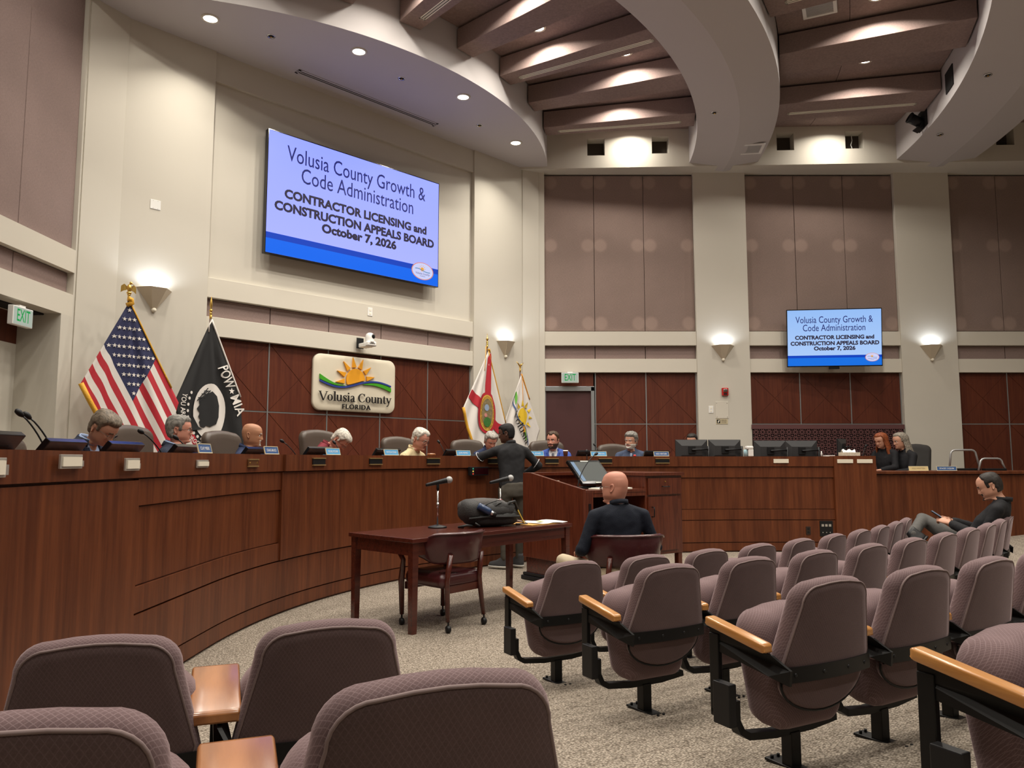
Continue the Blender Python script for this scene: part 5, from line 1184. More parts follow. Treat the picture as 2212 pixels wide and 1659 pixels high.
# ---------------------------------------------------------------- flags
RED=plain('flag_red',(.42,.012,.025),.7,sheen if False else 0.0); WHT=plain('flag_white',(.70,.66,.62),.75); BLU=plain('flag_navy',(.016,.020,.075),.7); FBLK=plain('flag_black',(.008,.008,.009),.7); FGOLD=plain('gold_fringe',(.66,.34,.02),.6,bump=.6,bscale=120); FYEL=plain('flag_yellow',(.72,.48,.02),.7); FGRN=plain('flag_green',(.10,.35,.03),.7); POLE=plain('dark_pole_wood',(.06,.02,.012),.4)
class Flag:
    """a cloth spread in front of the wall: (u,z) in the wall plane, folds in depth"""
    def __init__(s,u,z,d,label,name,group='flags on poles'):
        s.u,s.z,s.d=u,z,d; s.t=wthing(name,FLR,u,d,0.452,label,'flag',group)
    def depth(s,x,z):
        dz=max(0,-z); w=.013*min(1,dz/.5)
        th=atan2(x,max(.05,dz))
        return -w*sin(th*23+1.0)-w*.55*sin(th*37+z*1.5)
    def P(s,x,z,e=0.0): return (x,s.depth(x,z)-e,s.z-.452+z)
    def cloth(s,name,H,T,mats,fn,nr=39,nc=30,drop=0,e=0.0):
        mb=MB(); rows=[]
        for i in range(nr+1):
            r=[]
            for j in range(nc+1):
                a=i/nr; b=j/nc; x=a*H[0]+b*T[0]; z=a*H[1]+b*T[1]
                if drop and b>drop: x=a*H[0]+drop*T[0]+(b-drop)*T[0]*.12; 
                r.append(s.P(x,z,e))
            rows.append(r)
        mb.grid(rows,0,True); k=0
        for i in range(nr):
            for j in range(nc): mb.m[k]=fn((i+.5)/nr,(j+.5)/nc); k+=1
        o=mb.build(name,mats,s.t,fix=False); m=o.modifiers.new('thick','SOLIDIFY'); m.thickness=.003; m.offset=0
        return o
    def decal(s,name,polys,mat,e=.005,par=None):
        mb=MB()
        for P in polys:
            n=len(P); c=(sum(p[0] for p in P)/n,sum(p[1] for p in P)/n); rings=[P]
            for q in (.8,.6,.4,.2): rings.append([(c[0]+(x-c[0])*q,c[1]+(z-c[1])*q) for x,z in P])
            mb.grid([[s.P(x,z,e) for x,z in r] for r in rings],0,True,False,True); b=len(mb.v)-n; mb.f.append(list(range(b,b+n))); mb.m.append(0); mb.s.append(True)
        return mb.build(name,mat,par or s.t,fix=False,merge=False)
    def strip(s,name,top,bot,mat,e=.005):
        mb=MB(); top=[q[:2] for q in _cr([(x,z,0) for x,z in top],5)]; bot=[q[:2] for q in _cr([(x,z,0) for x,z in bot],5)]; mb.grid([[s.P(a[0]+(b[0]-a[0])*k/5,a[1]+(b[1]-a[1])*k/5,e) for a,b in zip(top,bot)] for k in range(6)],0,True); return mb.build(name,mat,s.t,fix=False)
    def fringe(s,P,r=.014,mat=None,name='fringe'):
        return MB().tube([s.P(x,z,.004) for x,z in P],r,6).build(name,mat or FGOLD,s.t)
    def pole(s,top,finial):
        h=top-.452
        MB().tube([(0,.03,.06),(0,.03,h)],.014,10).build('pole',POLE,s.t); MB().lathe([(.001,0),(.15,0),(.15,.02),(.06,.05),(.03,.10),(.02,.16)],20,M=Matrix.Translation((0,.03,0))).build('base',GOLD,s.t)
        M=Matrix.Translation((0,.03,h)); mb=MB()
        mb.lathe([(.016,-.05),(.018,0),(.012,.01),(.022,.02),(.012,.035)],12,M=M)
        if finial=='eagle':
            mb.lathe([(.02,.03),(.028,.04),(.03,.055),(.012,.06)],12,M=M); mb.ball((0,.03,h+.105),(.028,.026,.052),12,8); mb.ball((.012,.02,h+.168),(.017,.016,.018),10,7); mb.tube([(.022,.02,h+.165),(.042,.015,h+.155)],[.008,.002],6)
            for sg_ in(-1,1):
                mb.add([(sg_*.02,.03,h+.12),(sg_*.055,.04,h+.155),(sg_*.085,.05,h+.13),(sg_*.088,.05,h+.05),(sg_*.06,.04,h+.07),(sg_*.03,.035,h+.08)],[(0,1,2,3,4,5)]); mb.add([(sg_*.02,.04,h+.12),(sg_*.055,.05,h+.155),(sg_*.085,.06,h+.13),(sg_*.088,.06,h+.05),(sg_*.06,.05,h+.07),(sg_*.03,.045,h+.08)],[(5,4,3,2,1,0)])
        elif finial=='spear': mb.ball((0,.03,h+.06),(.022,.022,.022),12,8); mb.lathe([(.012,.07),(.010,.09),(.019,.13),(.012,.19),(.001,.25)],10,M=M)
        elif finial=='spike': mb.ball((0,.03,h+.05),.020,12,8); mb.lathe([(.012,.065),(.018,.09),(.026,.105),(.010,.125),(.003,.19),(.001,.21)],12,M=M)
        else:
            mb.tube([(0,.03,h),(0,.03,h+.04)],.012,8)
            mb.tube([(0,.03,h+.03),(.02,.03,h+.06),(.035,.03,h+.08),(.09,.03,h+.12)],[.012,.014,.012,.003],8).tube([(0,.03,h+.03),(-.02,.03,h+.055),(-.05,.03,h+.09),(-.10,.03,h+.125)],[.012,.014,.012,.003],8); mb.ball((.005,.015,h+.075),(.014,.02,.016),10,6)
        mb.build('finial',GOLD,s.t)
# national flag
us=Flag(7.86-7.518,3.30,.50,'red, white and blue national flag with gold fringe at the left','national_flag')
H=(-.485,-1.03); T=(.93,-1.74); 
def fn_us(a,b):
    if a<7/13 and b<.385: return 2
    return 0 if int(a*13)%2==0 else 1
us.cloth('cloth',H,T,[RED,WHT,BLU],fn_us,39,40)
stars=[]
for r in range(9):
    for c in range(6 if r%2==0 else 5):
        a=(r+1)/10*7/13; b=((c*2+1 if r%2==0 else c*2+2)/12)*.385
        x,z=a*H[0]+b*T[0],a*H[1]+b*T[1]; R_=.028
        st_=[(x+(R_ if k%2==0 else R_*.42)*sin(pi*k/5),z+(R_ if k%2==0 else R_*.42)*cos(pi*k/5)) for k in range(10)]
        us.decal('star',[st_],WHT,.010)
us.fringe([(T[0]*k/12,T[1]*k/12) for k in range(8)],.010); us.fringe([(H[0]+T[0]*k/10,H[1]+T[1]*k/10) for k in range(11)],.030); us.fringe([(-.03,-.05),(.03,-.02),(.02,.02),(-.02,.03)],.03,name='gold_tassel')
us.pole(3.36,'eagle')
# black remembrance flag
pw=Flag(7.86-6.506,3.21,.50,'black remembrance flag with white silhouette and lettering','remembrance_flag')
H2=(-.44,-1.14); T2=(.43,-.99)
def cloth_pow():
    mb=MB(); rows=[]
    for i in range(25):
        a=i/24; r=[]
        for j in range(41):
            b=j/40*1.9
            if b<=1: x,z=a*H2[0]+b*T2[0],a*H2[1]+b*T2[1]
            else: x,z=a*H2[0]+T2[0]+(b-1)*.10,a*H2[1]+T2[1]-(b-1)*1.1
            r.append(pw.P(x,z))
        rows.append(r)
    o=mb.grid(rows,0,True).build('cloth',FBLK,pw.t,fix=False); m=o.modifiers.new('t','SOLIDIFY'); m.thickness=.003; m.offset=0
cloth_pow()
pw.fringe([(T2[0]*k/12,T2[1]*k/12) for k in range(13)],.012,WHT,'white_cord'); pw.fringe([(.01,0),(-.03,-.08),(-.03,-.17)],.009,WHT,'white_cord')
ta=atan2(T2[1],T2[0])
def along(fl,org,ang,e=.008):
    def f(v):
        x=org[0]+v.x*cos(ang)-v.z*sin(ang); z=org[1]+v.x*sin(ang)+v.z*cos(ang); return Vector(fl.P(x,z,e))
    return f
def ftxt(fl,s_,org,ang,size,fit,mat,off=0.0,e=.012):
    return text(s_,size,Matrix(),mat,fl.t,fit=fit,off=off,post=along(fl,org,ang,e))
ftxt(pw,'POW',(.215,-.74),ta,.19,.30,WHT,.002,.026); ftxt(pw,'MIA',(.375,-1.10),ta,.19,.27,WHT,.002,.026)
pw.decal('star',[[(.295+(.045 if k%2==0 else .019)*sin(pi*k/5),-.92+(.045 if k%2==0 else .019)*cos(pi*k/5)) for k in range(10)]],WHT,.018)
pw.decal('disc',[ell(.02,-1.20,.21,.36,36)],WHT,.014); 
head=[(.035,-.94),(.10,-1.0),(.135,-1.12),(.13,-1.27),(.10,-1.36),(.02,-1.40),(-.03,-1.385),(-.055,-1.41),(-.10,-1.40),(-.12,-1.34),(-.105,-1.31),(-.13,-1.27),(-.115,-1.22),(-.15,-1.17),(-.12,-1.12),(-.13,-1.05),(-.06,-.99)]
pw.decal('silhouette',[head],FBLK,.023); pw.decal('shoulder',[[(-.19,-1.27),(-.12,-1.40),(-.07,-1.43),(-.20,-1.45),(-.24,-1.36)]],FBLK,.022)
tw=[]
for q0,q1 in (((-.15,-1.07),(-.02,-.90)),((-.12,-1.08),(.01,-.93)),((-.14,-1.03),(-.05,-1.02)),((-.10,-.98),(-.02,-.98)),((-.07,-.94),(.01,-.94)),((-.13,-1.05),(-.04,-.99)),((-.10,-1.0),(-.02,-.94))):
    d=Vector((q1[0]-q0[0],q1[1]-q0[1])).normalized()*.006; tw.append([(q0[0]-d.y,q0[1]+d.x),(q0[0]+d.y,q0[1]-d.x),(q1[0]+d.y,q1[1]-d.x),(q1[0]-d.y,q1[1]+d.x)])
pw.decal('watch_tower',tw,FBLK,.026)
links=[]
for k in range(13):
    a=RAD(150+k*11.5); links.append(ell(.0+.27*cos(a),-1.17+.40*sin(a),.016,.020,10))
pw.decal('chain',links,WHT,.016)['kind']='stuff'
def around(fl,c,rx,rz,a0,k,e=.022):
    def f(v):
        a=a0+v.x*k; q=Vector((-rx*sin(a),rz*cos(a))).normalized(); x=c[0]+rx*cos(a)-cos(a)*v.z; z=c[1]+rz*sin(a)-sin(a)*v.z; return Vector(fl.P(x,z,e))
    return f
text('YOU ARE NOT FORGOTTEN',.075,Matrix(),WHT,pw.t,fit=1.0,off=.001,post=around(pw,(.0,-1.17),.335,.47,RAD(216),2.05))
pw.pole(3.27,'spear')
# state flag
fl=Flag(7.86-1.567,3.29,.50,'white state flag with red saltire and round seal','state_flag')
H3=(-.585,-1.02); T3=(.42,-1.25)
fl.cloth('cloth',H3,T3,[WHT],lambda a,b:0,24,30)
fl.decal('red_band',[[(-.02,-.12),(.05,-.02),(.06,-.1),(.045,-.6),(.04,-1.0),(-.085,-1.0),(-.075,-.6)]],RED,.012)
fl.strip('red_band',[(-.40,-.70),(-.25,-.80),(-.1,-.95),(.1,-1.13),(.25,-1.26),(.36,-1.28)],[(-.48,-.84),(-.30,-.98),(-.14,-1.12),(.06,-1.32),(.2,-1.42),(.30,-1.46)],RED,.012)
fl.strip('red_band',[(-.06,-1.2),(-.07,-1.5),(-.08,-1.9)],[(.07,-1.2),(.06,-1.5),(.05,-1.9)],RED,.012)
fl.decal('seal_border',[ell(-.045,-1.09,.225,.36,36)],RED,.018); fl.decal('seal_rim',[ell(-.045,-1.09,.165,.315,36)],plain('seal_gold',(.62,.35,.05),.6),.023); fl.decal('seal_field',[ell(-.045,-1.09,.115,.25,32)],plain('seal_landscape',(.20,.15,.07),.7,var=.8,vscale=26),.028); fl.decal('seal_palm',[ell(-.05,-1.25,.08,.085,16)],plain('seal_green',(.03,.14,.02),.7,var=.5,vscale=30),.033); fl.decal('seal_water',[ell(-.06,-1.0,.05,.06,14)],plain('seal_blue',(.25,.32,.45),.7),.033); fl.decal('seal_flowers',[ell(-.085,-1.13,.03,.035,12)],plain('seal_pink',(.5,.2,.18),.7),.034)
text('GREAT SEAL OF THE STATE OF FLORIDA IN GOD WE TRUST',.04,Matrix(),POLE,fl.t,fit=1.0,post=lambda v:Vector(fl.P(-.045+(.137+v.z)*sin(v.x*6.0),-1.09+(.275+v.z)*cos(v.x*6.0),.032)))
fl.fringe([(T3[0]*k/12,T3[1]*k/12) for k in range(13)],.010); fl.fringe([(H3[0]+T3[0]*k/10*.9,H3[1]+T3[1]*k/10*.9) for k in range(11)],.024); fl.fringe([(-.02,.02),(.02,.03),(.03,-.03)],.018); fl.fringe([(-.06,.08),(-.07,-.2),(-.10,-.36)],.006,name='gold_cord')
fl.pole(3.40,'spike')
# county flag
cf=Flag(7.86-.657,2.96,.42,'white county flag with yellow sun and slanting county lettering','county_flag')
H4=(-.50,-1.02); T4=(.50,-1.02)
cf.cloth('cloth',H4,T4,[WHT],lambda a,b:0,24,30)
sc_=(.03,-.78); cf.decal('sun',[ell(sc_[0],sc_[1],.12,.16,28)],FYEL,.014)
rays=[]
for a in (-75,-38,-5,30,62,95,128):
    d=Vector((cos(RAD(a)),sin(RAD(a))*1.25)); q=Vector((-d.y,d.x)).normalized(); p=Vector(sc_); rays.append([tuple(p+d*.15-q*.032),tuple(p+d*.15+q*.032),tuple(p+d*.25)])
cf.decal('sun_rays',rays,FYEL,.015)['kind']='stuff'
cur=[(-.20,-.42),(-.215,-.55),(-.17,-.68),(-.09,-.82),(.02,-.93),(.10,-1.02),(.155,-1.15),(.17,-1.3)]
cc=_cr([(x,z,0) for x,z in cur],4)
cf.strip('blue_wave',[(x-.012,z) for x,z,_ in cc],[(x+.012,z+.004) for x,z,_ in cc],plain('flag_blue',(.04,.09,.25),.7),.017)
cf.strip('green_wave',[(-.165,-.34),(-.17,-.45),(-.175,-.56)],[(-.125,-.33),(-.13,-.45),(-.165,-.57)],FGRN,.014); cf.strip('green_wave',[(.03,-.97),(.09,-1.06),(.13,-1.2)],[(.03,-.98),(.06,-1.09),(.09,-1.22)],FGRN,.014)
serif('Volusia County',1.35,Matrix(),INK,cf.t,d=.002,post=lambda v:along(cf,(.02,-1.23),RAD(-59),.022)(Vector((v.x+.12,0,v.z+.02))))
cf.fringe([(T4[0]*k/10*.45,T4[1]*k/10*.45) for k in range(11)],.015,plain('orange_cord',(.60,.25,.02),.6),'orange_cord'); cf.fringe([(.02,-.02),(.025,-.5),(.04,-1.0)],.005,MAT['orange_cord'],'orange_cord'); cf.decal('orange_tassel',[ell(.04,-1.02,.02,.07,12)],MAT['orange_cord'],.02)
cf.pole(3.06,'bird')
# ---------------------------------------------------------------- people
def capsule(mb,p0,p1,r0,r1,seg=12,flat=1.0):
    p0=Vector(p0);p1=Vector(p1); t=(p1-p0); L=t.length
    if L<1e-6: return mb
    t/=L; pts=[];rs=[]
    for k in range(5): a=-pi/2+pi/2*k/4; pts.append(p0+t*r0*sin(a)); rs.append(max(1e-4,r0*cos(a)))
    for k in range(1,5): pts.append(p0+t*L*k/5); rs.append(r0+(r1-r0)*k/5)
    for k in range(5): a=pi/2*k/4; pts.append(p1+t*r1*sin(a)); rs.append(max(1e-4,r1*cos(a)))
    return mb.tube(pts,rs,seg)
def loft(mb,secs,seg=24,p=2.3):
    """secs: (x,y,z,half width,front depth,back depth)"""
    rows=[]
    for x,y,z,w,f,b in secs:
        r=[]
        for k in range(seg):
            a=2*pi*k/seg; q=lambda v:(abs(v)**(2/p))*(1 if v>=0 else -1)
            r.append((x+w*q(sin(a)),y+(f if cos(a)>0 else b)*q(cos(a)),z))
        rows.append(r)
    b0=len(mb.v); mb.grid(rows,0,True,False,True); n=seg
    mb.f.append(list(range(b0,b0+n))); mb.m.append(0); mb.s.append(True)
    e=b0+(len(rows)-1)*n; mb.f.append(list(range(e,e+n))); mb.m.append(0); mb.s.append(True)
    return mb
def remesh(mb,vox=.013,smooth=6,disp=None,cut=None):
    o=mb.build('tmp',SKIN0,None,merge=False,fix=True)
    m=o.modifiers.new('r','REMESH'); m.mode='VOXEL'; m.voxel_size=vox
    s=o.modifiers.new('s','SMOOTH'); s.iterations=smooth; s.factor=.5
    dg=bpy.context.evaluated_depsgraph_get(); dg.update()
    me=bpy.data.meshes.new_from_object(o.evaluated_get(dg)); od=o.data; bpy.data.objects.remove(o); bpy.data.meshes.remove(od)
    vs=[v.co.copy() for v in me.vertices]; ns=[v.normal.copy() for v in me.vertices]
    fs=[tuple(p.vertices) for p in me.polygons]; bpy.data.meshes.remove(me)
    if disp: vs=[v+n*disp(v) for v,n in zip(vs,ns)]
    if cut: fs=[f for f in fs if not cut(sum((vs[i] for i in f),Vector())/len(f))]
    used=sorted({i for f in fs for i in f}); mp={i:k for k,i in enumerate(used)}
    return [vs[i] for i in used],[tuple(mp[i] for i in f) for f in fs]
def folds(a=.006,s=8.0):
    def d(v): return a*(MN.noise(Vector((v.x*s,v.y*s,v.z*s*.6)))-.1)+a*.45*MN.noise(v*s*2.6)
    return d
SKIN0=plain('skin_fair',(.50,.26,.175),.5,spec=.35,var=.07,vscale=14)
SKINS={'fair':SKIN0,'ruddy':plain('skin_ruddy',(.52,.235,.165),.5,spec=.35,var=.10,vscale=14),'tan':plain('skin_tan',(.40,.19,.105),.5,spec=.4,var=.06,vscale=14),'dark':plain('skin_dark',(.085,.036,.022),.45,spec=.4,var=.06,vscale=14)}
LIP=plain('lips',(.36,.13,.10),.5); EYEW=plain('eye_white',(.70,.66,.62),.25); IRIS=plain('iris_dark',(.03,.022,.018),.2)
def hairm(name,c,rough=.55):
    if name in MAT: return MAT[name]
    m,ns,ln,p=_m(name); p.inputs['Roughness'].default_value=rough; p.inputs['Specular IOR Level'].default_value=.3
    tc=N(ns,'ShaderNodeTexCoord'); mp=N(ns,'ShaderNodeMapping'); mp.inputs['Scale'].default_value=(1,.25,.35); ln.new(tc.outputs['Object'],mp.inputs['Vector'])
    nz=N(ns,'ShaderNodeTexNoise',inputs={'Scale':130.0,'Detail':3.0}); ln.new(mp.outputs[0],nz.inputs['Vector'])
    cr=N(ns,'ShaderNodeValToRGB'); cr.color_ramp.elements[0].position=.32; cr.color_ramp.elements[1].position=.68
    cr.color_ramp.elements[0].color=(*[v*.45 for v in c],1); cr.color_ramp.elements[1].color=(*[min(1,v*1.35) for v in c],1)
    ln.new(nz.outputs[0],cr.inputs[0]); ln.new(cr.outputs[0],p.inputs['Base Color'])
    b=N(ns,'ShaderNodeBump',inputs={'Strength':.6,'Distance':.004}); ln.new(nz.outputs[0],b.inputs['Height']); ln.new(b.outputs[0],p.inputs['Normal'])
    return m
HP=[(.118,.001,-.008,-.012),(.1155,.024,.018,-.042),(.109,.042,.044,-.066),(.097,.057,.066,-.085),(.080,.068,.082,-.097),(.058,.0745,.0915,-.104),(.034,.0770,.0955,-.1065),(.022,.0768,.0950,-.1060),(.010,.0760,.0925,-.105),(-.004,.0745,.0900,-.102),(-.020,.0728,.0900,-.098),(-.036,.0708,.0905,-.092),(-.052,.068,.0915,-.084),(-.066,.0645,.0910,-.077),(-.080,.059,.0890,-.071),(-.093,.0515,.0870,-.067),(-.103,.0455,.0810,-.0655),(-.110,.0435,.068,-.065),(-.117,.0455,.048,-.0655),(-.126,.0500,.034,-.067),(-.145,.0535,.030,-.070),(-.170,.0540,.030,-.070),(-.195,.0545,.030,-.072),(-.225,.056,.030,-.074)]
def hprof(z):
    P=HP
    if z>=P[0][0]: return P[0][1:]
    for i in range(len(P)-1):
        if P[i+1][0]<=z:
            t=(P[i][0]-z)/(P[i][0]-P[i+1][0]); 
            return tuple(P[i][k]+(P[i+1][k]-P[i][k])*t for k in (1,2,3))
    return P[-1][1:]
NS=64
HZ=[.118,.1165,.1135,.109,.103,.096,.088,.079,.070,.061,.052,.044,.036,.029,.023,.018,.013,.008,.004,0,-.004,-.008,-.013,-.018,-.023,-.028,-.033,-.038,-.043,-.048,-.052,-.055,-.058,-.0605,-.063,-.0655,-.069,-.073,-.078,-.084,-.090,-.096,-.101,-.105,-.109,-.113,-.118,-.125,-.135,-.15,-.17,-.195,-.225]
G2=lambda x,z,x0,z0,sx,sz: math.exp(-((x-x0)/sx)**2-((z-z0)/sz)**2)
def face_pt(z,k,fat=0.0,nose=1.0):
    a=2*pi*k/NS; w,f,b=hprof(z); yc=-.01
    s,c=sin(a),cos(a); q=lambda v,p:(abs(v)**(2/p))*(1 if v>=0 else -1)
    p=2.25 if -.11<z<.06 else 2.05
    x=w*q(s,p); y=yc+((f-yc) if c>0 else (yc-b))*q(c,p)
    if fat and z<0.0: x*=1+fat*min(1,-z/.06); y+=(fat*.06*min(1,-z/.09) if c>0 and z<-.09 else 0)
    if c>0 and z<.07:
        ax=abs(x)
        nz=0
        if -.050<z<.022:
            t=(.022-z)/.056
            h=(.004+.020*t) if z>-.034 else .024*max(0,1-(-.034-z)/.012)
            nz=h*math.exp(-(x/(.0085+.006*max(0,t)))**2)*nose
            nz+=.007*nose*G2(ax,z,.013,-.035,.006,.007)
        y+=nz
        y-=.0115*G2(ax,z,.031,.001,.0145,.0105); y+=.0045*G2(ax,z,.027,.021,.020,.0065); y+=.004*G2(ax,z,.046,-.024,.015,.016)
        y-=.004*G2(ax,z,.030,-.052,.008,.02)
        y+=.0048*G2(x,z,0,-.0565,.019,.0035)+.0058*G2(x,z,0,-.0675,.016,.0045)-.0042*G2(x,z,0,-.0615,.023,.0019)
        y-=.0035*G2(x,z,0,-.079,.02,.006); y+=.006*G2(x,z,0,-.097,.018,.009)
    return Vector((x,y,z))
def head_grid(skin,M,mb,fat=0,beard=None,brow=True,nose=1.0,M0=None,thick=0.0):
    """materials: 0 skin, 1 lips, 2 brow and beard, 3 eye white, 4 iris"""
    rows=[]
    for z in HZ:
        r=[]
        for k in range(NS):
            v=face_pt(z,k,fat,nose)
            if beard and beard(v): 
                d=Vector((v.x,v.y,0)).normalized(); v=v+d*(.006+.0025*MN.noise(v*160))
            r.append(v)
        rows.append(r)
    b0=len(mb.f); base=len(mb.v)
    def place(v):
        w=max(0,min(1,(-.105-v.z)/.075)); w=w*w*(3-2*w)
        if thick and v.z<-.09: q=1+thick*min(1,(-.09-v.z)/.03); v=Vector((v.x*q,(v.y+.02)*(1+thick*.5*min(1,(-.09-v.z)/.03))-.02,v.z))
        return (M@v).lerp(M0@v,w) if (M0 is not None and w>0) else M@v
    mb.grid([[place(v) for v in r] for r in rows],0,True,False,True)
    k=b0
    for i in range(len(HZ)-1):
        for j in range(NS):
            c=(rows[i][j]+rows[i+1][(j+1)%NS])/2; m=0
            if c.y>.04:
                if abs(c.x)<.0235*(1-abs((c.z+.062)/.014)**2*.6) and -.0735<c.z<-.0525: m=1
                if brow and .0165<c.z<.0265 and .012<abs(c.x)<.047: m=2
            if beard and m!=1 and beard(c): m=2
            mb.m[k]=m; k+=1
    # ears
    for s in (-1,1):
        out=[(0,.030),(.010,.034),(.020,.028),(.024,.012),(.020,-.006),(.012,-.020),(.004,-.030),(-.004,-.028),(-.003,-.010),(-.006,.010),(-.005,.024)]
        R=Matrix.Translation((s*.0735,-.018,-.008))@Matrix.Rotation(s*-.42,4,'Z')@Matrix.Rotation(.12,4,'X')
        A=[R@Vector((s*.000,-y*1.0,z)) for y,z in out]; B=[R@Vector((s*.013,-y*1.05-.002,z*1.04)) for y,z in out]; C=[R@Vector((s*.011,-y*.72,z*.72)) for y,z in out]; Dd=[R@Vector((s*.004,-y*.5,z*.5)) for y,z in out]
        mb.grid([[M@v for v in r] for r in (A,B,C,Dd)],0,True,False,True); e=len(mb.v)-len(out); mb.f.append(list(range(e,e+len(out)))); mb.m.append(0); mb.s.append(True)
    return rows
def eyes(mb,M,look=(0,0),closed=False):
    for s in (-1,1):
        c=Vector((s*.0315,.0705,.0015)); b0=len(mb.f)
        mb.ball(M@c,.0128,12,8,3 if not closed else 0)
        if not closed:
            d=Vector((look[0],1,look[1])).normalized(); mb.ball(M@(c+d*.0092),.0056,10,6,4)
        else:
            mb.tube([M@(c+Vector((x,.0118-abs(x)*.35,-.005))) for x in (-.012,-.006,0,.006,.012)],.0014,5,2)
def hair_shell(M,mask,thick,mat,parent,fat=0,name='hair',tuft=.004,sc=60,long=None):
    mb=MB(); rows=[]; ok=[]
    for z in HZ[:-3]:
        r=[];o_=[]
        for k in range(NS):
            v=face_pt(z,k,fat); a=min(k,NS-k)*360/NS; w=mask(a,z,v.x)
            n=Vector((v.x,v.y+.01,max(-.02,v.z)*.9)); n=n.normalized() if n.length>1e-5 else Vector((0,0,1))
            h=thick(a,z,v.x)
            wob=tuft*.8*MN.noise(Vector((v.x*sc*1.5,v.y*sc*.22,v.z*sc*.25)))+tuft*.35*MN.noise(Vector((v.x*sc*3,v.y*sc*.6,v.z*sc*.6)))
            r.append(M@(v+n*((h+wob)*min(1,w) if w>0 else -.004))); o_.append(w>0)
        rows.append(r); ok.append(o_)
    b=len(mb.v); mb.grid(rows,0,True,False,True); keep=[]; k=0
    for i in range(len(rows)-1):
        for j in range(NS):
            if ok[i][j] or ok[i+1][j] or ok[i][(j+1)%NS] or ok[i+1][(j+1)%NS]: keep.append(k)
            k+=1
    mb.f=[mb.f[i] for i in keep]; mb.m=[0]*len(keep); mb.s=[True]*len(keep)
    mb.f.append(list(range(NS))); mb.m.append(0); mb.s.append(True)
    return mb.build(name,mat,parent,merge=False,fix=False)
def std_mask(front=.078,temple=.040,nape=-.085,recede=0.0,soft=.014,bald=None):
    def f(a,z,x):
        if a<55: zl=front+recede*(1 if 18<a<50 else .0)
        elif a<78: zl=front+(temple-front)*(a-55)/23
        elif a<88: zl=-.012
        elif a<104: zl=.026
        else: zl=nape+(.026-nape)*max(0,1-(a-104)/14)
        w=(z-zl)/soft
        if bald and bald(a,z): w=min(w,-1)
        return w
    return f
def glasses(M,mat,parent,rim=.0011,lens=True):
    mb=MB()
    for s in (-1,1):
        P=[M@Vector((s*.0325+.0235*cos(t),.101-.010*abs(cos(t)*s*.5+.3),-.004+.0165*sin(t))) for t in [2*pi*k/20 for k in range(21)]]
        mb.tube(P,rim,5); mb.tube([M@Vector((s*.056,.092,.004)),M@Vector((s*.072,.05,.006)),M@Vector((s*.081,-.005,.004)),M@Vector((s*.080,-.022,-.008))],rim*1.1,5)
    mb.tube([M@Vector((-.010,.104,-.001)),M@Vector((0,.108,.002)),M@Vector((.010,.104,-.001))],rim,5)
    g=mb.build('glasses',mat,parent)
    if lens:
        l=MB()
        for s in(-1,1): l.add([M@Vector((s*.0325+.0225*cos(2*pi*k/18),.1-.010*abs(cos(2*pi*k/18)*s*.5+.3),-.004+.0155*sin(2*pi*k/18))) for k in range(18)],[list(range(18))])
        l.build('lens',LENS,g,fix=False)
LENS,ns_,ln_,pb_=_m('spectacle_glass'); pb_.inputs['Transmission Weight'].default_value=1; pb_.inputs['Roughness'].default_value=.03; pb_.inputs['IOR'].default_value=1.05; pb_.inputs['Base Color'].default_value=(.92,.95,.97,1)
def hand(mb,wrist,d,up,curl=.5,side=1,size=1.0,m=0,grip=0.0):
    """palm, four unequal bent fingers and a thumb leaving the side of the palm; d towards the knuckles, up = back of the hand"""
    d=Vector(d).normalized(); up=(Vector(up)-d*Vector(up).dot(d)).normalized(); s=d.cross(up)*side; W=Vector(wrist); k=size
    rows=[]
    for t,w,h in ((-.02,.026,.019),(.0,.028,.019),(.025,.036,.017),(.055,.042,.015),(.082,.041,.012),(.092,.036,.008)):
        rows.append([W+d*t*k+s*w*k*cos(2*pi*i/14)+up*h*k*sin(2*pi*i/14) for i in range(14)])
    b=len(mb.v); mb.grid(rows,m,True,False,True)
    e=len(mb.v)-14; mb.f.append(list(range(e,e+14))); mb.m.append(m); mb.s.append(True)
    for i,(off,L,r) in enumerate(((.030,.074,.0085),(.010,.082,.009),(-.011,.077,.0085),(-.030,.060,.0075))):
        p=W+d*.080*k+s*off*k; pts=[p-d*.015*k]; ang=0; dd=d
        for seg,f in ((.45,.35),(.30,.85),(.25,.75)):
            pts.append(pts[-1]+dd*(.015*k if len(pts)==1 else 0)); ang+=curl*f*1.3; dd=(d*cos(ang)-up*sin(ang)); pts.append(pts[-1]+dd*L*seg*k)
        q=[pts[0],pts[1],pts[2],pts[4],pts[6]] if len(pts)>6 else pts
        mb.tube(q,[r*k,r*1.05*k,r*k,r*.92*k,r*.62*k][:len(q)],8,m)
    p=W+d*.015*k+s*.028*k; q=(d*.55+s*.75-up*.35).normalized(); q2=(d*.95+s*(.1-grip)-up*.35).normalized()
    mb.tube([p-q*.01*k,p+q*.030*k,p+q*.040*k+q2*.028*k,p+q*.040*k+q2*.052*k],[.013*k,.0125*k,.0105*k,.007*k],8,m)

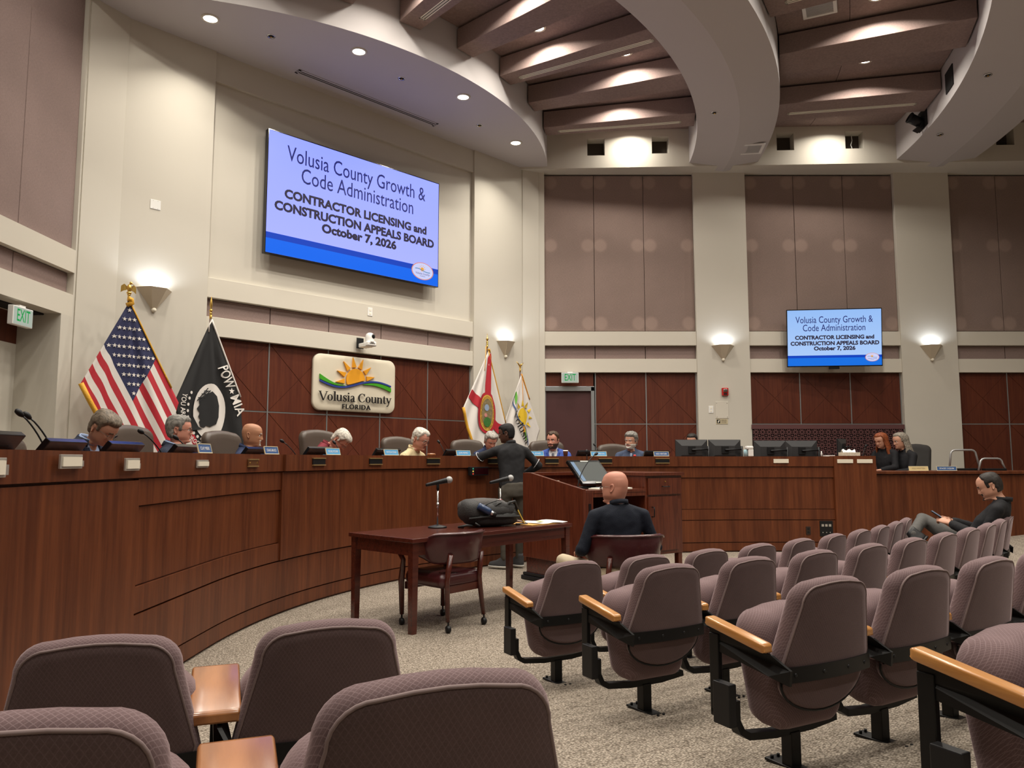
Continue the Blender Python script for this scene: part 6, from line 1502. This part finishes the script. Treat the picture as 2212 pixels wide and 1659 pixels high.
def rotx(a): return Matrix.Rotation(a,4,'X')
def person(label,head_at,face,floor_z,hip_h=.52,lean=.10,h_yaw=0,h_pitch=0,h_roll=0,skin='fair',fat=0.0,belly=.0,width=1.0,scale=1.0,
           top=None,collar=None,jacket=None,vneck=None,tie=None,hair=None,beard=None,glass=None,eyes_on=True,look=(0,0),arms=None,legs=None,trousers=None,shoes=None,hands=True,nose=1.0,torso_fn=None,upper_dx=0.0,fold=.006,vox=.013,head_s=1.0,neck_f=0.0):
    """head_at: world position of the head centre; face: heading of the torso in degrees"""
    rz=RAD(face)-pi/2
    U=Matrix.Translation((0,0,hip_h))@rotx(-lean)                      # upper body frame
    NP=Vector((upper_dx,.0+neck_f,.585))
    HM=U@Matrix.Translation(NP)@rotx(lean*.7)@Matrix.Rotation(RAD(h_yaw),4,'Z')@Matrix.Rotation(RAD(h_roll),4,'Y')@rotx(-RAD(h_pitch))@Matrix.Translation((0,.030,.150))@Matrix.Scale(1.03*head_s,4)
    hc=HM@Vector((0,0,0)); R=Matrix.Rotation(rz,4,'Z')@Matrix.Scale(scale,4); w=R@hc
    loc=Vector((head_at[0]-w.x,head_at[1]-w.y,head_at[2]-w.z))
    base=Vector((loc.x,loc.y,floor_z)); dz=loc.z-floor_z
    t=empty('person',base,0,label,'person'); t.rotation_euler=(0,0,rz); t.scale=(scale,)*3
    L=Matrix.Translation((0,0,dz/scale)); HMl=L@HM; Ul=L@U
    HM0=Ul@Matrix.Translation(NP)@Matrix.Translation((0,.016,.150))@Matrix.Scale(1.03*head_s,4)
    hm=hair.get('mat') if hair else None
    sk=SKINS[skin]; W_=width
    # ---- body: head, neck, torso core, arms and hands
    mb=MB(); head_grid(sk,HMl,mb,fat,beard[0] if beard else None,True,nose,HM0,fat*1.6); eyes(mb,HMl,look,not eyes_on)
    core=MB()
    secs=[(0,0,-.06,.150*W_,.10,.10),(0,0,.06,.150*W_,.105+belly*.8,.10),(0,.005,.20,.142*W_,.105+belly,.10),(0,.005,.36,.160*W_,.112+belly*.35,.10),(upper_dx*.6,-.002,.44,.166*W_,.100,.10),(upper_dx,-.008,.50,.160*W_,.080,.088),(upper_dx,-.012,.535,.118*W_,.062,.076),(upper_dx,-.014,.57,.078,.056,.066),(upper_dx,-.014,.60,.060,.05,.060)]
    if torso_fn: secs=torso_fn(secs)
    A=arms or {}
    sh={s:Vector((upper_dx+s*.185*W_,-.01,.505)) for s in(-1,1)}
    el={s:Vector(A.get(('e',s),(s*.255*W_,.11,.27))) for s in(-1,1)}; wr={s:Vector(A.get(('w',s),(s*.11,.34,.26))) for s in(-1,1)}
    if ('s',-1) in A: sh[-1]=Vector(A[('s',-1)])
    if ('s',1) in A: sh[1]=Vector(A[('s',1)])
    loft(core,secs)
    for s in(-1,1): capsule(core,(upper_dx+s*.03,-.02,.555),sh[s]+Vector((-s*.02,0,-.004)),.046,.046)
    for s in(-1,1): capsule(core,sh[s],el[s],.046,.040); capsule(core,el[s],wr[s],.040,.027)
    vs,fs=remesh(core,.016,3)
    mb.add([Ul@v for v in vs],fs,0,True)
    if hands:
        for s in (-1,1):
            if A.get(('h',s),1) is None: continue
            d=A.get(('d',s),(wr[s]-el[s])); hh=MB(); hand(hh,wr[s]+(Vector(d).normalized())*.015,d,A.get(('u',s),(0,.2,1)),A.get(('c',s),.45),s*-1*A.get(('t',s),1),1.0,0,A.get(('g',s),0)); mb.add([Ul@Vector(v) for v in hh.v],hh.f,0,True)
    body=mb.build('body',[sk,LIP,(beard[1] if beard else hm) or hairm('brow_brown',(.08,.05,.03)),EYEW,IRIS],t,merge=False,fix=False)
    # ---- garments
    def garment(name,mat,grow,sleeve=True,neck=.605,cut=None,lo=-.10,vx=vox,par=None,cuff=0.0,fa=None,ext=.0):
        g=MB(); S=[(x,y,z,w+grow,f+grow,b+grow) for x,y,z,w,f,b in secs if z<neck]; S[0]=(S[0][0],S[0][1],lo)+S[0][3:]
        loft(g,S)
        for s in(-1,1):
            capsule(g,(upper_dx+s*.03,-.02,.553),sh[s]+Vector((-s*.015,0,-.006)),.046+grow,.048+grow)
            if sleeve:
                d=(wr[s]-el[s]).normalized(); capsule(g,sh[s]+Vector((0,0,-.012)),el[s],.050+grow,.043+grow); capsule(g,el[s],wr[s]-d*(.03+cuff),.045+grow,.034+grow)
            else: capsule(g,sh[s],sh[s].lerp(el[s],.62),.055+grow,.052+grow)
        vs,fs=remesh(g,vx,5,folds(fold if fa is None else fa),cut)
        m_=MB(); m_.add([Ul@v for v in vs],fs,0,True)
        o=m_.build(name,mat,par or t,fix=False,merge=False); return o
    def ring(name,mat,r0,r1,z0,z1,par,open_=0.0,y0=-.012,tilt=.16,thick=.006):
        n=32; rows=[]
        for i in range(n+1):
            a=open_+(2*pi-2*open_)*i/n; rr=[]
            for r,z,e in ((r0,z0,0),(r1,z1,0),(r1-thick,z1,0),(r0-thick,z0,0)):
                y=r*cos(a)*1.02; rr.append(Ul@Vector((upper_dx+r*sin(a),y0+y+neck_f*.5,z-y*tilt)))
            rows.append(rr)
        m_=MB(); m_.grid(rows,0,True,False,True); m_.add(rows[0],[(0,1,2,3)]); m_.add(rows[-1],[(0,1,2,3)]); return m_.build(name,mat,par,fix=True,merge=False)
    shirt=None
    if top: shirt=garment('shirt',top,.012,True)
    if collar and shirt: ring('collar',collar,.073+.07*fat,.065+.09*fat,.580,.620,shirt,.24,tilt=.22,thick=.004)
    if jacket:
        z0=vneck or .26
        def vcut(c): return c.y>.02 and abs(c.x-upper_dx*.7)<max(0,(c.z-z0))*.25 and c.z<.64
        j=garment('jacket',jacket,.026,True,.585,vcut,cuff=.01)
        ring('jacket_collar',jacket,.096+.05*fat,.079+.06*fat,.562,.612,j,.9)
        for s in(-1,1):
            P=[]; m_=MB(); rows=[]
            for i in range(9):
                u=i/8; z=z0+(.555-z0)*u; x=upper_dx*.7+s*(z-z0)*.25; y=.148+belly*max(0,1-u*1.3)-.075*u**2.2
                rows.append([Ul@Vector((x-s*.004,y+.004,z)),Ul@Vector((x+s*.036*min(1,.35+1.2*u),y+.004-.012*u,z-.006)),Ul@Vector((x+s*.034*min(1,.35+1.2*u),y-.010-.012*u,z-.006))])
            m_.grid(rows,0,True); m_.build('lapel',jacket,j,fix=False)
    if tie:
        m_=MB(); rows=[]
        for z,w in ((.545,.014),(.53,.022),(.515,.014),(.44,.026),(.34,.034),(.20,.040)):
            y=.118+belly*max(0,(0.5-z)*1.6)+(.0 if z<.5 else -.040*(z-.5)/.045)+.012
            rows.append([Ul@Vector((upper_dx*.7-w,y-.004,z)),Ul@Vector((upper_dx*.7,y+.004,z)),Ul@Vector((upper_dx*.7+w,y-.004,z))])
        m_.grid(rows,0,True); o=m_.build('tie',tie,shirt or t,fix=False); md=o.modifiers.new('t','SOLIDIFY'); md.thickness=.006
    # ---- legs
    if legs:
        g=MB(); lc=MB()
        loft(g,[(0,-.0,hip_h-.10,.165*W_,.125,.13),(0,0,hip_h-.02,.172*W_,.13+belly*.4,.135),(0,0,hip_h+.06,.160*W_,.118+belly*.6,.12),(0,0,hip_h+.09,.150*W_,.112+belly*.6,.11)])
        for s in(-1,1):
            h=Vector((s*.095*W_,.0,hip_h-.02)); k=Vector(legs[('k',s)]); a=Vector(legs[('a',s)])
            capsule(g,h,k,.092*W_,.068); capsule(g,k,a,.066,.052); 
        vs,fs=remesh(g,.014,5,folds(fold*1.1,7)); m_=MB(); m_.add([L@v for v in vs],fs,0,True); m_.build('trousers',trousers,t,fix=False,merge=False)
        for s in(-1,1):
            a=Vector(legs[('a',s)]); f=Vector(legs.get(('f',s),(0,1,0))).normalized(); u=Vector(legs.get(('n',s),(0,0,1))); u=(u-f*u.dot(f)).normalized(); sd=f.cross(u)
            B=Matrix(((sd.x,f.x,u.x,a.x),(sd.y,f.y,u.y,a.y),(sd.z,f.z,u.z,a.z),(0,0,0,1)))
            m_=MB(); loft(m_,[(0,.06,-.105,.047,.165,.125),(0,.06,-.085,.050,.168,.130),(0,.055,-.055,.047,.155,.125),(0,.02,-.03,.043,.10,.085),(0,-.01,.01,.043,.06,.055),(0,-.015,.045,.040,.05,.05)],20,2.5); 
            so=m_.build('shoe',shoes[0],t,M=L@B); m2=MB(); loft(m2,[(0,.06,-.120,.050,.172,.135),(0,.06,-.098,.052,.174,.137)],20,2.5); m2.build('sole',shoes[1],so)
    # ---- hair, glasses
    if hair and 'mask' in hair: hair_shell(HMl,hair['mask'],hair['thick'],hm,t,fat,tuft=hair.get('tuft',.004),sc=hair.get('sc',60))
    if glass: glasses(HMl,glass,t,.0013)
    t['_h']=1; del t['_h']
    return t,HMl,Ul
GM=lambda n,c,r=.8,**k: MAT[n] if n in MAT else plain(n,c,r,bump=k.get('bump',.25),bscale=k.get('bscale',160),var=k.get('var',.06),spec=.25)
NAVY=GM('navy_suit_wool',(.016,.021,.040)); NAVY2=GM('navy_knit',(.020,.030,.075)); BLUESUIT=GM('royal_blue_suit',(.050,.095,.36)); LBLUE=GM('light_blue_shirt',(.34,.44,.66)); WSH=GM('white_shirt',(.66,.66,.68)); MARO=GM('maroon_shirt',(.16,.020,.030)); BLACKT=GM('black_knit',(.010,.010,.012)); CHARC=GM('charcoal_fleece',(.018,.018,.020)); NVBLK=GM('midnight_fleece',(.008,.011,.020)); KHAKI=GM('khaki_twill',(.48,.40,.28)); GREYT=GM('grey_trouser_wool',(.085,.082,.078)); OLIVE=GM('olive_grey_twill',(.062,.054,.043))
def pattern(name,c1,c2,kind,s=60):
    m,ns,ln,p=_m(name); p.inputs['Roughness'].default_value=.85; p.inputs['Specular IOR Level'].default_value=.2
    tc=N(ns,'ShaderNodeTexCoord'); sx=N(ns,'ShaderNodeSeparateXYZ'); ln.new(tc.outputs['Object'],sx.inputs[0]); acc=None
    for ax in ((0,2) if kind=='check' else (0,)):
        k=N(ns,'ShaderNodeMath',operation='MULTIPLY',inputs={1:float(s)}); ln.new(sx.outputs[ax],k.inputs[0])
        f=N(ns,'ShaderNodeMath',operation='FRACT'); ln.new(k.outputs[0],f.inputs[0]); l=N(ns,'ShaderNodeMath',operation='LESS_THAN',inputs={1:.16}); ln.new(f.outputs[0],l.inputs[0])
        if acc is None: acc=l.outputs[0]
        else: q=N(ns,'ShaderNodeMath',operation='MAXIMUM'); ln.new(acc,q.inputs[0]); ln.new(l.outputs[0],q.inputs[1]); acc=q.outputs[0]
    mx=N(ns,'ShaderNodeMix',data_type='RGBA'); mx.inputs[6].default_value=(*c1,1); mx.inputs[7].default_value=(*c2,1); ln.new(acc,mx.inputs[0]); ln.new(mx.outputs[2],p.inputs['Base Color']); return m
CHECK=pattern('navy_check_shirt',(.040,.055,.10),(.11,.14,.21),'check',70); STRIPE=pattern('cream_stripe_shirt',(.60,.50,.30),(.36,.28,.15),'stripe',42); TIEP=pattern('blue_patterned_tie',(.16,.22,.34),(.45,.52,.6),'check',80); TIEG=GM('grey_tie',(.10,.11,.14))
WIRE=plain('spectacle_wire',(.25,.22,.2),.3,.8); BLKF=plain('black_spectacle_frame',(.01,.01,.01),.3)
H_GREYB=hairm('hair_grey_brown',(.17,.135,.10)); H_SALT=hairm('hair_salt_pepper',(.20,.19,.17)); H_WHITE=hairm('hair_white',(.58,.54,.47)); H_GREY=hairm('hair_grey',(.34,.31,.28)); H_BLACK=hairm('hair_black',(.008,.007,.007),.7); H_BROWN=hairm('hair_brown',(.065,.038,.022)); H_DARK=hairm('hair_dark',(.022,.017,.014)); H_RED=hairm('hair_red',(.24,.062,.020)); H_ASH=hairm('hair_ash_grey',(.24,.21,.17)); H_STUB=hairm('stubble_white',(.62,.58,.52))
TK=lambda top_,side,back=None:(lambda a,z,x: (top_ if z>.06 else side+(top_-side)*max(0,(z-.0)/.06)) if a<100 else (back or side)+(top_-(back or side))*max(0,z/.1))
LEGS_SIT={('k',-1):(-.12,.42,.50),('k',1):(.12,.42,.50),('a',-1):(-.12,.44,.12),('a',1):(.12,.44,.12)}
GOATEE=lambda v:(v.y>.045 and abs(v.x)<.027 and v.z<-.072 and v.z>-.112) or (v.y>.05 and abs(v.x)<.030 and -.053<v.z<-.043) or (v.y>.045 and .020<abs(v.x)<.031 and -.09<v.z<-.046)
FULLB=lambda v:(v.z<-.040-.030*max(0,1-abs(v.x)/.05)*0 and v.z>-.118 and v.y>-.012 and not(abs(v.x)<.026 and -.0535>v.z>-.0735) and (abs(v.x)>.036 or v.z<-.072 or -.054<v.z<-.042))
SHORTB=FULLB
P_=person
P_('man in navy suit and rimless glasses, head bowed over papers',(-3.14,5.907,1.632),-6,.452,lean=.22,h_yaw=-4,h_pitch=34,h_roll=4,skin='fair',top=LBLUE,collar=LBLUE,jacket=NAVY,vneck=.22,hair=dict(mat=H_GREYB,mask=std_mask(.072,.035,-.07),thick=TK(.024,.012,.012),tuft=.006),glass=WIRE,eyes_on=False,legs=LEGS_SIT,trousers=NAVY,shoes=(BLKP,BLKP),neck_f=.02)
P_('man in navy suit and dark glasses looking right, in profile',(-3.047,7.039,1.666),8,.452,lean=.12,h_yaw=14,h_pitch=0,skin='ruddy',fat=.10,top=LBLUE,collar=LBLUE,jacket=NAVY,vneck=.25,hair=dict(mat=H_SALT,mask=std_mask(.074,.030,-.075),thick=TK(.020,.012,.012),tuft=.006),glass=BLKF,look=(0,0),legs=LEGS_SIT,trousers=NAVY,shoes=(BLKP,BLKP),width=1.08)
P_('bald man with white goatee in navy knit, in profile',(-2.755,8.151,1.654),6,.452,lean=.16,h_yaw=6,h_pitch=4,skin='tan',fat=.06,top=NAVY2,collar=NAVY2,beard=(GOATEE,H_STUB),legs=LEGS_SIT,trousers=NAVY,shoes=(BLKP,BLKP),width=1.08,hair=dict(mat=H_DARK))
P_('white-haired man in maroon shirt bent over his papers',(-2.118,9.48,1.630),-2,.452,lean=.34,h_yaw=-8,h_pitch=48,skin='ruddy',top=MARO,collar=MARO,hair=dict(mat=H_WHITE,mask=std_mask(.066,.020,-.075),thick=TK(.026,.018,.014),tuft=.008),glass=WIRE,eyes_on=False,legs=LEGS_SIT,trousers=NAVY,shoes=(BLKP,BLKP),neck_f=.03)
P_('white-haired man with glasses in a cream striped shirt',(-1.235,10.40,1.665),-22,.452,lean=.20,h_yaw=-6,h_pitch=20,skin='ruddy',fat=.08,scale=1.10,top=STRIPE,collar=STRIPE,hair=dict(mat=H_WHITE,mask=std_mask(.072,.030,-.075,.02),thick=TK(.022,.014,.014),tuft=.007),glass=BLKF,eyes_on=True,look=(.1,-.5),legs=LEGS_SIT,trousers=NAVY,shoes=(BLKP,BLKP),width=1.12,belly=.04)
P_('grey-haired man mostly hidden behind the outstretched arm',(-.316,11.424,1.665),-52,.452,lean=.25,h_yaw=-15,h_pitch=24,skin='ruddy',top=NAVY2,collar=NAVY2,hair=dict(mat=H_GREY,mask=std_mask(.070,.028,-.07),thick=TK(.024,.016,.014),tuft=.009),eyes_on=False,legs=LEGS_SIT,trousers=NAVY,shoes=(BLKP,BLKP))
P_('man in royal blue suit and grey tie with short beard',(.636,12.007,1.690),-100,.452,lean=.10,h_yaw=-14,h_pitch=2,skin='ruddy',top=WSH,collar=WSH,jacket=BLUESUIT,vneck=.26,tie=TIEG,beard=(SHORTB,H_BROWN),hair=dict(mat=H_BROWN,mask=std_mask(.076,.036,-.07,.012),thick=TK(.018,.008,.008),tuft=.005),look=(-.3,0),legs=LEGS_SIT,trousers=NAVY,shoes=(BLKP,BLKP),width=1.08,head_s=1.08)
P_('grey-bearded man in navy checked shirt and blue tie',(1.935,12.507,1.695),-104,.452,lean=.10,h_yaw=-22,h_pitch=2,h_roll=-4,skin='fair',fat=.06,top=CHECK,collar=CHECK,tie=TIEP,beard=(FULLB,H_STUB),hair=dict(mat=H_SALT,mask=std_mask(.066,.030,-.07),thick=TK(.028,.016,.014),tuft=.010),look=(-.3,0),legs=LEGS_SIT,trousers=NAVY,shoes=(BLKP,BLKP),width=1.12,head_s=1.08)
P_('dark-haired person almost hidden behind the staff monitors',(3.03,12.95,1.705),-100,.452,lean=.06,h_yaw=-18,h_pitch=4,skin='fair',top=BLACKT,collar=BLACKT,hair=dict(mat=H_DARK,mask=std_mask(.060,.030,-.09),thick=TK(.012,.010,.012),tuft=.002),look=(-.2,0),legs=LEGS_SIT,trousers=NAVY,shoes=(BLKP,BLKP))
def arm_stripe(t,Ul,p0,p1,r,tilt=0.0):
    p0=Vector(p0);p1=Vector(p1); d=(p1-p0).normalized(); a=d.orthogonal().normalized(); b=d.cross(a)
    MB().tube([Ul@(p0.lerp(p1,.86)+(a*cos(2*pi*k/20)+b*sin(2*pi*k/20))*r+d*.02*sin(2*pi*k/20)) for k in range(21)],.0042,5).build('sleeve_stripe',WSH,t)
# standing man at the dais
AR={('e',-1):(-.40,.20,.43),('w',-1):(-.60,.42,.45),('e',1):(.385,-.02,.30),('w',1):(.24,.20,.20),('s',-1):(-.195,.03,.515),('u',-1):(0,0,1)}
t,H_,U_=P_('man in black half-zip standing with his back turned, reaching over the dais',(-.075,10.16,1.735),116,0.0,hip_h=1.0,lean=.13,h_yaw=44,h_pitch=10,skin='dark',top=CHARC,collar=CHARC,hair=dict(mat=H_BLACK,mask=std_mask(.070,.040,-.075),thick=TK(.014,.010,.010),tuft=.002),glass=WIRE,arms=AR,width=1.12,belly=.02,fold=.008,
    legs={('k',-1):(-.115,.03,.53),('k',1):(.11,.03,.53),('a',-1):(-.13,-.02,.125),('a',1):(.10,.02,.125),('f',-1):(-.62,.78,0),('f',1):(-.35,.93,0)},trousers=OLIVE,shoes=(GM('grey_suede_shoe',(.055,.055,.058)),GM('pale_rubber_sole',(.55,.53,.48))))
arm_stripe(t,U_,AR[('s',-1)],AR[('e',-1)],.067); arm_stripe(t,U_,(.196,-.01,.505),AR[('e',1)],.066)
# bald man on the armchair
P_('bald man with glasses in a midnight blue fleece seated with his back turned',(.85,6.42,1.168),104,0.0,hip_h=.50,lean=.06,h_yaw=34,h_pitch=2,skin='ruddy',fat=.16,scale=.97,head_s=1.12,top=NVBLK,collar=NVBLK,glass=WIRE,width=1.17,belly=.05,fold=.007,
    arms={('e',-1):(-.33,.0,.225),('w',-1):(-.27,.26,.19),('e',1):(.33,.0,.225),('w',1):(.26,.26,.19),('c',-1):.7,('c',1):.7},hair=dict(mat=H_GREY),
    legs={('k',-1):(-.37,.43,.58),('k',1):(.16,.46,.52),('a',-1):(-.38,.45,.125),('a',1):(.17,.50,.125)},trousers=KHAKI,shoes=(BLKP,BLKP))
# two women at the staff desk
def long_hair(t,HM,mat,z1,rad=.098,a0=70,wave=.008,back=.03,spread=.02,front=0.0):
    mb=MB(); rows=[]; zs=[.118,.112,.098,.075,.045,.01,-.03,-.07,-.11,-.15,-.19,-.23,-.27,-.31,-.35]; zs=[z for z in zs if z>=z1]
    n=40
    for z in zs:
        r=[]
        for k in range(n+1):
            a=RAD(a0+(360-2*a0)*k/n); w,f,b=hprof(max(z,-.02)); hang=max(0,-z)
            X=(w+.016+spread*hang*3)*sin(a); Y=-.01+((f+.008) if cos(a)>0 else (-b+.0+.02+back*hang*3))*cos(a)*1.0-.004
            if z>.05:
                A=a; w2,f2,b2=hprof(z); X=(w2+.016)*sin(A); Y=-.01+((f2+.018) if cos(A)>0 else (-b2+.014))*cos(A)
            d=wave*sin(k*1.9+z*34)+wave*.6*MN.noise(Vector((k*.7,z*14,3)))
            v=Vector((X,Y,z)); nn=Vector((X,Y,0)).normalized() if hypot(X,Y)>1e-4 else Vector((0,0,1)); r.append(HM@(v+nn*d+Vector((0,front*hang,0))))
        rows.append(r)
    o=mb.grid(rows,0,True).build('long_hair',mat,t,fix=False,merge=False); m=o.modifiers.new('t','SOLIDIFY'); m.thickness=.018; m.offset=-1
t,H_,U_=P_('red-haired woman in a black blouse looking down',(6.27,13.08,1.715),212,.30,hip_h=.55,lean=.12,h_yaw=-6,h_pitch=18,skin='fair',top=BLACKT,hair=dict(mat=H_RED,mask=std_mask(.082,.05,-.09),thick=TK(.016,.014,.014),tuft=.004),eyes_on=False,width=.90,legs=LEGS_SIT,trousers=BLACKT,shoes=(BLKP,BLKP),nose=.85)
long_hair(t,H_,H_RED,-.32,a0=66,wave=.010,spread=.05,front=.1)
t,H_,U_=P_('grey-haired woman in a black jacket, in profile',(6.545,12.98,1.705),192,.30,hip_h=.55,lean=.10,h_yaw=-6,h_pitch=10,skin='fair',top=BLACKT,collar=BLACKT,hair=dict(mat=H_ASH,mask=std_mask(.082,.045,-.09),thick=TK(.016,.014,.014),tuft=.003),eyes_on=True,look=(0,-.4),width=.94,scale=1.08,legs=LEGS_SIT,trousers=BLACKT,shoes=(BLKP,BLKP),nose=.85)
long_hair(t,H_,H_ASH,-.28,a0=84,wave=.006,back=.06)
mb=MB(); mb.box(U_@Vector((.10,.150,.42)),(.035,.012,.03)); mb.build('chest_emblem',plain('emblem_pale',(.45,.48,.30),.6),t)
# man with a phone in the second row
AR={('e',-1):(-.27,.02,.20),('w',-1):(-.085,.33,.235),('e',1):(.27,.05,.22),('w',1):(.075,.345,.245),('d',-1):(.42,1,.05),('d',1):(-.40,1,.0),('u',-1):(-.6,.1,.8),('u',1):(.6,.1,.8),('c',-1):.95,('c',1):.95}
t,H_,U_=P_('man in black shirt and grey trousers slouched in a seat, looking at a phone',(4.585,7.43,1.142),143,floor_z(12.3),hip_h=.47,lean=-.30,h_yaw=4,h_pitch=28,skin='fair',fat=.12,top=BLACKT,collar=BLACKT,beard=(GOATEE,H_DARK),hair=dict(mat=H_DARK,mask=std_mask(.098,.052,-.075,0,.012,lambda a,z:a<40 and z<.112),thick=TK(.009,.011,.012),tuft=.003),eyes_on=False,width=1.14,belly=.07,fold=.008,arms=AR,
    legs={('k',-1):(-.13,.54,.56),('k',1):(.25,.54,.80),('a',-1):(-.13,.60,.125),('a',1):(-.22,.56,.68),('f',-1):(0,1,0),('f',1):(-.55,.45,-.62),('n',1):(-.1,.8,.6)},trousers=GREYT,shoes=(BLKP,BLKP))
TM=Matrix.Translation(t.location)@Matrix.Rotation(t.rotation_euler.z,4,'Z')
ph=empty('mobile_phone',(0,0,0),0,'black mobile phone held in both hands by the slouched man','phone')
c=TM@(U_@Vector((-.0,.45,.262)))
ph.matrix_world=Matrix.Translation(c)@Matrix.Rotation(t.rotation_euler.z,4,'Z')@Matrix.Rotation(RAD(35),4,'X')
MB().bb(-.036,.036,-.07,.085,-.005,.004).build('body',BLKG,ph,bevel=.004); MB().bb(-.033,.033,-.066,.081,.0042,.005).build('display',glow('phone_display',srgb(150,160,175),.5),ph)
